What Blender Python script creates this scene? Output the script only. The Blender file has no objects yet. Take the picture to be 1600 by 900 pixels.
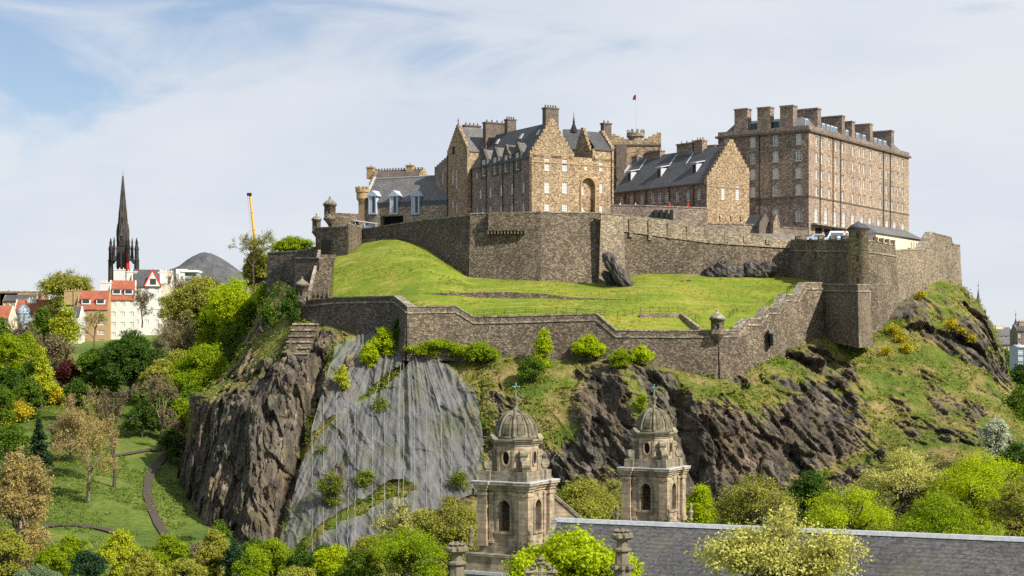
import bpy, math, random
import numpy as np
from mathutils import Vector, Matrix

# ------------------------------------------------------------------ camera, sky, sun, exposure
F, CX, CY, CAMZ = 2565.0, 800.0, 545.0, 40.0
sc = bpy.context.scene
COL = sc.collection
camd = bpy.data.cameras.new('camera')
cam = bpy.data.objects.new('camera', camd); COL.objects.link(cam)
camd.sensor_width = 36.0
camd.lens = F / 1600.0 * 36.0
camd.shift_y = (CY - 450.0) / 1600.0
camd.clip_start = 1.0; camd.clip_end = 60000.0
cam.location = (0, 0, CAMZ); cam.rotation_euler = (math.radians(90), 0, 0)
sc.camera = cam

SUN_AZ = math.radians(-38)                 # from +X, towards the viewer's right and behind
SUN_EL = math.radians(40)
sund = bpy.data.lights.new('sun', 'SUN'); sun = bpy.data.objects.new('sun', sund); COL.objects.link(sun)
sund.energy = 5.0; sund.angle = math.radians(0.6); sund.color = (1.0, 0.93, 0.82)
sdir = Vector((math.cos(SUN_AZ) * math.cos(SUN_EL), math.sin(SUN_AZ) * math.cos(SUN_EL), math.sin(SUN_EL)))
sun.rotation_euler = (-sdir).to_track_quat('-Z', 'Y').to_euler()
sun.location = (200, -200, 300)

world = bpy.data.worlds.new('World'); sc.world = world; world.use_nodes = True
wn = world.node_tree.nodes; wl = world.node_tree.links; wn.clear()
def N(nodes, t, **kw):
    n = nodes.new(t)
    for k, v in kw.items(): setattr(n, k, v)
    return n
w_out = N(wn, 'ShaderNodeOutputWorld'); w_bg = N(wn, 'ShaderNodeBackground'); w_bg.inputs[1].default_value = 0.1
sky = N(wn, 'ShaderNodeTexSky', sky_type='NISHITA', sun_disc=False, sun_elevation=SUN_EL,
        sun_rotation=math.atan2(sdir.x, sdir.y), altitude=80, air_density=1.0, dust_density=0.6, ozone_density=1.4)
tc = N(wn, 'ShaderNodeTexCoord')
mp = N(wn, 'ShaderNodeMapping'); mp.inputs['Scale'].default_value = (2.6, 1.2, 8.5); mp.inputs['Location'].default_value = (0.35, 0, 0.2)
mp.inputs['Rotation'].default_value = (0, math.radians(-9), 0)
n1 = N(wn, 'ShaderNodeTexNoise'); n1.inputs['Scale'].default_value = 1.5; n1.inputs['Detail'].default_value = 9; n1.inputs['Roughness'].default_value = 0.56; n1.inputs['Distortion'].default_value = 0.9
sep = N(wn, 'ShaderNodeSeparateXYZ')
wl.new(tc.outputs['Generated'], mp.inputs[0]); wl.new(mp.outputs[0], n1.inputs['Vector']); wl.new(tc.outputs['Generated'], sep.inputs[0])
def wmath(op, a, b, c=None):
    m = N(wn, 'ShaderNodeMath', operation=op)
    for i, v in enumerate((a, b, c)):
        if v is None: continue
        if isinstance(v, (int, float)): m.inputs[i].default_value = v
        else: wl.new(v, m.inputs[i])
    return m.outputs[0]
# thin high cloud is denser to the right and towards the horizon
grad = wmath('MULTIPLY_ADD', sep.outputs['X'], 0.58, 0.05)
low = wmath('ADD', wmath('MULTIPLY_ADD', sep.outputs['Z'], -2.5, 0.545), wmath('MULTIPLY', wmath('MAXIMUM', wmath('SUBTRACT', sep.outputs['Z'], 0.27), 0.0), 3.9))  # last term: unseen cloud overhead, added to lift the ambient light
cl = wmath('ADD', wmath('ADD', n1.outputs['Fac'], grad), low)
rmp = N(wn, 'ShaderNodeMapRange', interpolation_type='SMOOTHSTEP'); rmp.inputs['From Min'].default_value = 0.45; rmp.inputs['From Max'].default_value = 0.64
rmp.inputs['To Min'].default_value = 0.12; rmp.inputs['To Max'].default_value = 0.96
wl.new(cl, rmp.inputs['Value'])
n2 = N(wn, 'ShaderNodeTexNoise'); n2.inputs['Scale'].default_value = 2.2; n2.inputs['Detail'].default_value = 5
wl.new(mp.outputs[0], n2.inputs['Vector'])
cr = N(wn, 'ShaderNodeValToRGB')
cr.color_ramp.elements[0].position = 0.35; cr.color_ramp.elements[0].color = (4.85, 5.25, 5.9, 1)
cr.color_ramp.elements[1].position = 0.65; cr.color_ramp.elements[1].color = (5.6, 5.85, 6.2, 1)
wl.new(n2.outputs['Fac'], cr.inputs[0])
tint = N(wn, 'ShaderNodeMixRGB', blend_type='MULTIPLY'); tint.inputs[0].default_value = 1.0; tint.inputs[2].default_value = (0.78, 0.79, 0.84, 1)
wl.new(sky.outputs[0], tint.inputs[1])
mx = N(wn, 'ShaderNodeMixRGB'); wl.new(rmp.outputs[0], mx.inputs[0]); wl.new(tint.outputs[0], mx.inputs[1]); wl.new(cr.outputs[0], mx.inputs[2])
wl.new(mx.outputs[0], w_bg.inputs[0]); wl.new(w_bg.outputs[0], w_out.inputs[0])

sc.view_settings.view_transform = 'Standard'; sc.view_settings.look = 'None'
sc.view_settings.exposure = 0.5; sc.view_settings.gamma = 1.0
sc.view_settings.use_curve_mapping = False
sc.cycles.max_bounces = 5; sc.cycles.diffuse_bounces = 2; sc.cycles.glossy_bounces = 2; sc.cycles.transparent_max_bounces = 12
sc.cycles.transmission_bounces = 3
sc.cycles.use_adaptive_sampling = True; sc.cycles.adaptive_threshold = 0.02
sc.cycles.use_denoising = False
sc.cycles.sample_clamp_indirect = 4.0

# ------------------------------------------------------------------ helpers
def P(px, py, Y): return np.array(((px - CX) / F * Y, Y, CAMZ + (CY - py) / F * Y))
def XW(px, Y): return (px - CX) / F * Y
def ZW(py, Y): return CAMZ + (CY - py) / F * Y

def _h(i, j, k, s):
    n = (i.astype(np.int64) * 374761393 + j.astype(np.int64) * 668265263 + k.astype(np.int64) * 2147483647 + s * 1274126177) & 0xffffffff
    n = ((n ^ (n >> 13)) * 1274126177) & 0xffffffff
    n = (n ^ (n >> 16)) & 0xffffffff
    n = (n * 2246822519) & 0xffffffff
    return ((n ^ (n >> 15)) & 0xffff) / 65535.0
def vnoise(x, y, z, s=0):
    x0 = np.floor(x).astype(np.int64); y0 = np.floor(y).astype(np.int64); z0 = np.floor(z).astype(np.int64)
    fx = x - x0; fy = y - y0; fz = z - z0
    fx = fx * fx * (3 - 2 * fx); fy = fy * fy * (3 - 2 * fy); fz = fz * fz * (3 - 2 * fz)
    def L(a, b, t): return a + (b - a) * t
    c = [[[_h(x0 + a, y0 + b, z0 + d, s) for d in (0, 1)] for b in (0, 1)] for a in (0, 1)]
    return L(L(L(c[0][0][0], c[1][0][0], fx), L(c[0][1][0], c[1][1][0], fx), fy),
             L(L(c[0][0][1], c[1][0][1], fx), L(c[0][1][1], c[1][1][1], fx), fy), fz) * 2 - 1
def fbm(x, y, z, o=4, s=0, g=0.5):
    r = 0; a = 1.0; t = 0
    for i in range(o):
        r = r + a * vnoise(x, y, z, s + i * 7); t += a; a *= g; x = x * 2.03; y = y * 2.03; z = z * 2.03
    return r / t

class MB:
    """collects shapes, links them as ONE mesh object"""
    def __init__(self): self.v = []; self.f = []
    def add(self, vs, fs):
        o = len(self.v); self.v += [tuple(map(float, p)) for p in vs]; self.f += [tuple(i + o for i in q) for q in fs]; return self
    def quad(self, a, b, c, d): return self.add((a, b, c, d), ((0, 1, 2, 3),))
    def box(self, x0, y0, z0, x1, y1, z1):
        return self.add([(x0, y0, z0), (x1, y0, z0), (x1, y1, z0), (x0, y1, z0), (x0, y0, z1), (x1, y0, z1), (x1, y1, z1), (x0, y1, z1)],
                        [(3, 2, 1, 0), (4, 5, 6, 7), (0, 1, 5, 4), (1, 2, 6, 5), (2, 3, 7, 6), (3, 0, 4, 7)])
    def hull(self, bot, top):
        """prism between two rings of the same length"""
        n = len(bot); vs = list(bot) + list(top)
        return self.add(vs, [tuple(range(n))[::-1], tuple(range(n, 2 * n))] + [(i, (i + 1) % n, n + (i + 1) % n, n + i) for i in range(n)])
    def tube(self, p0, p1, r0, r1=None, n=6, cap=True):
        r1 = r0 if r1 is None else r1
        p0 = Vector(p0); p1 = Vector(p1); d = (p1 - p0)
        if d.length < 1e-6: return self
        d.normalize(); a = d.orthogonal().normalized(); b = d.cross(a)
        ang = [2 * math.pi * i / n for i in range(n)]
        vs = [p0 + (a * math.cos(t) + b * math.sin(t)) * r0 for t in ang] + [p1 + (a * math.cos(t) + b * math.sin(t)) * r1 for t in ang]
        fs = [(i, (i + 1) % n, n + (i + 1) % n, n + i) for i in range(n)]
        if cap: fs += [tuple(range(n))[::-1], tuple(range(n, 2 * n))]
        return self.add(vs, fs)
    def lathe(self, prof, n=16, c=(0, 0, 0), ph=0.0, sq=None):
        vs = []
        for r, z in prof:
            for i in range(n):
                t = 2 * math.pi * i / n + ph
                k = 1.0 if sq is None else sq(t)
                vs.append((c[0] + r * k * math.cos(t), c[1] + r * k * math.sin(t), c[2] + z))
        fs = [(j * n + i, j * n + (i + 1) % n, (j + 1) * n + (i + 1) % n, (j + 1) * n + i) for j in range(len(prof) - 1) for i in range(n)]
        fs += [tuple(range(n))[::-1], tuple(range((len(prof) - 1) * n, len(prof) * n))]
        return self.add(vs, fs)
    def mesh(self, name, mat, smooth=False):
        m = bpy.data.meshes.new(name); m.from_pydata(self.v, [], self.f)
        for x in (mat if isinstance(mat, (list, tuple)) else [mat]): m.materials.append(x)
        if smooth: m.polygons.foreach_set('use_smooth', [True] * len(m.polygons))
        m.update(); return m
    def build(self, name, mat, parent=None, smooth=False):
        o = bpy.data.objects.new(name, self.mesh(name, mat, smooth)); COL.objects.link(o)
        if parent is not None: o.parent = parent
        return o
def tag(o, label=None, cat=None, group=None, kind=None):
    if label: o['label'] = label
    if cat: o['category'] = cat
    if group: o['group'] = group
    if kind: o['kind'] = kind
    return o
def thing(name, label, cat, loc=(0, 0, 0), rz=0.0, group=None):
    o = bpy.data.objects.new(name, None); COL.objects.link(o)
    o.location = loc; o.rotation_euler = (0, 0, rz); o.empty_display_size = 0.5
    return tag(o, label, cat, group)
def part(mesh, name, parent, mat4=None):
    o = bpy.data.objects.new(name, mesh); COL.objects.link(o); o.parent = parent
    if mat4 is not None: o.matrix_local = mat4
    return o
def np_mesh(name, V, Fq, mat, smooth=False, attrs=None, mats_idx=None):
    m = bpy.data.meshes.new(name)
    V = np.asarray(V, np.float32); Fq = np.asarray(Fq, np.int32); k = Fq.shape[1]
    m.vertices.add(len(V)); m.vertices.foreach_set('co', V.ravel())
    m.loops.add(Fq.size); m.loops.foreach_set('vertex_index', Fq.ravel())
    m.polygons.add(len(Fq)); m.polygons.foreach_set('loop_start', np.arange(0, Fq.size, k, dtype=np.int32))
    m.polygons.foreach_set('loop_total', np.full(len(Fq), k, np.int32))
    if mats_idx is not None: m.polygons.foreach_set('material_index', np.asarray(mats_idx, np.int32))
    if smooth: m.polygons.foreach_set('use_smooth', np.ones(len(Fq), bool))
    for a, d in (attrs or {}).items():
        at = m.attributes.new(a, 'FLOAT', 'POINT'); at.data.foreach_set('value', np.asarray(d, np.float32).ravel())
    for x in (mat if isinstance(mat, (list, tuple)) else [mat]): m.materials.append(x)
    m.update(calc_edges=True); m.validate(); return m
def link(name, mesh, parent=None):
    o = bpy.data.objects.new(name, mesh); COL.objects.link(o)
    if parent is not None: o.parent = parent
    return o

# ------------------------------------------------------------------ materials
class NT:
    def __init__(self, name):
        self.m = bpy.data.materials.new(name); self.m.use_nodes = True
        self.n = self.m.node_tree.nodes; self.l = self.m.node_tree.links; self.n.clear()
        self.out = self.n.new('ShaderNodeOutputMaterial'); self.b = self.n.new('ShaderNodeBsdfPrincipled')
        self.l.new(self.b.outputs[0], self.out.inputs[0]); self.b.inputs['Roughness'].default_value = 0.9
        self.b.inputs['Specular IOR Level'].default_value = 0.25
        self.tc = self.n.new('ShaderNodeTexCoord')
    def S(self, sock, v):
        if isinstance(v, (int, float)): sock.default_value = v
        elif isinstance(v, tuple): sock.default_value = v if len(v) == 4 or sock.type == 'VECTOR' else (*v, 1)
        else: self.l.new(v, sock)
    def map(self, scale=(1, 1, 1), rot=(0, 0, 0), src=None):
        m = self.n.new('ShaderNodeMapping'); m.inputs['Scale'].default_value = scale; m.inputs['Rotation'].default_value = rot
        self.l.new(src or self.tc.outputs['Object'], m.inputs[0]); return m.outputs[0]
    def noise(self, scale, detail=4, vec=None, rough=0.55, dist=0.0):
        t = self.n.new('ShaderNodeTexNoise'); t.inputs['Scale'].default_value = scale; t.inputs['Detail'].default_value = detail
        t.inputs['Roughness'].default_value = rough; t.inputs['Distortion'].default_value = dist
        self.l.new(vec or self.tc.outputs['Object'], t.inputs['Vector']); return t.outputs['Fac']
    def voro(self, scale, vec=None, feat='F1', out='Color'):
        t = self.n.new('ShaderNodeTexVoronoi'); t.feature = feat; t.inputs['Scale'].default_value = scale
        self.l.new(vec or self.tc.outputs['Object'], t.inputs['Vector']); return t.outputs[out]
    def ramp(self, fac, stops):
        r = self.n.new('ShaderNodeValToRGB'); e = r.color_ramp.elements
        while len(e) < len(stops): e.new(0.5)
        for i, (p, c) in enumerate(stops):
            e[i].position = p; e[i].color = (*c, 1) if isinstance(c, tuple) else (c, c, c, 1)
        self.l.new(fac, r.inputs[0]); return r.outputs[0]
    def mix(self, fac, a, b, mode='MIX'):
        m = self.n.new('ShaderNodeMixRGB'); m.blend_type = mode
        self.S(m.inputs[0], fac); self.S(m.inputs[1], a); self.S(m.inputs[2], b); return m.outputs[0]
    def math(self, op, a, b=0.0, clamp=False):
        m = self.n.new('ShaderNodeMath'); m.operation = op; m.use_clamp = clamp
        self.S(m.inputs[0], a); self.S(m.inputs[1], b); return m.outputs[0]
    def sepx(self, v):
        s = self.n.new('ShaderNodeSeparateXYZ'); self.l.new(v, s.inputs[0]); return s.outputs
    def attr(self, name):
        a = self.n.new('ShaderNodeAttribute'); a.attribute_name = name; return a.outputs['Fac']
    def bump(self, h, strength=0.5, dist=0.1):
        b = self.n.new('ShaderNodeBump'); b.inputs['Strength'].default_value = strength; b.inputs['Distance'].default_value = dist
        self.l.new(h, b.inputs['Height']); self.l.new(b.outputs[0], self.b.inputs['Normal'])
    def col(self, v): self.S(self.b.inputs['Base Color'], v); return self
def plain(name, c, rough=0.8, spec=0.25, var=0.18, sc_=3.0, metal=0.0):
    t = NT(name); n = t.noise(sc_, 4)
    t.col(t.ramp(n, [(0.3, tuple(x * (1 - var) for x in c)), (0.7, tuple(min(1, x * (1 + var)) for x in c))]))
    t.b.inputs['Roughness'].default_value = rough; t.b.inputs['Specular IOR Level'].default_value = spec; t.b.inputs['Metallic'].default_value = metal
    return t.m
def stone(name, dark, mid, light, size=0.62, mortar=(0.3, 0.27, 0.22), stain=0.5, mort=0.05, spot=None, lo=0.25, hi=0.75):
    t = NT(name); v = t.map((1, 1, 1.55))
    wob = t.mix(0.16, v, t.n.new('ShaderNodeTexNoise').outputs['Color'])
    s = 1.0 / size
    c = t.voro(s, v); r = t.sepx(c)[0]
    col = t.ramp(r, [(0.0, dark), (lo, tuple((a + b) / 2 for a, b in zip(dark, mid))), (0.5, mid), (hi, tuple((a + b) / 2 for a, b in zip(light, mid))), (1.0, light)])
    e = t.voro(s, v, 'DISTANCE_TO_EDGE', 'Distance')
    col = t.mix(t.ramp(e, [(0.0, 0.8), (mort, 0.55), (mort * 2, 0.0)]), col, mortar)
    big = t.noise(0.11, 5, t.map((1, 1, 0.45)), 0.62)
    col = t.mix(stain, col, t.ramp(big, [(0.28, (0.36, 0.35, 0.36)), (0.5, (0.85, 0.84, 0.82)), (0.72, (1.22, 1.2, 1.15))]), 'MULTIPLY')
    pt = t.sepx(t.voro(0.16, t.mix(0.5, t.map((1, 1, 1.3)), t.n.new('ShaderNodeTexNoise').outputs['Color'])))[0]
    col = t.mix(0.5, col, t.ramp(pt, [(0.0, (0.7, 0.69, 0.7)), (0.5, (1, 1, 1)), (1.0, (1.3, 1.26, 1.15))]), 'MULTIPLY')
    fine = t.noise(0.55, 4, t.map((1, 1, 0.5)), 0.6)
    col = t.mix(0.55, col, t.ramp(fine, [(0.3, (0.6, 0.58, 0.58)), (0.55, (1, 1, 1)), (0.75, (1.2, 1.18, 1.1))]), 'MULTIPLY')
    if spot:
        sp = t.noise(1.9, 2); col = t.mix(t.ramp(sp, [(0.66, 0.0), (0.72, 0.85)]), col, spot)
    t.col(col); t.bump(t.math('ADD', t.ramp(e, [(0.0, 0.0), (0.12, 1.0)]), r), 0.55, 0.12)
    return t.m
M = {}
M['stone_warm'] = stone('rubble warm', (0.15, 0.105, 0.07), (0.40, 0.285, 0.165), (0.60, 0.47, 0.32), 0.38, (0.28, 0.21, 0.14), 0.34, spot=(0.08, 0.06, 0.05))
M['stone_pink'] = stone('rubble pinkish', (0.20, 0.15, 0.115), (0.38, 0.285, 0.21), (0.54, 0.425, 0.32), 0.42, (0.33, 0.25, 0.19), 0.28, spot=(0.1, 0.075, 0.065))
M['stone_shade'] = stone('rubble brown', (0.14, 0.105, 0.09), (0.27, 0.205, 0.165), (0.40, 0.32, 0.255), 0.42, (0.21, 0.165, 0.14), 0.32, spot=(0.07, 0.06, 0.055))  # brown rubble; also the darkened copy for walls turned from the sun
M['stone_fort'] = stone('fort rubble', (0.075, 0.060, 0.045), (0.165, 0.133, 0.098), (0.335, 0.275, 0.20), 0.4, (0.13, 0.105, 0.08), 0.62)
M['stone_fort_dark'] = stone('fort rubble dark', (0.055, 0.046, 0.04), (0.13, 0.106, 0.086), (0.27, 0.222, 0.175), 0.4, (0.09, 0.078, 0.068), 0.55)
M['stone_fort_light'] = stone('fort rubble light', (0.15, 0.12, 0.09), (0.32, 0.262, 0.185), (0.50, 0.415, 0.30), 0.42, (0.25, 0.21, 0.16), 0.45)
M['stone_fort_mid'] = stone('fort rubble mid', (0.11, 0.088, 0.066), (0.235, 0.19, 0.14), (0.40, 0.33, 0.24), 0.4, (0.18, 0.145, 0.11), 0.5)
M['coping'] = stone('coping stone', (0.16, 0.14, 0.11), (0.30, 0.27, 0.21), (0.44, 0.40, 0.32), 0.9, (0.2, 0.17, 0.14), 0.5)
M['trim'] = plain('dressed stone trim', (0.36, 0.25, 0.13), 0.9, var=0.3)
M['dark_trim'] = plain('sooty stone trim', (0.13, 0.105, 0.085), 0.9, var=0.35, sc_=1.5)
M['rust_red'] = plain('red paint', (0.65, 0.03, 0.02), 0.6)
def ashlar(name, c, dark=(0.08, 0.065, 0.05), soot=0.55):
    t = NT(name); z = t.sepx(t.tc.outputs['Object'])[2]
    fr = t.math('FRACT', t.math('MULTIPLY', z, 1 / 0.38)); line = t.ramp(fr, [(0.0, 1.0), (0.07, 1.0), (0.1, 0.0)])
    blk = t.sepx(t.voro(1.6, t.map((1, 1, 1.7))))[0]
    col = t.ramp(blk, [(0, tuple(x * 0.72 for x in c)), (0.5, c), (1, tuple(min(1, x * 1.25) for x in c))])
    col = t.mix(t.math('MULTIPLY', line, 0.45), col, dark)
    n = t.noise(0.8, 6, t.map((1, 1, 0.4)), 0.68)
    col = t.mix(t.math('MULTIPLY', t.ramp(n, [(0.42, 0.0), (0.66, 1.0)]), soot), col, dark)
    t.col(col); t.bump(t.math('SUBTRACT', n, line), 0.35, 0.05); return t.m
M['ashlar'] = ashlar('sandstone ashlar', (0.40, 0.315, 0.215), soot=.68)
M['ashlar_dark'] = ashlar('weathered ashlar', (0.27, 0.23, 0.165), (0.06, 0.058, 0.04), 0.75)
def slate(name, c, moss=None):
    t = NT(name); n = t.noise(0.35, 6, None, 0.65); b = t.sepx(t.voro(4.5, t.map((1, 1, 1.8))))[0]
    col = t.ramp(b, [(0, tuple(x * 0.6 for x in c)), (1, tuple(x * 1.4 for x in c))])
    col = t.mix(0.6, col, t.ramp(n, [(0.3, (0.6, 0.6, 0.62)), (0.7, (1.35, 1.33, 1.3))]), 'MULTIPLY')
    if moss: col = t.mix(t.ramp(t.noise(0.25, 5), [(0.5, 0.0), (0.7, 0.5)]), col, moss)
    zz = t.sepx(t.tc.outputs['Object'])[2]; ln = t.ramp(t.math('FRACT', t.math('MULTIPLY', zz, 3.6)), [(0.0, 1.0), (0.16, 0.9), (0.3, 0.0)])
    col = t.mix(t.math('MULTIPLY', ln, 0.4), col, (0.02, 0.02, 0.022))
    t.col(col); t.b.inputs['Roughness'].default_value = 0.62; t.bump(b, 0.4, 0.05); return t.m
M['slate'] = slate('slate', (0.075, 0.077, 0.084))
M['slate_light'] = slate('pale slate', (0.13, 0.128, 0.128))
M['slate_church'] = slate('church slate', (0.08, 0.08, 0.081), (0.12, 0.12, 0.07))
M['slate_brown'] = slate('brown stone tiles', (0.11, 0.09, 0.075))
M['tile_red'] = slate('orange clay tiles', (0.33, 0.10, 0.055))
M['lead'] = plain('lead flashing', (0.45, 0.47, 0.5), 0.55, 0.4)
M['dome'] = plain('weathered dome stone', (0.155, 0.14, 0.095), 0.9, var=0.55, sc_=1.3)
M['verdigris'] = plain('verdigris copper', (0.15, 0.30, 0.25), 0.6, var=0.4)
M['white'] = plain('white paint', (0.78, 0.78, 0.76), 0.6, var=0.06)
M['harl'] = plain('white harling', (0.60, 0.58, 0.53), 0.95, var=0.1, sc_=0.4)
M['cream'] = plain('cream render', (0.66, 0.58, 0.44), 0.95, var=0.12, sc_=0.4)
M['sooty'] = plain('black sooty stone', (0.035, 0.032, 0.032), 0.9, var=0.5, sc_=0.3)
M['sooty_light'] = plain('sooty stone ribs', (0.10, 0.09, 0.075), 0.9, var=0.5, sc_=0.4)
M['iron'] = plain('black iron', (0.02, 0.02, 0.022), 0.5)
M['pipe'] = plain('drainpipe black', (0.018, 0.017, 0.018), 0.6)
M['yellow'] = plain('crane yellow', (0.75, 0.40, 0.015), 0.45, 0.4, 0.08)
M['blue'] = plain('blue plastic', (0.02, 0.22, 0.62), 0.5, 0.4)
M['bluegrey'] = plain('blue grey metal', (0.33, 0.40, 0.48), 0.45, 0.4)
M['pale_blue'] = plain('pale blue grey paint', (0.40, 0.46, 0.54), 0.5, 0.4)
M['orange'] = plain('orange plastic', (0.85, 0.16, 0.03), 0.5)
M['rubber'] = plain('rubber', (0.02, 0.02, 0.02), 0.8)
M['black'] = plain('dark opening', (0.006, 0.006, 0.006), 0.9)
M['red_cloth'] = plain('red cloth', (0.6, 0.03, 0.03), 0.9)
M['dark_cloth'] = plain('navy cloth', (0.03, 0.035, 0.06), 0.9)
M['pale_cloth'] = plain('pale cloth', (0.65, 0.62, 0.56), 0.9)
M['brown_cloth'] = plain('rust brown cloth', (0.25, 0.07, 0.03), 0.9)
M['skin'] = plain('skin', (0.5, 0.3, 0.21), 0.7)
M['hair'] = plain('hair', (0.04, 0.025, 0.015), 0.8)
M['bark'] = plain('bark', (0.085, 0.068, 0.052), 0.95, var=0.5, sc_=2.0)
M['bark_pale'] = plain('pale bark', (0.20, 0.155, 0.11), 0.95, var=0.4, sc_=2.0)
def glass(name, c=(0.03, 0.035, 0.045), rough=0.08):
    t = NT(name); t.col(c); t.b.inputs['Roughness'].default_value = rough; t.b.inputs['Specular IOR Level'].default_value = 0.6
    t.bump(t.noise(0.9, 2), 0.12, 0.05); return t.m
M['glass'] = glass('window glass'); M['glass_dark'] = glass('dark window glass', (0.012, 0.014, 0.018), 0.2); M['glass_blue'] = glass('blue window glass', (0.10, 0.16, 0.24))
M['painted_sky'] = glass('glass with pale blind', (0.42, 0.43, 0.44), 0.25)  # bright sky reflection painted into the pane's base colour

def grass_mat():
    t = NT('lawn grass')
    n = t.noise(0.09, 7, None, 0.66); f = t.noise(1.0, 6, t.map((1, 1, 2)), 0.75); st = t.noise(0.35, 4, t.map((0.25, 1.6, 1.6), (0, 0, 0.2)), 0.6, 0.6)
    c = t.ramp(n, [(0.3, (0.10, 0.155, 0.010)), (0.5, (0.15, 0.205, 0.013)), (0.68, (0.25, 0.235, 0.035))])
    c = t.mix(t.ramp(st, [(0.52, 0.0), (0.68, 0.75)]), c, (0.32, 0.27, 0.075))
    c = t.mix(0.75, c, t.ramp(f, [(0.3, (0.55, 0.6, 0.5)), (0.7, (1.35, 1.3, 1.3))]), 'MULTIPLY')
    t.col(c); t.bump(f, 0.8, 0.25); return t.m
M['lawn'] = grass_mat()
def ground_mat():
    t = NT('garden grass')
    n = t.noise(0.035, 6, None, 0.6); f = t.noise(0.9, 6, None, 0.7)
    c = t.ramp(n, [(0.3, (0.05, 0.085, 0.014)), (0.5, (0.095, 0.14, 0.02)), (0.7, (0.17, 0.19, 0.045))])
    c = t.mix(0.75, c, t.ramp(f, [(0.3, (0.45, 0.5, 0.45)), (0.7, (1.45, 1.4, 1.3))]), 'MULTIPLY')
    t.col(c); t.bump(f, 0.9, 0.4); return t.m
M['ground'] = ground_mat()
def rock_mat():
    t = NT('crag rock and turf')
    obj = t.tc.outputs['Object']
    tilt = t.map((0.9, 0.5, 0.16), (0, math.radians(-28), 0))
    str1 = t.noise(0.55, 7, tilt, 0.68, 0.4)
    big = t.noise(0.06, 5, None, 0.6)
    fine = t.noise(1.8, 5, t.map((1.3, 1, 0.5), (0, math.radians(-28), 0)), 0.72)
    br = t.ramp(str1, [(0.29, (0.020, 0.018, 0.0155)), (0.45, (0.060, 0.054, 0.046)), (0.58, (0.135, 0.119, 0.096)), (0.72, (0.30, 0.255, 0.195))])
    c = t.mix(t.ramp(big, [(0.45, 0.0), (0.66, 0.6)]), br, t.mix(1.0, br, (1.5, 1.18, 0.92), 'MULTIPLY'))
    cr_ = t.voro(0.42, t.map((1.2, 1, 0.35), (0, math.radians(-28), 0)), 'DISTANCE_TO_EDGE', 'Distance')
    c = t.mix(t.ramp(cr_, [(0.0, 0.3), (0.04, 0.0)]), c, (0.012, 0.011, 0.012))
    c = t.mix(0.6, c, t.ramp(fine, [(0.3, (0.4, 0.4, 0.42)), (0.7, (1.5, 1.48, 1.45))]), 'MULTIPLY')
    c = t.mix(t.ramp(t.noise(0.3, 6, None, 0.7), [(0.50, 0.0), (0.66, 0.6)]), c, (0.125, 0.11, 0.045))
    # turf
    gn = t.noise(0.12, 6, None, 0.65); gf = t.noise(1.1, 6, None, 0.75)
    g = t.ramp(gn, [(0.30, (0.06, 0.11, 0.012)), (0.45, (0.115, 0.155, 0.018)), (0.54, (0.21, 0.19, 0.05)), (0.68, (0.32, 0.235, 0.11))])
    g = t.mix(0.85, g, t.ramp(gf, [(0.28, (0.35, 0.4, 0.35)), (0.5, (0.9, 0.9, 0.85)), (0.72, (1.5, 1.4, 1.3))]), 'MULTIPLY')
    a = t.attr('rock')
    edge = t.noise(0.7, 6, t.map((1, 1, 0.6), (0, math.radians(-28), 0)), 0.75)
    geo = t.n.new('ShaderNodeNewGeometry'); nz = t.sepx(geo.outputs['Normal'])[2]
    fac = t.math('ADD', a, t.math('MULTIPLY', t.math('SUBTRACT', edge, 0.5), 2.3))
    fac = t.math('SUBTRACT', fac, t.math('MULTIPLY', t.math('SUBTRACT', nz, 0.42), 1.15))
    k = t.ramp(fac, [(0.42, 0.0), (0.56, 1.0)])
    straw = t.ramp(t.math('ABSOLUTE', t.math('SUBTRACT', fac, 0.42)), [(0.0, 0.75), (0.16, 0.0)])
    g = t.mix(straw, g, (0.27, 0.2, 0.085))
    t.col(t.mix(k, g, c)); t.bump(t.math('ADD', t.mix(k, gf, str1), t.math('MULTIPLY', fine, 0.7)), 0.9, 0.6)
    return t.m
M['rock'] = rock_mat()
def outcrop_mat():
    t = NT('outcrop rock'); tilt = t.map((1.0, 0.6, 0.22), (0, math.radians(-32), 0)); s = t.noise(1.3, 7, tilt, 0.7, 0.3)
    t.col(t.ramp(s, [(0.3, (0.02, 0.019, 0.02)), (0.5, (0.075, 0.068, 0.065)), (0.72, (0.2, 0.18, 0.155))])); t.bump(s, 0.9, 0.4); return t.m
M['outcrop'] = outcrop_mat()
def net_mat():
    t = NT('steel netting'); v = t.map((1, 0.4, 0.07)); s = t.noise(0.9, 5, v, 0.6, 0.3)
    f = t.noise(5, 3)
    c = t.mix(t.ramp(t.noise(0.16, 6, None, 0.65), [(0.47, 0.0), (0.64, 0.7)]), t.ramp(s, [(0.33, (0.165, 0.17, 0.175)), (0.6, (0.225, 0.228, 0.232)), (0.8, (0.31, 0.312, 0.318))]), (0.13, 0.15, 0.06))
    t.col(c); t.b.inputs['Roughness'].default_value = 0.7
    tr = t.n.new('ShaderNodeBsdfTransparent'); mx = t.n.new('ShaderNodeMixShader')
    al = t.math('ADD', t.ramp(s, [(0.35, 0.44), (0.75, 0.60)]), t.math('MULTIPLY', t.math('SUBTRACT', f, 0.5), 0.4), True)
    t.l.new(al, mx.inputs[0]); t.l.new(tr.outputs[0], mx.inputs[1]); t.l.new(t.b.outputs[0], mx.inputs[2]); t.l.new(mx.outputs[0], t.out.inputs[0])
    return t.m
M['net'] = net_mat(); M['net_seam'] = plain('net cable', (0.30, 0.305, 0.315), 0.6)
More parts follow.
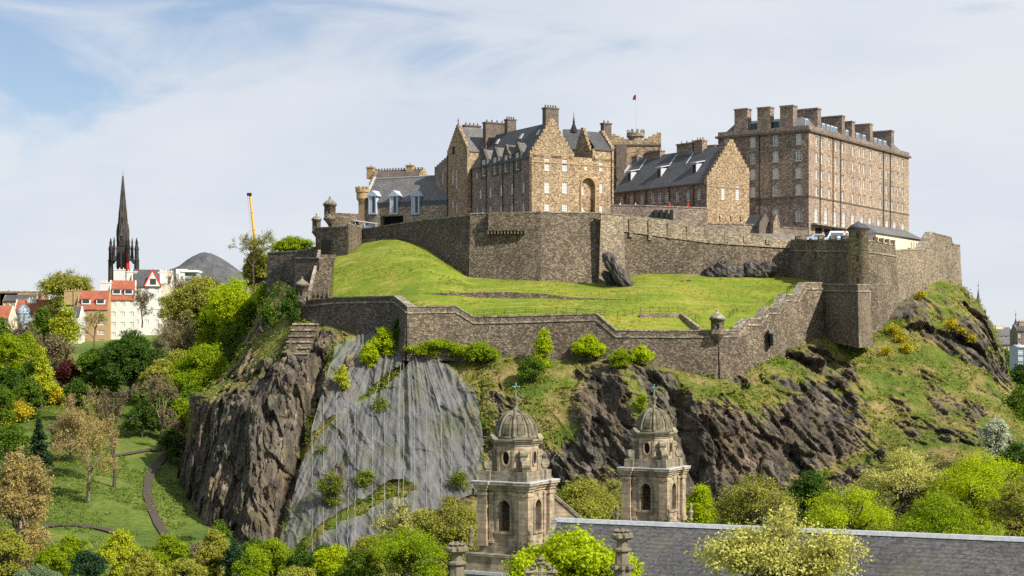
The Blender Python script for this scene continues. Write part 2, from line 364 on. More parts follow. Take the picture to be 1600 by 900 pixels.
def hill_mat():
    t = NT('far heath hazed'); n = t.noise(0.06, 8, None, 0.72); t.bump(n, 1.0, 8.0)
    t.col(t.ramp(n, [(0.35, (0.075, 0.08, 0.10)), (0.5, (0.11, 0.112, 0.12)), (0.66, (0.16, 0.155, 0.14))])); return t.m  # bluish distance haze is mixed into the heath colour
M['hill'] = hill_mat()
def leaf(name, c, c2=None, trans=0.35):
    c2 = c2 or tuple(x * 0.55 for x in c)
    t = NT('leaves ' + name); a = t.attr('tint')
    col = t.ramp(a, [(0.0, c2), (0.55, c), (1.0, tuple(min(1, x * 1.35) for x in c))])
    t.col(col); t.b.inputs['Roughness'].default_value = 0.6; t.b.inputs['Specular IOR Level'].default_value = 0.15
    tr = t.n.new('ShaderNodeBsdfTranslucent'); mx = t.n.new('ShaderNodeMixShader'); mx.inputs[0].default_value = trans
    t.l.new(col, tr.inputs[0]); t.l.new(t.b.outputs[0], mx.inputs[1]); t.l.new(tr.outputs[0], mx.inputs[2]); t.l.new(mx.outputs[0], t.out.inputs[0])
    return t.m
LEAF = {
 'lime': leaf('lime', (0.44, 0.53, 0.008), (0.24, 0.34, 0.008), .48),
 'vivid': leaf('vivid', (0.27, 0.36, 0.008), (0.13, 0.21, 0.007), .45),
 'mid': leaf('mid', (0.115, 0.19, 0.013), (0.05, 0.10, 0.01)),
 'dark': leaf('dark', (0.068, 0.13, 0.014), (0.028, 0.065, 0.01)),
 'olive': leaf('olive', (0.34, 0.34, 0.045), (0.18, 0.20, 0.025)),
 'pale': leaf('pale', (0.60, 0.58, 0.15), (0.36, 0.37, 0.07), .45),
 'gold': leaf('gold', (0.44, 0.47, 0.025), (0.24, 0.31, 0.016)),
 'tan': leaf('tan', (0.46, 0.36, 0.12), (0.28, 0.21, 0.07)),
 'brown': leaf('brown', (0.22, 0.18, 0.085), (0.13, 0.11, 0.05), 0.15),
 'maroon': leaf('maroon', (0.10, 0.028, 0.022), (0.045, 0.013, 0.012)),
 'yellow': leaf('yellow', (0.56, 0.46, 0.02), (0.28, 0.28, 0.02)),
 'gorse': leaf('gorse', (0.52, 0.42, 0.015), (0.14, 0.17, 0.02)),
 'conifer': leaf('conifer', (0.025, 0.062, 0.022), (0.012, 0.03, 0.012), 0.1),
 'grey': leaf('grey green', (0.20, 0.27, 0.13), (0.10, 0.15, 0.06)),
 'white': leaf('white blossom', (0.50, 0.52, 0.38), (0.14, 0.21, 0.06)),
 'meadow': leaf('meadow', (0.13, 0.18, 0.025), (0.06, 0.10, 0.014), 0.25),
 'lawn': leaf('lawn tufts', (0.21, 0.215, 0.025), (0.11, 0.135, 0.012), 0.25),
 'turf': leaf('turf', (0.165, 0.20, 0.02), (0.06, 0.11, 0.01), 0.25),
}

# ------------------------------------------------------------------ terrain
def interp(x, xs, ys): return np.interp(x, xs, ys)
BY = [0, 250, 300, 340, 390, 450, 520, 600, 700, 1000, 1800, 40000]
BZ = [0, 0, 6.7, 14.1, 22.5, 30.0, 36.5, 44, 50, 40, 10, 0]
RY = [0, 250, 330, 450, 700, 1000, 1800, 40000]
RZ = [0, 0, 6, 14, 20, 20, 8, 0]
def gz(x, y):
    x = np.asarray(x, float); y = np.asarray(y, float)
    l = interp(y, BY, BZ); r = interp(y, RY, RZ)
    t = np.clip((x + 88) / 50.0, 0, 1); t = t * t * (3 - 2 * t)
    return l * (1 - t) + r * t + 0.7 * fbm(x / 18, y / 18, x * 0, 3, 5) * np.clip(y / 200, 0, 1) * np.clip(3000 / np.maximum(y, 1), 0, 1)
def G(px, py):
    """where a line of sight meets the ground"""
    Y = np.linspace(120, 900, 4000); d = ZW(py, Y) - gz(XW(px, Y), Y)
    i = np.argmax(d < 0); Yc = Y[i]; return np.array((XW(px, Yc), Yc, float(gz(XW(px, Yc), Yc))))
gx = np.concatenate([-np.geomspace(20000, 330, 16), np.linspace(-320, 320, 215), np.geomspace(330, 20000, 16)])
gy = np.concatenate([[-300, -60], np.linspace(0, 720, 260), np.geomspace(735, 40000, 26)])
GX, GY = np.meshgrid(gx, gy); GZ = gz(GX, GY)
def gridfaces(r, c):
    i = np.arange(r * c).reshape(r, c)
    return np.stack([i[:-1, :-1].ravel(), i[:-1, 1:].ravel(), i[1:, 1:].ravel(), i[1:, :-1].ravel()], 1)
tag(link('ground', np_mesh('ground', np.stack([GX.ravel(), GY.ravel(), GZ.ravel()], 1), gridfaces(*GX.shape), M['ground'], True)),
    'grassy garden ground sloping up to the left of the crag', 'ground', kind='structure')

def catmull(A, n):
    """A: (k, ...) control rows -> n samples"""
    k = len(A); t = np.linspace(0, k - 1, n); i = np.clip(t.astype(int), 0, k - 2); f = (t - i).reshape(-1, *([1] * (A.ndim - 1)))
    p0 = A[np.clip(i - 1, 0, k - 1)]; p1 = A[i]; p2 = A[i + 1]; p3 = A[np.clip(i + 2, 0, k - 1)]
    cr = 0.5 * ((2 * p1) + (-p0 + p2) * f + (2 * p0 - 5 * p1 + 4 * p2 - p3) * f ** 2 + (-p0 + 3 * p1 - 3 * p2 + p3) * f ** 3)
    li = p1 + (p2 - p1) * f
    return 0.5 * cr + 0.5 * li
def inpoly(px, py, poly):
    """signed distance in pixels of the control drawing (positive inside)"""
    d = np.full(px.shape, 1e9); ins = np.zeros(px.shape, bool); n = len(poly)
    for a in range(n):
        x0, y0 = poly[a]; x1, y1 = poly[(a + 1) % n]
        ex, ey = x1 - x0, y1 - y0; t = np.clip(((px - x0) * ex + (py - y0) * ey) / (ex * ex + ey * ey + 1e-9), 0, 1)
        d = np.minimum(d, np.hypot(px - x0 - t * ex, py - y0 - t * ey))
        c = ((y0 > py) != (y1 > py)) & (px < (x1 - x0) * (py - y0) / (y1 - y0 + 1e-9) + x0); ins ^= c
    return np.where(ins, d, -d)

CLIFF = [
 [(432,425,412),(402,495,402),(352,585,385),(312,622,372),(292,700,368),(282,780,366),(275,870,366)],
 [(436,436,392),(405,510,374),(360,588,354),(304,624,344),(287,700,342),(277,780,339),(270,870,335)],
 [(455,448,366),(440,510,352),(402,580,337),(352,628,327),(334,705,322),(322,785,317),(315,880,312)],
 [(480,490,352),(466,540,339),(440,590,324),(412,655,315),(398,730,310),(385,805,304),(375,890,297)],
 [(525,508,344),(515,555,333),(500,615,322),(478,690,314),(458,755,308),(444,820,302),(438,890,296)],
 [(600,525,334),(590,575,327),(575,635,318),(560,700,310),(545,765,303),(535,830,296),(530,900,290)],
 [(640,540,329),(640,585,322),(640,645,313),(640,710,306),(640,775,299),(640,835,293),(640,900,288)],
 [(700,538,329),(710,600,320),(718,655,313),(725,715,306),(730,775,300),(730,835,295),(730,900,290)],
 [(790,540,327),(800,595,317),(805,645,309),(810,700,303),(810,760,298),(810,825,293),(810,900,288)],
 [(900,550,325),(905,600,314),(910,645,307),(910,700,302),(910,760,297),(910,825,292),(910,900,288)],
 [(1000,560,322),(1000,605,312),(1000,650,306),(1000,700,302),(1000,760,297),(1000,825,292),(1000,900,287)],
 [(1122,578,321),(1110,620,309),(1100,660,302),(1095,710,298),(1090,760,293),(1090,825,288),(1090,900,282)],
 [(1205,548,331),(1210,600,318),(1205,648,309),(1200,695,302),(1200,745,296),(1200,805,288),(1200,885,280)],
 [(1285,505,349),(1300,570,332),(1310,622,321),(1310,672,312),(1310,725,304),(1310,785,294),(1310,865,280)],
 [(1360,525,346),(1375,580,333),(1390,630,321),(1400,675,311),(1410,720,302),(1410,775,290),(1410,855,276)],
 [(1410,470,361),(1440,540,345),(1470,600,331),(1490,650,318),(1505,700,304),(1510,765,290),(1510,845,272)],
 [(1470,436,380),(1512,515,358),(1538,585,342),(1568,650,322),(1590,700,305),(1600,765,288),(1610,845,268)],
 [(1494,440,392),(1546,500,378),(1568,590,362),(1620,650,340),(1670,705,310),(1700,765,285),(1720,845,262)],
 [(1502,452,420),(1552,520,410),(1582,605,402),(1660,665,370),(1740,725,330),(1790,785,300),(1830,865,270)],
]
CA = np.array(CLIFF, float)                                        # columns x rows x 3
NC, NR = 1200, 400
A1 = catmull(CA, NC); A2 = catmull(np.swapaxes(A1, 0, 1), NR)        # rows x cols x 3
cpx, cpy, cY = A2[..., 0], A2[..., 1], A2[..., 2]
rng = np.random.default_rng(3); vv0 = np.linspace(0, 1, NR)[:, None] * np.ones((1, NC))
ROCKS = [
 [(296,620),(345,604),(385,570),(430,540),(462,520),(500,500),(540,520),(525,560),(505,620),(480,690),(450,860),(440,905),(250,905),(268,760)],
 [(528,545),(590,560),(640,556),(700,580),(745,620),(758,690),(748,770),(690,790),(640,800),(600,830),(560,905),(432,905),(455,800),(480,690)],
 [(905,560),(955,570),(985,620),(1010,700),(1010,760),(880,770),(760,760),(765,690),(800,650),(830,690),(880,680),(900,640)],
 [(760,600),(815,620),(850,700),(830,720),(765,660)],
 [(985,575),(1025,580),(1050,600),(1110,625),(1180,640),(1250,605),(1310,640),(1360,680),(1410,700),(1390,725),(1310,740),(1250,760),(1100,790),(990,780),(1000,690)],
 [(1395,625),(1425,640),(1455,690),(1420,700),(1395,670)],
 [(1440,580),(1470,600),(1490,650),(1470,660),(1445,620)],
 [(1492,446),(1522,462),(1550,500),(1556,560),(1575,600),(1550,600),(1528,560),(1505,500)],
 [(1240,560),(1290,540),(1300,580),(1270,600)],[(1365,470),(1440,450),(1460,490),(1420,520),(1380,500)],
 [(1290,575),(1340,570),(1350,600),(1310,610)],[(395,500),(420,470),(440,500),(400,560),(375,580)],
 [(1130,590),(1160,585),(1170,600),(1140,605)],[(1500,640),(1530,650),(1540,700),(1510,690)],
]
rockd = np.full(cpx.shape, -1e9)
for r in ROCKS: rockd = np.maximum(rockd, inpoly(cpx, cpy, r))
B = np.stack([(cpx - CX) / F * cY, cY, CAMZ + (CY - cpy) / F * cY], -1)
nzp = fbm(B[..., 0] / 9, B[..., 1] / 9, B[..., 2] / 9, 4, 11) * 1.5 + 0.6 * fbm(B[..., 0] / 2.5, B[..., 1] / 2.5, B[..., 2] / 2.5, 2, 15)
LEDGE = [(462,700),(520,650),(600,595),(645,553),(640,575),(600,612),(545,642),(480,715)]
LEDGE2 = [(445,860),(500,810),(560,775),(630,752),(645,765),(560,815),(500,850),(460,885)]
for lp_ in (LEDGE, LEDGE2): rockd = np.where(inpoly(cpx, cpy, lp_) + 9 * nzp > -4, -30, rockd)
rgt = np.clip((cpx - 1150) / 60, 0, 1)
rockd = np.where((rgt > 0) & (vv0 > .03), np.maximum(rockd, (fbm(B[..., 0] / 11, B[..., 1] / 14, B[..., 2] / 8, 4, 17) - .20) * 110 * rgt - 40 * (1 - rgt)), rockd)
rockm = np.clip(0.5 + (rockd + nzp * 26) / 34.0, 0, 1.45); rockf = np.minimum(rockm, 1)
def cells(x, y, z, s=0):
    """faceted blocks: every cell has its own offset and tilt"""
    xi = np.floor(x).astype(np.int64); yi = np.floor(y).astype(np.int64); zi = np.floor(z).astype(np.int64)
    best = np.full(x.shape, 1e9); val = np.zeros(x.shape)
    for a in (-1, 0, 1):
        for b in (-1, 0, 1):
            for c in (-1, 0, 1):
                i, j, k = xi + a, yi + b, zi + c
                h1 = _h(i, j, k, s); h2 = _h(i, j, k, s + 1); h3 = _h(i, j, k, s + 2); h4 = _h(i, j, k, s + 3)
                dx = x - i - h1; dy = y - j - h2; dz = z - k - h3; d = dx * dx + dy * dy + dz * dz
                m = d < best; best = np.where(m, d, best)
                val = np.where(m, (h4 - .5) * 1.5 + dx * (h2 - .5) * 1.6 + dz * (h3 - .5) * 1.2, val)
    return val
def blocks(x, y, z, ang, s):
    ca, sa = math.cos(ang), math.sin(ang); a = x * ca + z * sa; b = -x * sa + z * ca
    wq = 1.2 * vnoise(a / 5, b / 9, y / 6, s + 50); a = a + wq; b = b + wq
    return 2.1 * cells(a / 4.6, y / 8, b / 19, s) + 1.05 * cells(a / 1.8, y / 4, b / 8.5, s + 9) + 0.5 * cells(a / 0.75, y / 2.4, b / 3.6, s + 18) + 0.3 * cells(a / 0.5, y / 1.2, b / 1.1, s + 27)
def strata(x, y, z, ang, s):
    ca, sa = math.cos(ang), math.sin(ang)
    a = x * ca + z * sa; b = -x * sa + z * ca
    r1 = 1 - np.abs(vnoise(a / 7.5, b / 26, y / 14, s)) * 2
    r2 = 1 - np.abs(vnoise(a / 3.2, b / 13, y / 8, s + 1)) * 2
    r3 = 1 - np.abs(vnoise(a / 1.3, b / 5.5, y / 3, s + 2)) * 2
    r4 = vnoise(a / 0.6, b / 2.2, y / 1.5, s + 3)
    return 1.6 * r1 + 1.15 * r2 + 0.6 * r3 + 0.22 * r4
tl = np.clip((cpx - 450) / 250, 0, 1)
d_left = strata(*np.moveaxis(B, -1, 0), math.radians(6), 21); d_right = strata(*np.moveaxis(B, -1, 0), math.radians(33), 31)
dd = 0.55 * (d_left * (1 - tl) + d_right * tl)
bl_l = blocks(*np.moveaxis(B, -1, 0), math.radians(5), 101); bl_r = blocks(*np.moveaxis(B, -1, 0), math.radians(33), 131)
tb = (tl + 0.35 * vnoise(B[..., 0] / 6, B[..., 1] / 6, B[..., 2] / 6, 91)) > 0.5
dd = dd + np.where(tb, bl_r, bl_l)
netd = inpoly(cpx, cpy, [(526,545),(560,528),(606,515),(640,548),(700,575),(745,620),(757,690),(748,770),(690,800),(640,830),(560,905),(425,905),(455,790),(485,680),(505,620)])
innet = np.clip(netd / 20, 0, 1)
lump = fbm(B[..., 0] / 22, B[..., 1] / 22, B[..., 2] / 22, 3, 41) * 2.2 + fbm(B[..., 0] / 4, B[..., 1] / 4, B[..., 2] / 4, 3, 44) * 0.5
vv = np.linspace(0, 1, NR)[:, None] * np.ones((1, NC))
topfade = np.clip(vv / 0.10, 0, 1)
disp = (dd * (0.25 + 0.75 * rockf) * (1 - 0.35 * innet) * np.clip(0.35 + rockf, 0, 1) + lump) * topfade
# big cleft and buttresses near the right hand tower
disp -= 5.0 * np.exp(-((cpx - 1052 - (cpy - 600) * 0.28) / 15.0) ** 2) * np.clip((cpy - 590) / 30, 0, 1)
disp += 3.0 * np.exp(-((cpx - 960 - (cpy - 560) * 0.35) / 24.0) ** 2) * np.clip((cpy - 560) / 20, 0, 1)
disp -= 3.5 * np.exp(-((cpx - 505 + (cpy - 560) * 0.28) / 9.0) ** 2) * np.clip((cpy - 545) / 20, 0, 1)
# ledges on the netted face
dirv = np.array((0.0, -0.92, 0.38))
BC = B + disp[..., None] * dirv
cl_ = link('cliff', np_mesh('cliff', BC.reshape(-1, 3), gridfaces(NR, NC), M['rock'], False, {'rock': rockm}))
tag(cl_, 'dark volcanic crag with grassy ledges below the castle walls', 'cliff', kind='structure')
# netting hangs a little in front of the rock
sm = (d_left * (1 - tl) + d_right * tl) * 0.26 + 0.2 * bl_r
fan = (cpx - 632) / (0.4 + 0.6 * np.clip((cpy - 540) / 200, 0, 1.5))
fold = 0.6 * (1 - np.abs(vnoise(fan / 17, cpy / 420, cpx * 0, 77)) * 2) + 0.16 * (1 - np.abs(vnoise(fan / 6.5, cpy / 260, cpx * 0, 78)) * 2)
NB = B + ((sm + lump) * topfade + 1.2 + fold)[..., None] * dirv
fq = gridfaces(NR, NC)
ledge = inpoly(cpx, cpy, LEDGE) + 9 * nzp
ledge2 = inpoly(cpx, cpy, LEDGE2) + 12 * nzp
keep = (netd.ravel()[fq].min(1) > 0) & (ledge.ravel()[fq].max(1) < 3) & (ledge2.ravel()[fq].max(1) < 3)
fk = fq[keep]; used, inv = np.unique(fk, return_inverse=True)
net_t = thing('rock_netting', 'grey steel rockfall netting draped over the bulging rock face below the outer wall', 'netting', tuple(P(600, 860, 295)))
nm = np_mesh('net', NB.reshape(-1, 3)[used] - np.array(net_t.location)[None], inv.reshape(fk.shape), M['net'], True)
link('net', nm, net_t)
loc = np.array(net_t.location)
for i, px0 in enumerate([489, 507, 527, 545, 556, 583, 602, 624, 631, 648, 667, 690, 706, 728]):
    mb = MB(); pts = []
    for r in range(6, NR - 4, 4):
        # cables splay outwards from the top of the face
        tgt = 632 + (px0 - 632) * (0.35 + 0.65 * min(1, max(0, (cpy[r, 0] * 0 + (540 + r * 1.45) - 540) / 190)))
        c = int(np.argmin(np.abs(cpx[r] - tgt)))
        if netd[r, c] > 1: pts.append(NB[r, c] + dirv * 0.10 - loc)
    for a, b in zip(pts[:-1], pts[1:]): mb.tube(a, b, 0.04, 0.04, 4, False)
    if mb.v: mb.build('cable', M['net_seam'], net_t)

# lawn between the two walls
LAWN = [
 [(488,478,356),(505,440,364),(512,408,376),(535,392,396),(545,385,402)],
 [(540,480,350),(545,440,360),(552,405,372),(568,380,392),(572,377,402)],
 [(600,482,340),(605,440,354),(612,402,366),(618,374,384),(622,372,396)],
 [(650,490,329),(655,448,346),(662,412,360),(668,388,378),(672,380,386)],
 [(700,494,328),(703,455,344),(706,432,356),(708,416,371),(712,412,380)],
 [(745,503,327),(742,472,338),(739,451,352),(737,433,366),(737,431,372)],
 [(850,502,326),(850,471,338),(848,452,350),(846,437,363),(846,436,370)],
 [(938,508,324),(940,474,336),(942,456,350),(945,442,366),(945,441,373)],
 [(1000,524,322),(1005,480,334),(1010,450,350),(1015,427,371),(1015,426,378)],
 [(1120,524,321),(1120,487,334),(1120,456,350),(1120,428,374),(1120,427,380)],
 [(1190,506,329),(1190,476,340),(1195,450,355),(1200,431,376),(1200,430,382)],
 [(1262,470,344),(1248,456,349),(1242,445,358),(1238,432,378),(1238,430,384)],
 [(1300,460,348),(1290,450,352),(1285,440,362),(1275,432,378),(1270,430,384)],
]
LA = np.array(LAWN, float); LR, LC = 130, 420
l2 = catmull(np.swapaxes(catmull(LA, LC), 0, 1), LR)
LB = np.stack([(l2[..., 0] - CX) / F * l2[..., 1 + 1], l2[..., 2], CAMZ + (CY - l2[..., 1]) / F * l2[..., 2]], -1)
LB[..., 2] += 0.35 * fbm(LB[..., 0] / 9, LB[..., 1] / 9, LB[..., 2] * 0, 3, 51) * np.clip(np.linspace(0, 1, LR) / 0.1, 0, 1)[:, None]
for tp_, tx in ((413, 700), (433, 720), (452, 760)):
    LB[..., 2] -= .32 / (1 + np.exp(-(l2[..., 1] - tp_ - 2.5 * np.sin(l2[..., 0] / 60)) / .8)) * np.clip((tx - l2[..., 0]) / 60, 0, 1)
tag(link('lawn', np_mesh('lawn', LB.reshape(-1, 3), gridfaces(LR, LC), M['lawn'], True)), 'bright green sloping lawn between the outer and upper castle walls', 'lawn', kind='structure')
def lawn_at(px, py):
    d = (l2[..., 0] - px) ** 2 + (l2[..., 1] - py) ** 2; i = np.unravel_index(np.argmin(d), d.shape); return LB[i]
def cliff_at(px, py):
    # match through the displaced surface as built
    qx = BC[..., 0] / BC[..., 1] * F + CX; qy = CY - (BC[..., 2] - CAMZ) / BC[..., 1] * F
    d = (qx - px) ** 2 + (qy - py) ** 2; i = np.unravel_index(np.argmin(d), d.shape); return BC[i]

# far hill
hx, hy = 320, 2300.0
mb = None
ang = np.linspace(0, 2 * np.pi, 97)[:-1]; rr = np.linspace(0, 1, 40)
prof = lambda r: (1 - r) ** 0.92
HR = 330.0
vx = []; topz = ZW(393, hy) - 10
cx_ = XW(hx, hy)
RR, AA = np.meshgrid(rr, ang, indexing='ij')
wx = RR * np.cos(AA) * HR; wy = RR * np.sin(AA) * HR * 1.2
hz_ = 10 + topz * np.interp(RR, [0, 0.03, 0.06, 0.11, 0.17, 0.24, 0.5, 1.0], [0.975, 0.985, 0.95, 0.875, 0.80, 0.72, 0.42, 0.0]) + fbm(wx / 26, wy / 26, wx * 0, 5, 61, .62) * 13 * np.clip(RR * 6, 0.25, 1)
hf = []
n_a = len(ang)
for i in range(len(rr) - 1):
    for j in range(n_a): hf.append((i * n_a + j, i * n_a + (j + 1) % n_a, (i + 1) * n_a + (j + 1) % n_a, (i + 1) * n_a + j))
tag(link('hill', np_mesh('hill', np.stack([cx_ + wx.ravel(), hy + wy.ravel(), hz_.ravel()], 1), np.array(hf), M['hill'], True)),
    'distant heathery hill rising behind the black spire and the crane', 'hill', kind='structure')

# courtyards behind the parapets
def slab(name, pts, z, th, mat, label):
    b = [(XW(p, Y), Y, z - th) for p, Y in pts]; t = [(XW(p, Y), Y, z) for p, Y in pts]
    o = MB().hull(b, t).build(name, mat); return tag(o, label, name, kind='structure')
M['paving'] = plain('courtyard paving', (0.22, 0.2, 0.175), 0.95, var=0.3, sc_=0.5)
slab('courtyard', [(560,398),(738,369),(845,365),(940,369),(1235,379),(1290,420),(1420,470),(1100,480),(560,470)], 66.5, 14, M['paving'], 'paved upper castle courtyard behind the high wall')
slab('terrace', [(1238,378),(1335,351),(1360,356),(1400,372),(1455,384),(1496,394),(1500,440),(1300,440),(1238,384)], 61.8, 10, M['paving'], 'paved terrace behind the turreted corner bastion')
slab('yard', [(420,399),(500,392),(545,402),(690,400),(690,450),(430,450)], 60.0, 10, M['paving'], 'yard behind the gatehouse')

# ------------------------------------------------------------------ fortress walls
def offs(pts, d):
    """offset a plan polyline towards the viewer side by d"""
    out = []
    n = len(pts)
    for i in range(n):
        a = np.array(pts[max(i - 1, 0)][:2]); b = np.array(pts[min(i + 1, n - 1)][:2]); p = np.array(pts[i][:2])
        def nrm(q): q = q / (np.linalg.norm(q) + 1e-9); return np.array((q[1], -q[0]))
        if i in (0, n - 1): m = nrm(b - a); k = 1
        else:
            n1_, n2_ = nrm(p - a), nrm(b - p); m = n1_ + n2_; m = m / (np.linalg.norm(m) + 1e-9); k = 1 / max(0.35, m @ n1_)
        out.append(p + m * d * k)
    return out
def strip(mb, pts, out, inn, dz0, dz1):
    """prism along a 3D polyline: from `out` metres in front to `inn` metres behind, heights dz0..dz1 about the line"""
    fo = offs(pts, out); bo = offs(pts, -inn); n = len(pts)
    vs = []
    for i, p in enumerate(pts):
        vs += [(*fo[i], p[2] + dz0), (*bo[i], p[2] + dz0), (*bo[i], p[2] + dz1), (*fo[i], p[2] + dz1)]
    fs = [(0, 1, 2, 3), tuple(4 * (n - 1) + k for k in (3, 2, 1, 0))]
    for i in range(n - 1):
        a, b = 4 * i, 4 * (i + 1)
        fs += [(a, b, b + 3, a + 3), (a + 3, b + 3, b + 2, a + 2), (a + 2, b + 2, b + 1, a + 1), (a + 1, b + 1, b, a)]
    mb.add(vs, fs)
def wall_line(ps):
    return [np.array((XW(px, Y), Y, ZW(tp, Y))) for px, Y, tp, bt in ps]
def fort_wall(name, label, ps, mat, thick=1.6, batter=0.07, cope=True, course=None, cat='wall', extra=1.5, copemat=None, rel=True):
    top = wall_line(ps); bz = [ZW(bt, Y) - extra for px, Y, tp, bt in ps]
    o0 = top[len(top) // 2].copy(); o0[2] = min(bz)
    t = thing(name, label, cat, tuple(o0))
    loc = o0
    fr = [np.array((p[0], p[1])) for p in top]
    bk = offs(top, -thick)
    fb = [np.array(offs(top, batter * (top[i][2] - bz[i]))[i]) for i in range(len(top))]
    mb = MB(); vs = []; n = len(top); K = 4 + 1
    for i in range(n):
        vs += [(*fb[i], bz[i]), (*fr[i], top[i][2]), (*bk[i], top[i][2]), (*bk[i], bz[i])]
    fs = [(0, 1, 2, 3), tuple(4 * (n - 1) + k for k in (3, 2, 1, 0))]
    for i in range(n - 1):
        a, b = 4 * i, 4 * (i + 1)
        fs += [(a, b, b + 1, a + 1), (a + 1, b + 1, b + 2, a + 2), (a + 2, b + 2, b + 3, a + 3)]
    mb.add([np.array(v) - loc for v in vs], fs); mb.build('masonry', mat, t)
    lp = [p - loc for p in top]
    if cope:
        mb = MB(); strip(mb, lp, 0.12, thick + 0.1, 0.003, 0.28); mb.build('coping', copemat or M['coping'], t)
    if course:
        mb = MB(); strip(mb, lp, 0.20 + batter * course, 0.05, -course - 0.16, -course + 0.16); mb.build('string_course', copemat or M['coping'], t)
    return t, loc
def lathe_part(name, t, loc, c, prof, mat, n=14, smooth=True):
    mb = MB(); mb.lathe(prof, n, tuple(np.array(c) - loc)); return mb.build(name, mat, t, smooth)
def turret(t, loc, c, r, h, mat):
    """sentry box: corbelled foot, drum with slit, ogee cap, finial"""
    d = lathe_part('turret', t, loc, c, [(0.12 * r, -1.5 * r), (0.55 * r, -0.9 * r), (1.15 * r, -0.15 * r), (1.18 * r, 0.0), (r, 0.06 * r), (r, h), (1.2 * r, h + 0.04), (1.2 * r, h + 0.22)], mat, 12)
    cap = MB(); cap.lathe([(1.25 * r, h + 0.225), (1.12 * r, h + 0.5 * r), (0.75 * r, h + 0.85 * r), (0.35 * r, h + 1.1 * r), (0.12 * r, h + 1.28 * r), (0.16 * r, h + 1.4 * r), (0.2 * r, h + 1.5 * r), (0.03 * r, h + 1.75 * r)], 12, tuple(np.array(c) - loc))
    cap.build('cap', M['coping'], d, True)
    s = MB(); q = np.array(c) - loc; s.box(q[0] - 0.18, q[1] - r - 0.03, q[2] + h * 0.35, q[0] + 0.18, q[1] - r + 0.2, q[2] + h * 0.75); s.build('slit', M['black'], d)

# outer wall
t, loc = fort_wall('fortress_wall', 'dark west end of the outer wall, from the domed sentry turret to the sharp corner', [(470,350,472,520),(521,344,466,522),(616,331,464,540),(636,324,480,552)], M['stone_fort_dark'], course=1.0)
turret(t, loc, P(472, 470, 349.5), 1.3, 3.0, M['stone_fort'])
mb = MB()
for k in range(5):
    a = P(487 + k * 7, 466, 348 - k * 0.9) - loc; mb.box(a[0], a[1] - 0.4, a[2], a[0] + 0.55, a[1] + 0.4, a[2] + 1.5)
mb.build('parapet', M['stone_fort'], t)
t, loc = fort_wall('fortress_wall', 'long outer wall dropping in two ramps to the right below the lawn', [(636,324,480,552),(712,325,479,552),(740,325,496,560),(800,324,495,562),(931,322,491,570),(962,320.5,517,578),(1050,319,518,585),(1122,318,517,592)], M['stone_fort'], course=1.1)
mb = MB(); a = P(981, 555, 318) - loc; mb.box(a[0] - .3, a[1] - 2, a[2] - .2, a[0] + .3, a[1] + .8, a[2] + .8); mb.build('gun_slit', M['black'], t)
t, loc = fort_wall('fortress_wall', 'stepped outer wall climbing from the sentry turret to the square bastion', [(1122,318,517,592),(1152,321,517,580),(1167,323,499,572),(1187,326,499,566),(1200,328,481,560),(1217,331,481,552),(1227,333,461,546),(1247,337,462,538),(1258,339,443,532),(1284,344,443,522)], M['stone_fort'], course=1.1)
turret(t, loc, P(1121, 521, 317.6), 1.3, 2.5, M['stone_fort'])
mb = MB(); a = P(1204, 531, 327.0) - loc; mb.box(a[0] - .28, a[1] - 1.4, a[2] - 1.2, a[0] + .28, a[1] + 1.2, a[2] + 1.2); mb.build('slit', M['black'], t)
mb = MB(); mb.box(a[0] - .42, a[1] - 1.25, a[2] + 1.4, a[0] + .42, a[1] + .5, a[2] + 1.95); mb.build('pale_lintel', M['coping'], t)
# edge quoins where the corner meets
t, loc = fort_wall('bastion', 'lower square bastion with a dark left side at the end of the stepped wall', [(1284,347,445,520),(1340,331,446,532),(1358,340,446,530)], M['stone_fort'], thick=1.2, course=1.2, cat='bastion')
slab('landing', [(1285,348),(1340,332.5),(1359,341),(1362,352),(1290,352)], ZW(446, 340) - 1.0, 3, M['paving'], 'small flat platform on the square bastion')
# turreted corner bastion
t, loc = fort_wall('bastion', 'tall corner bastion with a conical roofed round turret', [(1236,376,376,440),(1338,347,376,470),(1366,349,378,528),(1399,360,384,512)], M['stone_fort'], batter=0.075, course=2.3, cat='bastion')
turp = P(1341, 450, 346.6)
lathe_part('round_turret', t, loc, turp, [(2.25, -14), (2.05, 11.9), (2.3, 12.0), (2.3, 12.3)], M['stone_fort_light'], 18)
lathe_part('turret_roof', t, loc, turp, [(2.55, 12.31), (1.5, 13.3), (0.25, 13.9), (0.05, 14.3)], M['slate'], 18)
for zz in (1.0, 5.5, 10.3):
    q = turp - loc; mb = MB(); mb.box(q[0] - 0.75, q[1] - 2.1, q[2] + zz, q[0] - 0.35, q[1] - 1.6, q[2] + zz + 1.0); mb.build('slit', M['black'], t)
# merlons along its parapet
for k in range(5):
    mb = MB(); px = 1248 + k * 18; Y = 372.6 - k * 5.1
    a = P(px, 376, Y) - loc; mb.box(a[0] - 0.75, a[1] - 0.9, a[2] + 0.285, a[0] + 0.75, a[1] + 0.9, a[2] + 1.05); mb.build('merlon', M['stone_fort'], t)
for k in range(4):
    mb = MB(); px = 1368 + k * 9; Y = 350 + k * 2.9
    a = P(px, 379 + k * 1.4, Y) - loc; mb.box(a[0] - 0.45, a[1] - 0.5, a[2] + 0.285, a[0] + 0.45, a[1] + 0.5, a[2] + 1.15); mb.build('merlon', M['stone_fort'], t)
t, loc = fort_wall('fortress_wall', 'plain right hand rampart above the rocky outcrop at the far end of the castle', [(1399,360,392,500),(1440,372,390,478),(1456,377,364,464),(1486,386,372,460),(1488,386.8,382,460),(1500,391,384,456)], M['stone_fort_mid'], batter=0.06)
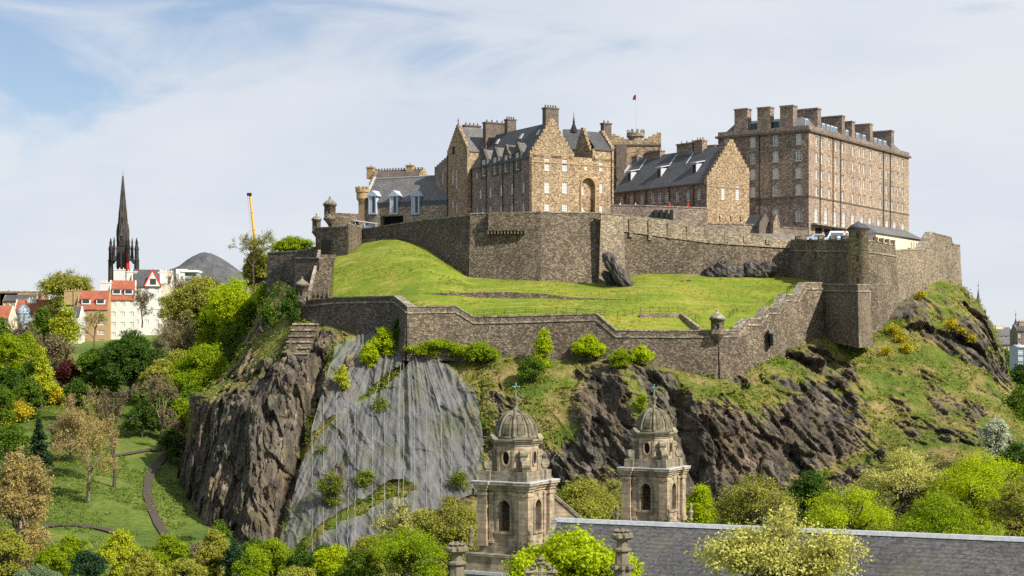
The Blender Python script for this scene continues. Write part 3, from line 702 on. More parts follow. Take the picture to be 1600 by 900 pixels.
# upper wall
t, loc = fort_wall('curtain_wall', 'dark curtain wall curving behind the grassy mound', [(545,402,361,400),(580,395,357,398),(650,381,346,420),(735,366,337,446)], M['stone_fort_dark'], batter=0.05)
t, loc = fort_wall('curtain_wall', 'high bulging battery wall below the tall gabled building', [(735,366,335,448),(762,365,334,448),(845,362,332,450),(938,366,334,452)], M['stone_fort'], thick=2.0, batter=0.10, course=None)
mb = MB(); a = P(763, 333, 363.6) - loc; b = P(820, 333, 362.0) - loc
mb.hull([(a[0], a[1] - 0.9, a[2] - 3.9), (b[0], b[1] - 0.9, b[2] - 3.9), (b[0], b[1] + 2, b[2] - 3.9), (a[0], a[1] + 2, a[2] - 3.9)], [(a[0], a[1] - 0.9, a[2] + .2), (b[0], b[1] - 0.9, b[2] + .2), (b[0], b[1] + 2, b[2] + .2), (a[0], a[1] + 2, a[2] + .2)])
mb.build('projecting_parapet', M['stone_fort'], t)
mb = MB()
for k in range(12):
    f_ = k / 11; x = a[0] + (b[0] - a[0]) * f_; y = a[1] + (b[1] - a[1]) * f_
    mb.box(x - 0.17, y - 0.8, a[2] - 4.7, x + 0.17, y + 1.2, a[2] - 3.92)
mb.build('corbels', M['dark_trim'], t)
t, loc = fort_wall('buttress', 'pale square buttress in the upper wall above the leaning rock', [(938,364.6,334,446),(939,363.2,334,446),(973,365.0,337,430),(974,369,337,430)], M['stone_fort_light'], thick=1.2, batter=0.035, cat='buttress')
t, loc = fort_wall('curtain_wall', 'long two tone curtain wall right of the buttress with pale pilasters', [(973,370,337,440),(1060,372,347,440),(1107,373,358,440),(1236,376.5,376,444)], M['stone_fort'], batter=0.04, thick=1.4)
for k, px in enumerate((986, 1016, 1046, 1076, 1105, 1135, 1165, 1200)):
    f_ = (px - 973) / 263; Y = 370 + f_ * 6.5; tp = np.interp(px, [973, 1060, 1107, 1236], [337, 347, 358, 376])
    a = P(px, tp + 2, Y - 0.55) - loc; hgt = [4.3, 4.5, 3.6, 3.2, 2.5, 2.2, 1.6, 1.2][k]
    mb = MB(); mb.box(a[0] - 0.42, a[1] - 0.15, a[2] - hgt, a[0] + 0.42, a[1] + 1.2, a[2]); mb.build('pilaster', M['stone_fort_light'], t)
# upper face of paler later masonry
lp = [np.array((XW(px, Y), Y, ZW(tp, Y))) - loc for px, Y, tp in ((974.5, 369.93, 337), (1060, 371.93, 347), (1107, 372.93, 358), (1235.5, 376.4, 376))]
mb = MB(); n = len(lp); lowz = [3.6, 3.9, 3.2, 1.8]; fo = offs(lp, 0.30); fo2 = offs(lp, 0.10)
vs = []
for i in range(n): vs += [(*fo[i], lp[i][2] - lowz[i]), (*fo2[i], lp[i][2] - 0.02)]
mb.add(vs, [(2 * i, 2 * i + 2, 2 * i + 3, 2 * i + 1) for i in range(n - 1)]); mb.build('pale_upper_masonry', M['stone_fort_light'], t)
t, loc = fort_wall('terrace_wall', 'dark terrace parapet with corbels and visitors behind it', [(955,377,321,345),(1030,377,323,352),(1106,379,326,362)], M['stone_shade'], thick=0.8, batter=0.0)
mb = MB()
for px in (1024, 1033, 1041, 1049):
    a = P(px, 336, 376.4) - loc; mb.box(a[0] - .35, a[1] - .9, a[2] - 1.1, a[0] + .35, a[1] + .5, a[2] + 1.1)
mb.build('machicolation', M['iron'], t)
t, loc = fort_wall('terrace_wall', 'long pale terrace wall at the foot of the barracks', [(1106,383,350,365),(1180,384,352,370),(1236,384.5,357,380),(1262,384,358,385)], M['stone_fort_light'], thick=0.8, batter=0.0)
# far left walls
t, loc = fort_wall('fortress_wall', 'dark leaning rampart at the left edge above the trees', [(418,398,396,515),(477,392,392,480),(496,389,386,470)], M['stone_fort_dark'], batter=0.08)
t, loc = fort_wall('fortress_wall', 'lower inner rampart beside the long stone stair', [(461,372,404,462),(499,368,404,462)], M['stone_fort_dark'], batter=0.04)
# gatehouse
def prism_block(name, label, cat, corners, top, bot, mat, cope=True):
    pts = [(XW(p, Y), Y) for p, Y in corners]; c = (np.mean([p[0] for p in pts]), np.mean([p[1] for p in pts]), bot)
    t = thing(name, label, cat, c); loc = np.array(c)
    rel = [(p[0] - c[0], p[1] - c[1]) for p in pts]
    MB().hull([(*r, 0) for r in rel], [(*r, top - bot) for r in rel]).build('masonry', mat, t)
    if cope:
        MB().hull([(r[0] * 1.03, r[1] * 1.03, top - bot + .003) for r in rel], [(r[0] * 1.03, r[1] * 1.03, top - bot + .3) for r in rel]).build('coping', M['coping'], t)
    return t, loc
t, loc = prism_block('gatehouse', 'squat stone gatehouse block with a dark doorway above the stair', 'gatehouse', [(493,386),(543,380),(548,396),(498,402)], ZW(356, 383), ZW(420, 383), M['stone_fort'])
a = P(508.5, 385, 383.6) - loc; MB().box(a[0] - 0.85, a[1] - 1.2, a[2] - 1.8, a[0] + 0.85, a[1] + 1, a[2] + 1.5).build('doorway', M['black'], t)
turret(t, loc, P(494.5, 362, 387), 1.0, 2.6, M['stone_fort'])
t, loc = prism_block('gatehouse', 'upper gun platform with a domed turret behind the gatehouse', 'gatehouse', [(513,400),(560,404),(568,420),(515,420)], ZW(333, 402), ZW(362, 402), M['stone_fort'], False)
turret(t, loc, P(515.5, 341, 399.5), 1.4, 3.0, M['stone_fort'])
t, loc = prism_block('gatehouse', 'angled flanking wall joining the gatehouse to the curtain wall', 'wall', [(544,381),(565,394),(563,400),(542,392)], ZW(353, 388), ZW(400, 388), M['stone_fort'])
# stair down to the turret
st = thing('stone_stair', 'long straight stone stair running down beside the lawn', 'stair', tuple(P(495, 465, 352)))
mb = MB(); s0 = P(497, 462, 353); s1 = P(512, 398, 379); n = 34
for i in range(n):
    a = s0 + (s1 - s0) * i / n - np.array(st.location); b = s0 + (s1 - s0) * (i + 1) / n - np.array(st.location)
    mb.box(a[0] - 1.7, a[1], a[2] - 3, a[0] + 1.9, b[1], b[2])
mb.build('steps', M['stone_fort'], st)
mb = MB(); strip(mb, [s0 - np.array(st.location) + np.array((-1.9, 0, 0.9)), s1 - np.array(st.location) + np.array((-1.9, 0, 0.9))], 0.3, 0.3, -4, 0.2); mb.build('side_wall', M['coping'], st)
# masonry patching the crag
st = thing('stepped_buttress', 'stepped masonry buttress patched into the crag below the sentry turret', 'buttress', tuple(P(470, 560, 338)))
mb = MB()
for k in range(11):
    a = P(478 - k * 1.6, 508 + k * 4.6, 344 - k * 1.1) - np.array(st.location)
    w = 2.6 - k * 0.02; mb.box(a[0] - w, a[1] - 1.2, a[2] - 3.5, a[0] + w, a[1] + 4.5, a[2] + 0.1 * (k % 2))
mb.build('masonry', M['stone_fort'], st)
for k in range(0, 11, 2):
    a = P(478 - k * 1.6, 508 + k * 4.6, 344 - k * 1.1) - np.array(st.location); MB().box(a[0] - 2.7, a[1] - 1.45, a[2] + .05 + .1 * (k % 2), a[0] + 2.7, a[1] + .4, a[2] + .4).build('tread', M['coping'], st)
t, loc = fort_wall('garden_wall', 'small masonry wall perched on the left shoulder of the crag', [(296,346,620,652),(318,340,620,655),(346,338,622,640)], M['stone_fort'], thick=1.2, batter=0.02)
# lawn retaining wall and pit walls
t, loc = fort_wall('retaining_wall', 'low dry stone terrace step crossing the middle of the lawn', [(645,344.5,459,464),(700,342,458,465),(790,342,456,465),(850,341,459,467),(900,340,465,471),(985,340,468,471)], M['stone_fort'], thick=0.5, batter=0.0, cope=False, extra=0.8)
t, loc = fort_wall('retaining_wall', 'pale rubble wall of the sunken gun pit behind the outer wall', [(1000,329,489,526),(1062,330,490,526),(1066,329,492,526),(1092,322,512,526)], M['stone_fort_light'], thick=0.6, batter=0.0, cope=False)

# ------------------------------------------------------------------ buildings
class Frame:
    def __init__(s, px, Y, deg, z0):
        s.th = math.radians(deg); s.o = np.array((XW(px, Y), Y)); s.u = np.array((math.cos(s.th), math.sin(s.th))); s.v = np.array((-s.u[1], s.u[0])); s.z0 = z0
    def along(s, px, d, base=(0, 0)):
        b = s.o + s.u * base[0] + s.v * base[1]; e = s.u if d == 'u' else s.v; k = (px - CX) / F
        return (k * b[1] - b[0]) / (e[0] - k * e[1])
    def z(s, py, x, y): return ZW(py, (s.o + s.u * x + s.v * y)[1]) - s.z0
    def thing(s, name, label, cat, group=None): return thing(name, label, cat, (*s.o, s.z0), s.th, group)
def wall_grid(mb, p0, du, n, L, z0, z1, holes=(), rec=0.28):
    rec0 = rec
    """a wall face starting at p0 along du (plan), outward normal n, with real recessed openings"""
    p0 = np.array(p0, float); du = np.array(du, float); n = np.array(n, float)
    xs = sorted({0.0, L, *[h[0] for h in holes], *[h[1] for h in holes]}); zs = sorted({z0, z1, *[h[2] for h in holes], *[h[3] for h in holes]})
    def pt(s, z, d=0.0): q = p0 + du * s - n * d; return (q[0], q[1], z)
    for a, b in zip(xs[:-1], xs[1:]):
        for c, d in zip(zs[:-1], zs[1:]):
            m, k = (a + b) / 2, (c + d) / 2
            if any(h[0] < m < h[1] and h[2] < k < h[3] for h in holes): continue
            mb.quad(pt(a, c), pt(b, c), pt(b, d), pt(a, d))
    for a, b, c, d, *re_ in holes:
        rec = re_[0] if re_ else rec0
        mb.quad(pt(a, c), pt(a, d), pt(a, d, rec), pt(a, c, rec)); mb.quad(pt(b, c), pt(b, d), pt(b, d, rec), pt(b, c, rec))
        mb.quad(pt(a, c), pt(b, c), pt(b, c, rec), pt(a, c, rec)); mb.quad(pt(a, d), pt(b, d), pt(b, d, rec), pt(a, d, rec))
        mb.quad(pt(a, c, rec), pt(b, c, rec), pt(b, d, rec), pt(a, d, rec))
_wc = {}
def window(par, p0, du, n, s, zc, w, h, rec=0.2, bars=(1, 3), frame='white', pane='glass', sur=None, arch=False):
    """sash window: frame with glazing bars, its pane and (optionally) the dressed stone round it"""
    key = (round(w, 1), round(h, 1), bars, frame, pane, sur, arch); w, h = key[0], key[1]
    if key not in _wc:
        f = MB(); b = 0.17; x0, x1, z0, z1 = -w / 2, w / 2, -h / 2, h / 2
        f.box(x0, 0, z0, x0 + b, .1, z1); f.box(x1 - b, 0, z0, x1, .1, z1)
        f.box(x0 + b, 0.002, z0, x1 - b, .098, z0 + b); f.box(x0 + b, 0.002, z1 - b, x1 - b, .098, z1)
        nb, hb = bars
        for i in range(nb):
            x = x0 + b + (w - 2 * b) * (i + 1) / (nb + 1); f.box(x - .045, .02, z0 + b, x + .045, .08, z1 - b)
        for i in range(hb):
            z = z0 + b + (h - 2 * b) * (i + 1) / (hb + 1); k = .07 if i == hb // 2 else .04; f.box(x0 + b, .025, z - k, x1 - b, .075, z + k)
        if arch:
            pts = [(w / 2 * math.cos(math.pi * i / 10), z1 + w / 2 * math.sin(math.pi * i / 10)) for i in range(11)]
            for (a0, c0), (a1, c1) in zip(pts[:-1], pts[1:]): f.tube((a0, .05, c0), (a1, .05, c1), .08, .08, 4)
            f.box(-.04, .02, z1, .04, .08, z1 + w / 2)
        p = MB(); p.box(x0 + .05, .105, z0 + .05, x1 - .05, .135, z1 - .05)
        if arch:
            ring = [(w / 2 * math.cos(math.pi * i / 10), z1 - .05 + w / 2 * math.sin(math.pi * i / 10)) for i in range(11)]
            p.hull([(a, .105, c) for a, c in ring], [(a, .135, c) for a, c in ring])
        g = None
        if sur:
            g = MB(); k = .22
            g.box(x0 - k, -.26, z0 - .22, x1 + k, -.16, z0); g.box(x0 - k, -.25, z1, x1 + k, -.165, z1 + k) if not arch else None
            g.box(x0 - k, -.245, z0, x0, -.17, z1); g.box(x1, -.245, z0, x1 + k, -.17, z1)
            if arch:
                for i in range(10):
                    t0, t1 = math.pi * i / 10, math.pi * (i + 1) / 10; r0, r1 = w / 2 + .02, w / 2 + .3
                    q = [(r0 * math.cos(t0), z1 + r0 * math.sin(t0)), (r1 * math.cos(t0), z1 + r1 * math.sin(t0)), (r1 * math.cos(t1), z1 + r1 * math.sin(t1)), (r0 * math.cos(t1), z1 + r0 * math.sin(t1))]
                    g.hull([(a, -.245, c) for a, c in q], [(a, -.17, c) for a, c in q])
        _wc[key] = (f.mesh('window', M[frame]), p.mesh('pane', M[pane]), g.mesh('surround', M[sur]) if g else None)
    fm, pm, gm = _wc[key]
    du = np.array(du, float); n = np.array(n, float); q = np.array(p0) + du * s - n * rec
    m = Matrix(((du[0], -n[0], 0, q[0]), (du[1], -n[1], 0, q[1]), (0, 0, 1, zc), (0, 0, 0, 1)))
    o = part(fm, 'window', par, m); part(pm, 'pane', o)
    if gm: part(gm, 'surround', o, Matrix.Translation((0, 0.2 - rec, 0)))
    return o
def chimney(par, x0, y0, x1, y1, z0, z1, mat='stone_shade', pots=3, along='x'):
    mb = MB(); mb.box(x0, y0, z0, x1, y1, z1 - .35); mb.box(x0 - .15, y0 - .15, z1 - .348, x1 + .15, y1 + .15, z1)
    for i in range(pots):
        f_ = (i + .5) / pots
        px_, py_ = (x0 + (x1 - x0) * f_, (y0 + y1) / 2) if along == 'x' else ((x0 + x1) / 2, y0 + (y1 - y0) * f_)
        mb.tube((px_, py_, z1 - .01), (px_, py_, z1 + .65), .2, .16, 8)
    return mb.build('chimney', M[mat], par)
def gable(mb, axis, c0, c1, pos, th, ze, zr, steps=0, over=0.45):
    """triangular gable head; axis 'x': spans c0..c1 in x at y=pos..pos+th"""
    mid = (c0 + c1) / 2
    def q(s, d, z): return (s, d, z) if axis == 'x' else (d, s, z)
    a, b = pos, pos + th
    mb.hull([q(c0, a, ze), q(c1, a, ze), q(mid, a, zr)], [q(c0, b, ze), q(c1, b, ze), q(mid, b, zr)])
    for i in range(steps):
        f0, f1 = i / steps, (i + 1) / steps
        for s0, s1 in ((c0 + (mid - c0) * f0, c0 + (mid - c0) * f1), (c1 + (mid - c1) * f1, c1 + (mid - c1) * f0)):
            z0, z1 = ze + (zr - ze) * f0 - .15, ze + (zr - ze) * f1 + over
            lo, hi = min(s0, s1), max(s0, s1)
            if axis == 'x': mb.box(lo, a - .06, z0, hi + .002, b + .06, z1)
            else: mb.box(a - .06, lo, z0, b + .06, hi + .002, z1)
def roof_pitch(mb, axis, c0, c1, p0, p1, ze, zr, th=.22, over=.25):
    """two slopes, ridge along the other axis from p0 to p1"""
    mid = (c0 + c1) / 2; sl = (zr - ze) / (mid - c0)
    def q(s, d, z): return (s, d, z) if axis == 'x' else (d, s, z)
    for e in (c0, c1):
        sg = -1 if e == c0 else 1; eo = e + sg * over; zo = ze - over * sl
        mb.hull([q(eo, p0, zo), q(eo, p1, zo), q(mid, p1, zr), q(mid, p0, zr)], [q(eo, p0, zo + th), q(eo, p1, zo + th), q(mid, p1, zr + th), q(mid, p0, zr + th)])
def pipe(par, p, z0, z1, r=.09): return MB().tube((p[0], p[1], z0), (p[0], p[1], z1), r, r, 6).build('drainpipe', M['pipe'], par)

# --- tall gabled building in the middle
f = Frame(828, 378, 30, 66.0)
t = f.thing('gabled_building', 'tall old stone building with a crow stepped gable and pedimented dormers', 'building')
W = f.along(897, 'u'); L = f.along(737.5, 'v'); W2 = f.along(959, 'u')
ze = f.z(245, 0, 0); zr = f.z(190, W / 2, 0)
U, V_, nF, nL = (1, 0), (0, 1), (0, -1), (-1, 0)
def zoom3(x, y): return 680 + x / 4, 130 + y / 4
fw = []
for x, y, w, h in [(700, 500, 33, 92), (810, 503, 33, 92), (700, 650, 33, 70), (810, 652, 33, 70), (700, 782, 33, 64), (810, 784, 33, 64), (942, 527, 18, 34), (1037, 520, 24, 58), (1037, 655, 22, 62), (1037, 787, 22, 50), (928, 672, 20, 44), (928, 797, 20, 40)]:
    px, py = zoom3(x, y); s = f.along(px, 'u'); Yk = (f.o + f.u * s)[1]; fw.append((s, f.z(py, s, 0), max(.7, w / 4 / F * Yk / .9), h / 4 / F * Yk))
mb = MB()
xa0, xa1 = f.along(908, 'u'), f.along(929, 'u'); za0, za1 = f.z(332, xa0, 0), f.z(290, xa0, 0); r = (xa1 - xa0) / 2; cx0 = (xa0 + xa1) / 2
wall_grid(mb, (0, 0), U, nF, W2, 0, ze, [(s - w / 2, s + w / 2, z - h / 2, z + h / 2) for s, z, w, h in fw[:-2]] + [(xa0, xa1, za0, za1 + r, 1.0)])
for i in range(12):                                                # stone above the arch curve
    t0, t1 = math.pi * i / 12, math.pi * (i + 1) / 12; q = [(cx0 + r * math.cos(t0), za1 + r * math.sin(t0)), (cx0 + r * math.cos(t0), za1 + r + .0), (cx0 + r * math.cos(t1), za1 + r + .0), (cx0 + r * math.cos(t1), za1 + r * math.sin(t1))]
    mb.hull([(a, 0.001, c) for a, c in q], [(a, .95, c) for a, c in q])
lw = []
for x, y, w, h in [(283, 690, 25, 62), (345, 682, 25, 62), (412, 670, 25, 65), (480, 660, 25, 65), (551, 650, 25, 66), (262, 800, 18, 40), (297, 797, 18, 40), (345, 795, 25, 50), (410, 790, 25, 52), (480, 785, 25, 55), (551, 777, 25, 58), (260, 578, 22, 36)]:
    px, py = zoom3(x, y); s = f.along(px, 'v'); Yk = (f.o + f.v * s)[1]; lw.append((s, f.z(py, 0, s), w / 4 / F * Yk / .5 * .55, h / 4 / F * Yk))
mbf = MB(); wall_grid(mbf, (0, 0), V_, nL, L, 0, ze, [(s - w / 2, s + w / 2, z - h / 2, z + h / 2) for s, z, w, h in lw]); mbf.build('side_wall', M['stone_shade'], t)  # darker stone than the front: shade put into the colour
wall_grid(mb, (W2, 0), V_, (1, 0), 14, 0, ze)
gable(mb, 'x', 0, W, 0, .7, ze, zr, 10, .65)
ztop = f.z(234, W2, 0)                       # right hand block
xg = f.along(926, 'u')
mb.box(xg, 0.0, ze + .003, W2, .7, ztop); mb.box(W2 - .7, .7, ze + .003, W2, 9, ztop)
gable(mb, 'y', 0, 9.2, xg, .7, ze, ze + 8.0, 9, .4)
mb.box(xg + .003, 0.003, ze, xg + .7, 9.2, ze + .4)
gable(mb, 'y', 0, 9.2, W2 - .7, .7, ztop, ztop + 4.6, 7, .4)
mb.build('wall', M['stone_warm'], t)
mb = MB(); roof_pitch(mb, 'x', 0, W, .7, L + 3, ze, zr - .3)
mb.build('roof', M['slate'], t)
mb = MB(); roof_pitch(mb, 'y', 0, 9.2, xg + .7, W2 - .3, ztop - .2, ztop + 4.4); mb.build('roof', M['slate'], t)
MB().box(-.06, -.12, f.z(252, 0, 0) - .12, W2 + .1, .1, f.z(252, 0, 0) + .12).build('string_course', M['trim'], t)
MB().box(xg + .2, -.15, ztop - .1, W2 + .15, .1, ztop + .2).build('eaves_course', M['dark_trim'], t)
for i, (s, z, w, h) in enumerate(fw): window(t, (0, 0), U, nF, s, z, w, h, sur='trim' if i < 10 else None, rec=.12 if i < 10 else .85, pane='painted_sky')
for s, z, w, h in lw: window(t, (0, 0), V_, nL, s, z, w, h, rec=.12, sur='stone_shade', pane='painted_sky')
for x, y in [(305, 525), (375, 520), (445, 505), (515, 498)]:       # pedimented dormers breaking the eaves
    px, py = zoom3(x, y); s = f.along(px, 'v'); z = f.z(py, 0, s); w = 1.55
    d = MB(); zb, zt = ze - 3.0, ze + 1.6
    wall_grid(d, (-.12, s - w), V_, nL, 2 * w, zb, zt, [(w - .75, w + .75, zb + .5, zt - .1)])
    d.box(-.115, s - w, zb, .6, s - w + .25, zt); d.box(-.115, s + w - .25, zb, .6, s + w, zt)
    d.hull([(-.2, s - w - .1, zt + .003), (-.2, s + w + .1, zt + .003), (-.2, s, zt + 2.5)], [(.5, s - w - .1, zt + .003), (.5, s + w + .1, zt + .003), (.5, s, zt + 2.5)])
    o = d.build('dormer', M['sooty_light'], t)
    window(o, (-.12, 0), V_, nL, s, (zb + .5 + zt - .1) / 2, 1.5, zt - zb - .6, rec=.1, bars=(1, 4), pane='painted_sky')
    rf = MB(); roof_pitch(rf, 'y', s - w, s + w, .5, 3.8, zt, zt + 2.2, .12, .1); rf.build('dormer_roof', M['slate_light'], o)
for x in (230, 322, 425, 492): pipe(t, (-.16, f.along(680 + x / 4, 'v')), 0, ze)
pipe(t, (.25, -.15), 0, ze); pipe(t, (f.along(955, 'u'), -.15), 0, ztop)
# tall blind arch
xa0, xa1 = f.along(908, 'u'), f.along(929, 'u'); za0, za1 = f.z(332, xa0, 0), f.z(290, xa0, 0)
mb = MB()
for i in range(12):
    t0, t1 = math.pi * i / 12, math.pi * (i + 1) / 12
    q = [(cx0 + rr_ * math.cos(tt), za1 + rr_ * math.sin(tt)) for rr_, tt in ((r, t0), (r + .35, t0), (r + .35, t1), (r, t1))]
    mb.hull([(a, -.3, c) for a, c in q], [(a, .02, c) for a, c in q])
mb.box(xa0 - .35, -.3, za0, xa0, .02, za1); mb.box(xa1, -.3, za0, xa1 + .35, .02, za1)
mb.build('blind_arch', M['trim'], t)
zc = f.z(168, W / 2, 0)
chimney(t, W / 2 - 1.75, -.02, W / 2 + 1.75, 1.5, zr - 1.2, zc, 'dark_trim', 5)
for px0, px1, tp, yy in ((759, 791, 190, L - 1.5), (793, 806.5, 185.5, L - 7.5)):
    x0 = f.along(px0, 'u', (0, yy)); x1 = f.along(px1, 'u', (0, yy)); chimney(t, x0, yy, x1, yy + 1.5, zr - 6, f.z(tp, x0, yy), 'dark_trim', 4)
x0 = f.along(942, 'u', (0, 4.6)); x1 = f.along(954, 'u', (0, 4.6)); chimney(t, x0, 4.2, x1, 5.6, ztop, f.z(192, x0, 5), 'dark_trim', 2)
for px, py in ((778, 210), (815, 202), (842, 196)):
    k = .72; y = f.along(px, 'v', (W / 2 * k, 0)); zz = ze + (zr - .3 - ze) * k
    MB().hull([(W / 2 * k - .45, y - .5, zz - .37), (W / 2 * k + .35, y - .5, zz + .83), (W / 2 * k + .35, y + .5, zz + .83), (W / 2 * k - .45, y + .5, zz - .37)], [(W / 2 * k - .6, y - .5, zz - .22), (W / 2 * k + .2, y - .5, zz + .98), (W / 2 * k + .2, y + .5, zz + .98), (W / 2 * k - .6, y + .5, zz - .22)]).build('skylight', M['lead'], t)
# lead verge at the far end of the roof
mb = MB(); mb.hull([(-.4, L + 1.0, ze - .1), (W / 2, L + 1.0, zr - .1), (W / 2, L + 1.4, zr - .1), (-.4, L + 1.4, ze - .1)], [(-.4, L + 1.0, ze + .35), (W / 2, L + 1.0, zr + .3), (W / 2, L + 1.4, zr + .3), (-.4, L + 1.4, ze + .35)]); mb.build('verge', M['lead'], t)
# cross wing at the back left
y0 = L + .6; x0 = -1.0
D = f.along(699, 'v', (x0, y0)); wz = f.z(235, x0, y0); wr = f.z(198, x0, y0 + D / 2)
mb = MB(); ww = []
for x, y, w, h in [(108, 585, 14, 95), (130, 600, 14, 120), (108, 750, 14, 60), (132, 780, 14, 60), (115, 420, 14, 50)]:
    px, py = zoom3(x, y); s = f.along(px, 'v', (x0, y0)); Yk = (f.o + f.u * x0 + f.v * (y0 + s))[1]; ww.append((s, f.z(py, x0, y0 + s), .95, h / 4 / F * Yk))
wall_grid(mb, (x0, y0), V_, nL, D, 0, wz, [(s - w / 2, s + w / 2, z - h / 2, z + h / 2) for s, z, w, h in ww if z + h / 2 < wz])
wall_grid(mb, (x0, y0), U, nF, 16, 0, wz); wall_grid(mb, (x0 + 16, y0), V_, (1, 0), D, 0, wz)
gable(mb, 'y', y0, y0 + D, x0, .7, wz, wr, 10, .45)
mb.build('wing_wall', M['stone_warm'], t)
for s, z, w, h in ww:
    if z + h / 2 < wz: window(t, (x0, y0), V_, nL, s, z, w, h)
    else: MB().box(x0 - .02, y0 + s - .5, z - 1, x0 + .3, y0 + s + .5, z + 1).build('niche', M['black'], t)
mb = MB(); roof_pitch(mb, 'y', y0, y0 + D, x0 + .7, x0 + 16, wz, wr - .2); mb.build('wing_roof', M['slate_light'], t)
MB().lathe([(.16, 0), (.22, .5), (.08, .9), (.2, 1.2), (.02, 1.9)], 8, (x0 + .3, y0 + D / 2, wr + .3)).build('finial', M['dark_trim'], t)
chimney(t, x0 + 4, y0 + D - 2, x0 + 8.5, y0 + D - .6, wr - 2, f.z(196, x0 + 4, y0 + D), 'dark_trim', 4)
pipe(t, (x0 - .15, y0 + D - .3), 0, wz)
# lower end block
y1 = y0 + D; D2 = f.along(679, 'v', (x0 + 1, y1)); ez = f.z(263, x0 + 1, y1 + D2)
mb = MB(); hs = []
for x, y, w, h in [(45, 590, 16, 75), (48, 730, 16, 62)]:
    px, py = zoom3(x, y); s = f.along(px, 'v', (x0 + 1, y1)); hs.append((s, f.z(py, x0 + 1, y1 + s), 1.0, h / 4 / F * 410))
wall_grid(mb, (x0 + 1, y1), V_, nL, D2, 0, ez, [(s - w / 2, s + w / 2, z - h / 2, z + h / 2) for s, z, w, h in hs])
wall_grid(mb, (x0 + 1, y1 + D2), U, (0, 1), 12, 0, ez)
rz1 = f.z(240, x0 + 1, y1)
n = 7
for i in range(n):
    mb.box(x0 + 1.003, y1 + D2 * i / n, ez - .2, x0 + 1.7, y1 + D2 * (i + 1) / n + .002, ez + (rz1 - ez) * (1 - i / n))
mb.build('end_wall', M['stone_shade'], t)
mb = MB(); mb.hull([(x0 + 1.7, y1, rz1 - .7), (x0 + 13, y1, rz1 - .7), (x0 + 13, y1 + D2, ez - .5), (x0 + 1.7, y1 + D2, ez - .5)], [(x0 + 1.7, y1, rz1 - .4), (x0 + 13, y1, rz1 - .4), (x0 + 13, y1 + D2, ez - .2), (x0 + 1.7, y1 + D2, ez - .2)]); mb.build('end_roof', M['slate'], t)
for s, z, w, h in hs: window(t, (x0 + 1, y1), V_, nL, s, z, w, h)

# --- building with a little spire behind
b = thing('spired_roof', 'small slate roofed block with a pointed fleche behind the crow stepped gable', 'building', tuple(P(893, 330, 404)))
q = lambda px, py, Y=404: np.array(P(px, py, Y)) - np.array(b.location)
a0, a1 = q(880, 232), q(915, 232)
mb = MB(); mb.box(a0[0], 0, 0, a1[0], 8, a0[2]); mb.build('wall', M['stone_shade'], b)
mb = MB(); roof_pitch(mb, 'y', 0, 8, a0[0], a1[0], a0[2], q(880, 200)[2]); mb.build('roof', M['slate'], b)
c = q(897.5, 212); MB().lathe([(.85, 0), (.85, 1.2), (1.05, 1.3), (.5, 2.9), (.25, 3.6), (.3, 3.8), (.08, 5.2), (.03, 6.4)], 8, (c[0], 3.9, c[2])).build('fleche', M['sooty'], b)

# --- long slate roofed range with gable
f = Frame(1104.4, 385, 37, 62.0)
t = f.thing('long_range', 'long low building with a big slate roof and a pale crow stepped gable end', 'building')
W = f.along(1180, 'u'); L = f.along(959, 'v'); ze = f.z(284, 0, 0); zr = f.z(222, W / 2, 0)
def zoom4(x, y): return 930 + x / 3.6, 130 + y / 3.6
mb = MB(); fw = []
for x, y, w, h in [(719, 612, 26, 84), (800, 615, 26, 84)]:
    px, py = zoom4(x, y); s = f.along(px, 'u'); fw.append((s, f.z(py, s, 0), 1.25, h / 3.6 / F * 389))
sl = []
for x, y in [(700, 762), (762, 765), (815, 765)]:
    px, py = zoom4(x, y); s = f.along(px, 'u'); sl.append((s, f.z(py, s, 0), .5, 1.3))
wall_grid(mb, (0, 0), U, nF, W, 0, ze, [(s - w / 2, s + w / 2, z - h / 2, z + h / 2) for s, z, w, h in fw + sl])
gable(mb, 'x', 0, W, 0, .8, ze, zr, 11, .65)
wall_grid(mb, (W, 0), V_, (1, 0), 20, 0, ze)
mb.build('wall', M['stone_warm'], t)
mb = MB(); lw = []
for x in (583, 522, 462, 403, 363, 323, 263, 203, 148):
    px, py = zoom4(x, 628 + (583 - x) * .085); s = f.along(px, 'v'); lw.append((s, f.z(py, 0, s), 1.3, 2.4))
wall_grid(mb, (0, 0.002), V_, nL, L, 0, ze, [(s - w / 2, s + w / 2, z - h / 2, z + h / 2) for s, z, w, h in lw])
mb.build('side_wall', M['stone_shade'], t)  # shaded flank darkened through its stone colour
for s, z, w, h in fw: window(t, (0, 0), U, nF, s, z, w, h, bars=(2, 5), rec=.12, sur='trim', pane='painted_sky')
for s, z, w, h in lw: window(t, (0, 0), V_, nL, s, z, w, h, bars=(1, 3))
mb = MB(); roof_pitch(mb, 'x', 0, W, .8, L, ze, zr - .9); mb.build('roof', M['slate'], t)
MB().box(-.35, .5, ze - .35, -.05, L, ze - .02).build('eaves_gutter', M['dark_trim'], t)
MB().box(.02, -.1, f.z(290, 0, 0) - .1, W, .05, f.z(290, 0, 0) + .1).build('string_course', M['trim'], t)
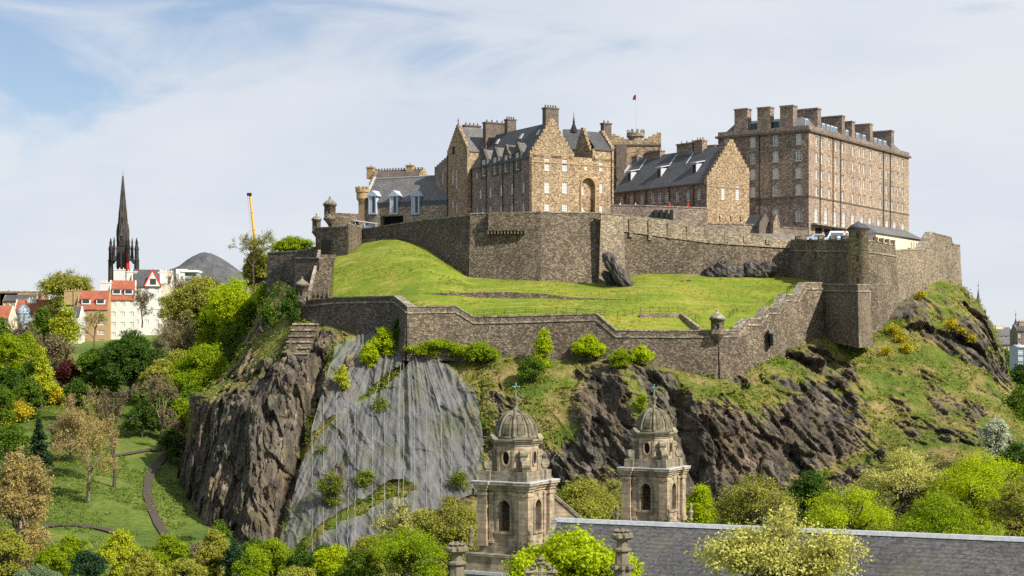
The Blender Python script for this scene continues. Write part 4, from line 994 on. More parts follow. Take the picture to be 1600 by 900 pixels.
for x, y in ((573, 468), (375, 495), (207, 520)):
    px, py = zoom4(x, y); k = .42; s = f.along(px, 'v', (W / 2 * k, 0)); zz = ze + (zr - .9 - ze) * k; xx = W / 2 * k
    d = MB(); d.box(xx - 1.0, s - .75, zz - 1.6, xx + 1.2, s + .75, zz + 1.3); d.hull([(xx - 1.3, s - 1.1, zz + 1.303), (xx + 2, s - 1.1, zz + 2.0), (xx + 2, s + 1.1, zz + 2.0), (xx - 1.3, s + 1.1, zz + 1.303)], [(xx - 1.3, s - 1.1, zz + 1.5), (xx + 2, s - 1.1, zz + 2.2), (xx + 2, s + 1.1, zz + 2.2), (xx - 1.3, s + 1.1, zz + 1.5)])
    o = d.build('dormer', M['lead'], t); MB().box(xx - 1.05, s - .6, zz - .9, xx - .98, s + .6, zz + 1.0).build('pane', M['glass'], o)
for px0, px1, tp in ((1061, 1086, 224), (1088, 1101, 219), (1014, 1035, 236), (991, 999, 244)):
    s = f.along(px0, 'v', (W / 2, 0)); s1 = f.along(px1, 'v', (W / 2, 0)); lo, hi = min(s, s1), max(s, s1)
    chimney(t, W / 2 - .8, lo, W / 2 + .8, hi, zr - 3, f.z(tp, W / 2, (lo + hi) / 2), 'stone_shade', 3, 'y')
    xk = W * .3; zk = ze + (zr - .9 - ze) * .6
    MB().hull([(xk, hi + .1, zk - .2), (W / 2, hi + .1, zr - 1.1), (W / 2, hi + .4, zr - 1.1), (xk, hi + .4, zk - .2)], [(xk, hi + .1, zk + .32), (W / 2, hi + .1, zr - .55), (W / 2, hi + .4, zr - .55), (xk, hi + .4, zk + .32)]).build('skew', M['lead'], t)
for x in (556, 418, 290, 225, 170): pipe(t, (-.15, f.along(zoom4(x, 0)[0], 'v')), 0, ze)

# --- barracks
f = Frame(1263.7, 385, 56, 60.0)
t = f.thing('barracks', 'tall six storey stone barracks with rows of sash windows and heavy chimney stacks', 'building')
LR_ = f.along(1420, 'u'); LL = f.along(1122, 'v'); zc = f.z(205, 0, 0); zp = f.z(195.5, 0, 0)
def zoom5(x, y): return 1100 + x / 4, 140 + y / 4
cols = [703, 737, 783, 825, 867, 931, 971, 1000, 1043, 1102, 1140, 1176, 1213, 1241]
s0 = f.along(zoom5(703, 0)[0], 'u'); rowz = [f.z(zoom5(0, y)[1], s0, 0) for y in (322, 424, 528, 632)]
rw = []
for c in cols:
    s = f.along(zoom5(c, 0)[0], 'u')
    for z in rowz: rw.append((s, z, 1.15, 2.4))
ar = []
for c in (700, 760, 818, 872, 928, 985, 1035, 1090, 1142, 1190, 1241):
    s = f.along(zoom5(c, 0)[0], 'u'); ar.append((s, f.z(zoom5(0, 787)[1], s0, 0), 2.0, 3.3))
mb = MB()
wall_grid(mb, (0, 0), U, nF, LR_, 0, zc, [(s - w / 2, s + w / 2, z - h / 2, z + h / 2) for s, z, w, h in rw + ar])
lw = []
for c, ys in ((305, (330, 432, 530, 640)), (448, (320, 420, 524, 632, 778)), (592, (310, 412, 520, 625, 790))):
    for y in ys: px, py = zoom5(c, y); s = f.along(px, 'v'); lw.append((s, f.z(py, 0, s), 1.45, 2.5))
s = f.along(zoom5(143, 0)[0], 'v'); lw.append((s, f.z(221, 0, s), 1.45, 2.5))
mb2 = MB(); wall_grid(mb2, (0, 0), V_, nL, LL, 0, zc, [(s - w / 2, s + w / 2, z - h / 2, z + h / 2) for s, z, w, h in lw])
wall_grid(mb, (LR_, 0), V_, (1, 0), LL, 0, zc); wall_grid(mb2, (0, LL), U, (0, 1), LR_, 0, zc)
mb.build('long_wall', M['stone_pink'], t); mb2.build('end_wall', M['stone_shade'], t)  # end wall's shade is partly in its darker stone
for i, (s, z, w, h) in enumerate(rw): window(t, (0, 0), U, nF, s, z, w, h, rec=.16, sur='stone_pink', pane=('glass', 'painted_sky', 'painted_sky')[(i * 7 // 3) % 3])
for s, z, w, h in ar: window(t, (0, 0), U, nF, s, z, w, h, rec=.1, sur='coping', arch=True, bars=(1, 2), pane='painted_sky')
for i, (s, z, w, h) in enumerate(lw): window(t, (0, 0), V_, nL, s, z, w, h, rec=.14, sur='stone_shade', bars=(2, 5), pane=('painted_sky', 'glass')[i % 3 == 1])
# cornice, parapet, band
mb = MB(); mb.box(-.55, -.55, zc - .05, LR_ + .55, LL + .55, zc + .45); mb.build('cornice', M['dark_trim'], t)
mb = MB(); mb.box(-.1, -.1, zc + .452, LR_ + .1, .6, zp); mb.box(-.1, .602, zc + .452, .6, LL, zp); mb.box(LR_ - .5, .602, zc + .452, LR_ + .1, LL, zp); mb.box(.602, LL - .6, zc + .452, LR_ - .502, LL, zp); mb.build('parapet', M['stone_shade'], t)
zb = f.z(zoom5(0, 665)[1], 0, 0); mb = MB(); mb.box(-.14, -.14, zb - .15, LR_ + .1, .1, zb + .15); mb.box(-.137, .102, zb - .147, .1, LL, zb + .147); mb.build('string_course', M['dark_trim'], t)
# balcony and dark loggia arches at the foot
zl = f.z(352, 0, 0)
MB().box(1, -1.6, zl + .2, LR_ * .42, -.05, zl + .55).build('balcony', M['coping'], t)
for k in range(3):
    a = f.along(1279 + k * 14, 'u', (0, -.0)); MB().box(a - 2.0, -.06, zl - 5, a + 2.0, .1, zl - .3).build('loggia_arch', M['black'], t)
# roof and dormers
mb = MB(); mb.hull([(.8, .8, zp - .6), (LR_ - .8, .8, zp - .6), (LR_ - .8, LL - .8, zp - .6), (.8, LL - .8, zp - .6)], [(3.4, 3.4, zp + 2.6), (LR_ - 3.4, 3.4, zp + 2.6), (LR_ - 3.4, LL - 3.4, zp + 2.6), (3.4, LL - 3.4, zp + 2.6)]); mb.build('roof', M['slate_light'], t)
for x0_, x1_, top in ((555, 730, 118), (735, 880, 165), (890, 942, 200), (945, 1055, 215), (1055, 1187, 257)):
    xr = f.along(zoom5(x1_, 0)[0], 'u', (0, 1.2)); wdt = 1.9
    ln = f.along(zoom5(x0_, 0)[0], 'v', (xr - wdt, 1.2)); ln = min(max(ln, 5.5), LL - 3)
    o = chimney(t, xr - wdt, 1.2, xr, 1.2 + ln, zp - 1, f.z(zoom5(0, top)[1], xr, 1.2), 'stone_shade', 0, 'y')
for x0_, x1_, top in ((190, 270, 118), (333, 412, 108), (475, 557, 98)):
    a = f.along(zoom5(x1_, 0)[0], 'v', (.3, 0)); b_ = f.along(zoom5(x0_, 0)[0], 'v', (.3, 0))
    chimney(t, .3, a, 2.6, b_, zp - 2, f.z(zoom5(0, top)[1], .3, (a + b_) / 2), 'stone_shade', 0, 'y')
for x, yb in ((745, 0), (775, 0), (800, 0), (822, 0), (892, 0), (930, 0), (958, 0), (1000, 0), (1070, 0), (1098, 0), (1130, 0), (640, 0)):
    s = f.along(zoom5(x, 0)[0], 'u', (0, 1.6))
    o = MB().box(s - .85, 1.5, zp - .5, s + .85, 4.4, zp + 1.9).build('dormer', M['lead'], t)
    MB().box(s - .65, 1.44, zp - .1, s + .65, 1.5, zp + 1.6).build('pane', M['glass_blue'], o)
for x in (312, 448):
    s = f.along(zoom5(x, 0)[0], 'v', (1.6, 0))
    o = MB().box(1.5, s - 1.1, zp - .5, 4.4, s + 1.1, zp + 2.0).build('dormer', M['lead'], t)
    MB().box(1.44, s - .9, zp - .1, 1.5, s + .9, zp + 1.7).build('pane', M['glass'], o)
pipe(t, (-.2, f.along(zoom5(348, 0)[0], 'v')), 3, zc, .13)
for x in (722, 803, 850, 1118, 1161): pipe(t, (f.along(zoom5(x, 0)[0], 'u'), -.2), 5, zc, .1)
MB().box(-.6, LL + .3, 0, 6, LL + 6, f.z(226, 0, LL)).build('rear_block', M['stone_shade'], t)

# --- museum with dormers on the left
f = Frame(567, 424, -26, 62.0)
t = f.thing('dormered_building', 'low building with three tall pale dormer windows in its slate roof', 'building')
W = f.along(700, 'u'); ze = f.z(317, 0, 0); D = 12.0
def zoom2(x, y): return 400 + x / 4, 180 + y / 4
zr = f.z(281, f.along(580, 'u', (0, D / 2)), D / 2)
mb = MB(); xa, xb = f.along(594.5, 'u'), f.along(630, 'u'); zt_ = f.z(338, xa, 0)
wall_grid(mb, (0, 0), U, nF, W, 0, ze, [(xa, xb, 2, zt_)], 2.0); wall_grid(mb, (0, 0), V_, nL, D, 0, ze); wall_grid(mb, (W, 0), V_, (1, 0), D, 0, ze)
gable(mb, 'y', 0, D, 0, .5, ze, zr + .6, 0); gable(mb, 'y', 0, D, W - .5, .5, ze, zr + .3, 0)
mb.build('wall', M['stone_fort_light'], t)
MB().box(xa + .01, 1.9, 2, xb - .01, 1.95, zt_).build('dark_opening', M['black'], t)
mb = MB(); roof_pitch(mb, 'y', 0, D, .5, W, ze, zr); mb.build('roof', M['slate_light'], t)
MB().box(.3, D / 2 - .3, zr + .1, W, D / 2 + .3, zr + .35).build('ridge', M['lead'], t)
MB().box(.4, -.1, ze - 1.35, W, -.02, ze - .1).build('ribbon_window', M['glass'], t)
MB().hull([(-.25, -.4, ze - .6), (.35, -.4, ze - .6), (.35, D / 2, zr + .2), (-.25, D / 2, zr + .2)], [(-.25, -.4, ze), (.35, -.4, ze), (.35, D / 2, zr + .8), (-.25, D / 2, zr + .8)]).build('verge', M['lead'], t)
for x in (735, 868, 1003):
    s = f.along(zoom2(x, 0)[0], 'u'); z0_, z1_ = f.z(333, s, 0), f.z(307, s, 0); zp_ = f.z(297.5, s, 0); w = 1.15
    d = MB(); d.box(s - w, -.7, z0_, s - w + .35, 3, z1_); d.box(s + w - .35, -.7, z0_, s + w, 3, z1_); d.box(s - w, -.7, z0_ - .35, s + w, 2, z0_ - .003)
    d.hull([(s - w - .55, -.8, z1_ + .003), (s + w + .55, -.8, z1_ + .003), (s, -.8, zp_)], [(s - w - .55, 4, z1_ + .003), (s + w + .55, 4, z1_ + .003), (s, 4, zp_)])
    d.box(s - w + .35, -.5, z0_, s - .1, 2.9, z1_)
    o = d.build('dormer', M['pale_blue'], t); MB().box(s - .1, -.5, z0_, s + w - .35, -.45, z1_).build('pane', M['glass'], o)
    MB().box(s - w + .45, -.56, z0_ + .15, s - .2, -.51, z1_ - .3).build('pane', M['painted_sky'], o)
tp = np.array((-.3, .2)); 
mb = MB(); mb.lathe([(.5, -3.2), (1.35, -1.8), (1.5, -1.6), (1.5, 0), (1.75, .1), (1.75, .8)], 14, (tp[0], tp[1], f.z(301, 0, 0)))
for i in range(8):
    a = i * math.pi / 4; mb.box(tp[0] + 1.45 * math.cos(a) - .3, tp[1] + 1.45 * math.sin(a) - .3, f.z(301, 0, 0) + .78, tp[0] + 1.45 * math.cos(a) + .3, tp[1] + 1.45 * math.sin(a) + .3, f.z(301, 0, 0) + 1.5)
mb.box(-1.1, -.4, 0, .8, 1.4, f.z(301, 0, 0) - 2.0)
mb.build('corner_turret', M['trim'], t)
# roof behind it with two chimneys
f2 = Frame(577, 446, -18, 66)
t = f2.thing('tiled_roof_building', 'ridge of a brown stone tiled roof between two stubby chimneys behind the dormered building', 'building')
W = f2.along(652, 'u'); ze = f2.z(290, 0, 0); zr = f2.z(268, 0, 5)
mb = MB(); wall_grid(mb, (0, 0), U, nF, W, 0, ze); wall_grid(mb, (0, 0), V_, nL, 10, 0, ze); wall_grid(mb, (W, 0), V_, (1, 0), 10, 0, ze); gable(mb, 'y', 0, 10, 0, .5, ze, zr + .3, 6, .3); gable(mb, 'y', 0, 10, W - .5, .5, ze, zr + .3, 6, .3); mb.build('wall', M['stone_warm'], t)
mb = MB(); roof_pitch(mb, 'y', 0, 10, .5, W - .5, ze, zr)
for i in range(16):
    x = .8 + (W - 1.6) * i / 15; mb.box(x - .12, 4.7, zr + .1, x + .12, 5.3, zr + .75)
mb.build('roof', M['slate_brown'], t)
for x in (579.5, 641): s = f2.along(x, 'u', (0, 5)); chimney(t, s - .95, 4.2, s + .95, 5.8, zr - 2, f2.z(261 if x < 600 else 258, s, 5), 'trim', 1)

# --- crenellated block with round tower and flag
b = thing('crenellated_block', 'pale crenellated hall with a small round battlemented tower beyond the gabled building', 'building', tuple(P(1000, 330, 425)))
B0 = np.array(b.location); q = lambda px, py, Y=425: P(px, py, Y) - B0
mb = MB(); a, c = q(955, 222), q(1033, 222); mb.box(a[0], 0, 0, c[0], 10, a[2])
n = 9
for i in range(n):                                                   # stepped crests at both ends
    w = 1.1
    if i < 5: mb.box(a[0] + i * w, -.05, a[2] - .2, a[0] + (i + 1) * w + .002, .7, a[2] + (5 - i) * .42); mb.box(c[0] - (i + 1) * w, -.05, a[2] - .2, c[0] - i * w + .002, .7, a[2] + (5 - i) * .5)
mb.build('wall', M['stone_warm'], b)
MB().box(a[0], -.3, a[2] - .9, c[0], -.02, a[2] - .55).build('string_course', M['dark_trim'], b)
c = q(994.5, 222); mb = MB(); r = 2.05
mb.lathe([(r * .95, 0), (r * .95, 1.6), (r * 1.15, 1.9), (r * 1.15, 2.8)], 18, (c[0], 3, c[2] - .2))
for i in range(9):
    a_ = i * 2 * math.pi / 9; mb.box(c[0] + r * math.cos(a_) - .32, 3 + r * math.sin(a_) - .32, c[2] + 2.59, c[0] + r * math.cos(a_) + .32, 3 + r * math.sin(a_) + .32, c[2] + 3.5)
mb.build('round_tower', M['coping'], b, False)
for px, tp in ((1015, 236), (1027, 239)): e = q(px, tp); MB().box(e[0] - .8, -1.5, e[2] - 8, e[0] + .8, -.3, e[2]).build('pier', M['stone_shade'], b)
mb = MB(); e0, e1 = q(962, 228), q(978, 228); mb.box(e0[0], -3, 0, e1[0], -.4, e0[2]); mb.build('stair_block', M['dark_trim'], b)
c = np.array(b.location) + q(995, 206) + np.array((0, 3, 0))
fp = thing('flagpole', 'tall thin flagpole with a small furled dark red flag on the round tower', 'flagpole', tuple(c))
MB().tube((0, 0, -.5), (0, 0, 10.6), .06, .035, 6).build('pole', M['lead'], fp)
mb = MB()
pts = [(0, 10.1), (-.5, 9.9), (-.8, 9.2), (-.85, 8.6), (-.3, 8.8), (0, 8.6)]
mb.hull([(x, -.1 + .15 * math.sin(x * 9), z) for x, z in pts], [(x, -.02 + .15 * math.sin(x * 9), z) for x, z in pts]); mb.build('flag', plain('dark red flag', (0.12, 0.012, 0.02), 0.9), fp)

# --- small gabled house
f = Frame(1192, 383.3, 37, 62); t = f.thing('small_house', 'tiny dark gabled lodge with a slate roof at the foot of the barracks', 'building')
mb = MB(); ze = f.z(352, 0, 0); zr = f.z(336, 1.6, 0); wall_grid(mb, (-1.2, 0), U, nF, 3.8, 0, ze); wall_grid(mb, (2.6, 0), V_, (1, 0), 5, 0, ze); wall_grid(mb, (-1.2, 0), V_, nL, 5, 0, ze); gable(mb, 'x', -1.2, 2.6, 0, .4, ze, zr, 7, .3); mb.build('wall', M['dark_trim'], t)
mb = MB(); roof_pitch(mb, 'x', -1.2, 2.6, .4, 5, ze, zr - .1); mb.build('roof', M['slate'], t)
f = Frame(1208, 382.8, 37, 62); t = f.thing('small_house', 'narrow pale gable with a ball finial beside the tiny dark lodge', 'gable')
mb = MB(); ze = f.z(352, 0, 0); zr = f.z(338, 1, 0); mb.box(0, 0, 0, 2.2, 1, ze); gable(mb, 'x', 0, 2.2, 0, 1, ze, zr, 5, .3); mb.lathe([(.05, -.1), (.25, .3), (.05, .6)], 8, (1.1, .5, zr + .5)); mb.build('wall', M['stone_fort_light'], t)

# --- shed on the corner bastion
f = Frame(1369, 364, 56, 58); t = f.thing('slate_shed', 'low sandstone shed with a hipped slate roof behind the corner bastion', 'building')
W = f.along(1442, 'u'); D = 9.0; ze = f.z(364, 0, 0); zr = f.z(349, 4, 4)
mb = MB(); s_ = [(f.along(px, 'u'), 0) for px in (1424, 1428, 1432, 1436, 1440)]
wall_grid(mb, (0, 0), U, nF, W, 0, ze, [(s - .25, s + .25, ze - 3.4, ze - .8) for s, _ in s_], .4); 
sw = [(2.6, ze - 2.0, 1.6, 1.5)]
wall_grid(mb, (0, 0), V_, nL, D, 0, ze, [(s - w / 2, s + w / 2, z - h / 2, z + h / 2) for s, z, w, h in sw]); wall_grid(mb, (W, 0), V_, (1, 0), D, 0, ze); mb.build('wall', M['cream'], t)
for s, z, w, h in sw: window(t, (0, 0), V_, nL, s, z, w, h, bars=(1, 1), pane='glass_blue')
mb = MB(); e = .5; mb.hull([(-e, -e, ze), (W + e, -e, ze), (W + e, D + e, ze), (-e, D + e, ze)], [(3.8, D / 2 - .1, zr), (W, D / 2 - .1, zr), (W, D / 2 + .1, zr), (3.8, D / 2 + .1, zr)]); mb.build('roof', M['slate_light'], t)

# ------------------------------------------------------------------ the church in front
def arch_wall(mb, w, z0, z1, ow, zs, zp_, th, y):
    """wall of width w centred on x=0 with an arched opening; outer face at y, going back th"""
    h = ow / 2; n = 10
    mb.box(-w / 2, y, z0, -h, y + th, z1); mb.box(h, y, z0, w / 2, y + th, z1); mb.box(-h, y, z0, h, y + th, zs)
    arc = [(h * math.cos(math.pi * i / n), zp_ + h * math.sin(math.pi * i / n)) for i in range(n + 1)]
    for (a, c), (b_, d) in zip(arc[:-1], arc[1:]):
        mb.hull([(a, y, c), (b_, y, d), (b_, y, z1), (a, y, z1)], [(a, y + th, c), (b_, y + th, d), (b_, y + th, z1), (a, y + th, z1)])
def rotz(mb, k):
    ca, sa = [(1, 0), (0, 1), (-1, 0), (0, -1)][k]; mb.v = [(x * ca - y * sa, x * sa + y * ca, z) for x, y, z in mb.v]; return mb
def church_tower(px, Y, pyb, label, low):
    c = P(px, pyb, Y)
    t = thing('church_tower', label, 'church tower', tuple(c), math.radians(-28)); t.scale = (.93, .93, 1)
    S = 5.0; h = S / 2; zt = 5.55
    for k in range(4):                                                # four arcaded sides
        mb = MB(); arch_wall(mb, S - 1.0, 0, zt, 1.25, 1.35, 3.55, .55, -h + .12); rotz(mb, k).build('arcade_wall', M['ashlar'], t)
        mb = MB(); n = 10
        for i in range(n):
            t0, t1 = math.pi * i / n, math.pi * (i + 1) / n; q = [(r_ * math.cos(tt), 3.55 + r_ * math.sin(tt)) for r_, tt in ((.635, t0), (.87, t0), (.87, t1), (.635, t1))]
            mb.hull([(a, -h, c_) for a, c_ in q], [(a, -h + .118, c_) for a, c_ in q])
        mb.box(-.85, -h + .01, 1.36, -.64, -h + .118, 3.55); mb.box(.64, -h + .01, 1.36, .85, -h + .118, 3.55); mb.box(-1.0, -h - .06, 1.12, 1.0, -h + .118, 1.34)
        mb.box(-.95, -h, 3.45, -.625, -h + .117, 3.62); mb.box(.625, -h, 3.45, .95, -h + .117, 3.62); mb.box(-.13, -h - .05, 4.17, .13, -h + .116, 4.75)
        rotz(mb, k).build('arch_moulding', M['ashlar'], t)
        for sx in (-1, 1):                                            # pilasters flank each arch and the corners
            mb = MB(); x = sx * 1.42
            mb.box(x - .24, -h - .02, .5, x + .24, -h + .12, 4.6); mb.box(x - .3, -h - .07, .28, x + .3, -h + .12, .5); mb.box(x - .31, -h - .09, 4.6, x + .31, -h + .12, 4.85)
            rotz(mb, k).build('pilaster', M['ashlar'], t)
    for sx in (-1, 1):
        for sy in (-1, 1):
            mb = MB(); cxx, cyy = sx * (h - .2), sy * (h - .2); w = .52
            mb.box(cxx - w, cyy - w, 0, cxx + w, cyy + w, 4.6); mb.box(cxx - w - .08, cyy - w - .08, 4.6, cxx + w + .08, cyy + w + .08, 4.85); mb.box(cxx - w - .08, cyy - w - .08, 0, cxx + w + .08, cyy + w + .08, .5)
            mb.box(cxx - w + .02, cyy - w + .02, 4.852, cxx + w - .02, cyy + w - .02, zt + .02)
            mb.build('corner_pier', M['ashlar'], t)
    mb = MB(); mb.box(-h - .15, -h - .15, -.6, h + .15, h + .15, .003); mb.build('plinth', M['ashlar_dark'], t)
    mb = MB(); mb.box(-h + .5, -h + .5, zt - .5, h - .5, h - .5, zt + .01); mb.build('ceiling', M['ashlar_dark'], t)
    e = h + .38
    mb = MB()
    for (o, za, zb_) in ((.02, 5.05, 5.3), (.2, 5.302, 5.56), (.42, 5.562, 5.78)):
        mb.box(-h - o, -h - o, za, h + o, h + o, zb_)
        for sx in (-1, 1):
            for sy in (-1, 1): mb.box(sx * (h - .2) - .62 - o * .75, sy * (h - .2) - .62 - o * .75, za + .004, sx * (h - .2) + .62 + o * .75, sy * (h - .2) + .62 + o * .75, zb_ + .004)
    mb.build('cornice', M['ashlar'], t)
    mb = MB(); mb.box(-h - .45, -h - .45, 5.786, h + .45, h + .45, 5.88)
    for sx in (-1, 1):
        for sy in (-1, 1): mb.box(sx * (h - .2) - .96, sy * (h - .2) - .96, 5.79, sx * (h - .2) + .96, sy * (h - .2) + .96, 5.888)
    mb.build('lead_flashing', M['lead'], t)
    # attic stage
    mb = MB(); mb.box(-h + .15, -h + .15, 5.89, h - .15, h - .15, 6.75); mb.build('attic', M['ashlar_dark'], t)
    dr = 2.02
    mb = MB(); ring = [(dr, -.95), (dr, .95), (.95, dr), (-.95, dr), (-dr, .95), (-dr, -.95), (-.95, -dr), (.95, -dr)]
    mb.hull([(x, y, 6.76) for x, y in ring], [(x, y, 9.05) for x, y in ring]); dm = mb.build('drum', M['ashlar'], t)
    for k in range(4):
        mb = MB(); el = [(.34 * math.cos(a), 7.95 + .58 * math.sin(a)) for a in np.linspace(0, 2 * math.pi, 17)[:-1]]
        mb.hull([(x, -dr - .012, z) for x, z in el], [(x, -dr + .1, z) for x, z in el]); rotz(mb, k).build('oval_window', M['black'], dm)
        mb = MB(); a2 = np.linspace(0, 2 * math.pi, 17)
        for i in range(16):
            q = [(m1 * math.cos(a2[j]), 7.95 + m2 * math.sin(a2[j])) for m1, m2, j in ((.36, .6, i), (.52, .8, i), (.52, .8, i + 1), (.36, .6, i + 1))]
            mb.hull([(x, -dr - .1, z) for x, z in q], [(x, -dr + .02, z) for x, z in q])
        for sx in (-1, 1): mb.box(sx * .8 - .13, -dr - .1, 6.78, sx * .8 + .13, -dr + .02, 8.7)
        rotz(mb, k).build('oval_surround', M['ashlar'], dm)
        # scrolled buttress on every corner
        mb = MB()
        a = math.pi / 4
        prof = [(1.75, 6.77), (3.15, 6.77), (3.2, 7.35), (2.95, 7.7), (2.6, 7.6), (2.55, 8.1), (2.35, 8.6), (1.85, 8.75)]
        def pr(r_, w): return (r_ * math.cos(a) - w * math.sin(a), r_ * math.sin(a) + w * math.cos(a))
        mb.hull([(*pr(r_, -.3), z) for r_, z in prof], [(*pr(r_, .3), z) for r_, z in prof])
        for r_, z, rr_ in ((2.95, 7.35, .42), (2.45, 8.35, .3)):
            p0 = pr(r_, -.4); p1 = pr(r_, .4); mb.tube((*p0, z), (*p1, z), rr_, rr_, 12)
        rotz(mb, k).build('scroll', M['ashlar_dark'], t)
        mb = MB(); cc = pr(2.9, 0); mb.box(cc[0] - .55, cc[1] - .55, 5.9, cc[0] + .55, cc[1] + .55, 6.765); rotz(mb, k).build('pedestal', M['ashlar_dark'], t)
    o8 = lambda s: [(x * s, y * s) for x, y in ring]
    mb = MB()
    for s, za, zb_ in ((1.04, 9.052, 9.3), (1.12, 9.302, 9.48), (1.2, 9.482, 9.64)): mb.hull([(x, y, za) for x, y in o8(s)], [(x, y, zb_) for x, y in o8(s)])
    for k in range(4):                                                # little pediment over each corner
        m2 = MB(); a = math.pi / 4; r0, r1 = 2.1, 2.62
        def pr(r_, w): return (r_ * math.cos(a) - w * math.sin(a), r_ * math.sin(a) + w * math.cos(a))
        m2.hull([(*pr(r0, -1), 9.642), (*pr(r0, 1), 9.642), (*pr(r0, 0), 10.1)], [(*pr(r1, -1), 9.642), (*pr(r1, 1), 9.642), (*pr(r1, 0), 10.1)]); rotz(m2, k); mb.add(m2.v, m2.f)
    mb.build('upper_cornice', M['ashlar_dark'], t)
    dome = MB(); R = 2.02
    prof = [(R * 1.03, 9.65), (R * 1.03, 9.85)] + [(R * math.cos(a), 9.85 + 2.3 * math.sin(a)) for a in np.linspace(0.02, math.radians(84), 11)]
    dome.lathe(prof, 32); do = dome.build('dome', M['dome'], t, True)
    for k in range(8):
        rb = MB(); a = k * math.pi / 4 + math.pi / 8
        pts = [((R + .03) * math.cos(e_), 9.86 + 2.33 * math.sin(e_)) for e_ in np.linspace(0.0, math.radians(82), 10)]
        for (r0, z0_), (r1, z1_) in zip(pts[:-1], pts[1:]):
            rb.tube((r0 * math.cos(a), r0 * math.sin(a), z0_), (r1 * math.cos(a), r1 * math.sin(a), z1_), .16 * (.45 + .55 * r0 / R), .16 * (.45 + .55 * r1 / R), 6, False)
        rb.build('rib', M['dome'], do, True)
        pn = MB(); a += math.pi / 8
        for w0, w1, e0, e1 in ((-.2, -.15, .12, 1.0), (.15, .2, .12, 1.0), (-.2, .2, .1, .16), (-.17, .17, .97, 1.02), (-.2, .2, .5, .55)):
            es = np.linspace(e0, e1, 5)
            for ea, eb in zip(es[:-1], es[1:]):
                pn.hull([((R + .0) * math.cos(ee) * math.cos(a + ww_), (R + .0) * math.cos(ee) * math.sin(a + ww_), 9.85 + 2.3 * math.sin(ee)) for ee, ww_ in ((ea, w0), (ea, w1), (eb, w1), (eb, w0))],
                        [((R + .07) * math.cos(ee) * math.cos(a + ww_), (R + .07) * math.cos(ee) * math.sin(a + ww_), 9.87 + 2.35 * math.sin(ee)) for ee, ww_ in ((ea, w0), (ea, w1), (eb, w1), (eb, w0))])
        pn.build('panel_moulding', M['dome'], do)
    fi = MB(); fi.lathe([(.34, 12.08), (.4, 12.3), (.2, 12.45), (.17, 12.75), (.28, 12.85), (.12, 12.95), (.38, 13.2), (.38, 13.35), (.1, 13.6), (.07, 13.9)], 12); fo_ = fi.build('finial', M['dome'], t, True)
    cm = MB(); cm.box(-.06, -.06, 13.85, .06, .06, 14.75); cm.box(-.36, -.05, 14.3, .36, .05, 14.42); cm.box(-.05, -.36, 14.302, .05, .36, 14.418)
    for x, y in ((.38, 0), (-.38, 0), (0, .38), (0, -.38)): cm.lathe([(.02, -.1), (.1, 0), (.02, .1)], 6, (x, y, 14.36))
    cm.build('cross', M['verdigris'], fo_)
    for sx in (-1, 1):
        for sy in (-1, 1):
            if (sx, sy) == (-1, 1): continue
            MB().lathe([(.3, -.1), (.3, .15), (.14, .25), (.3, .7), (.34, .9), (.12, 1.15), (.2, 1.35), (.24, 1.55), (.03, 1.85)], 10, (sx * 3.25, sy * 3.25, 0)).build('urn', M['ashlar_dark'], t, True)
    b2 = low
    mb = MB(); mb.box(-3.75, -3.75, -.85, 3.75, 3.75, -.62); mb.build('lower_ledge', M['ashlar_dark'], t)
    mb = MB(); mb.box(-3.6, -3.6, -2.2, 3.6, 3.6, -.852); mb.box(-3.45, -3.45, -b2, 3.45, 3.45, -2.5); mb.build('shaft', M['ashlar'], t)
    mb = MB(); mb.box(-3.85, -3.85, -2.498, 3.85, 3.85, -2.202); mb.build('shaft_cornice', M['lead'], t)
    return t
church_tower(806, 150, 850, 'nearer domed church tower, left of the slate roof, with an open arched lantern', 22)
church_tower(1022, 177, 814, 'farther domed church tower rising behind the slate roof ridge', 22)
# nave
z_r = ZW(817, 135.0); A0 = np.array((XW(870, 135.0), 135.0)); A1_ = np.array((XW(1640, 120.4), 120.4)); dv = (A1_ - A0) / np.linalg.norm(A1_ - A0); nv = np.array((dv[1], -dv[0]))
t = thing('church_nave', 'long grey slate church roof crossing the lower right of the scene', 'church roof', (*A0, 0))
def q2(s, o, z): p = dv * s + nv * o; return (p[0], p[1], z)
Ln = float(np.linalg.norm(A1_ - A0)) + 6; hw, ez_ = 8.5, z_r - 8.2
mb = MB()
for sg in (1, -1): mb.hull([q2(0, 0, z_r), q2(Ln, 0, z_r), q2(Ln, sg * hw, ez_), q2(0, sg * hw, ez_)], [q2(0, 0, z_r + .25), q2(Ln, 0, z_r + .25), q2(Ln, sg * hw, ez_ + .25), q2(0, sg * hw, ez_ + .25)])
mb.build('roof', M['slate_church'], t)
mb = MB(); mb.hull([q2(-.1, -.28, z_r + .1), q2(Ln, -.28, z_r + .1), q2(Ln, .28, z_r + .1), q2(-.1, .28, z_r + .1)], [q2(-.1, -.2, z_r + .42), q2(Ln, -.2, z_r + .42), q2(Ln, .2, z_r + .42), q2(-.1, .2, z_r + .42)]); mb.build('ridge', M['lead'], t)
mb = MB(); mb.hull([q2(-.35, 0, z_r + .1), q2(.1, 0, z_r + .1), q2(.1, hw, ez_ + .1), q2(-.35, hw, ez_ + .1)], [q2(-.35, 0, z_r + .5), q2(.1, 0, z_r + .5), q2(.1, hw, ez_ + .5), q2(-.35, hw, ez_ + .5)]); mb.build('verge', M['coping'], t)
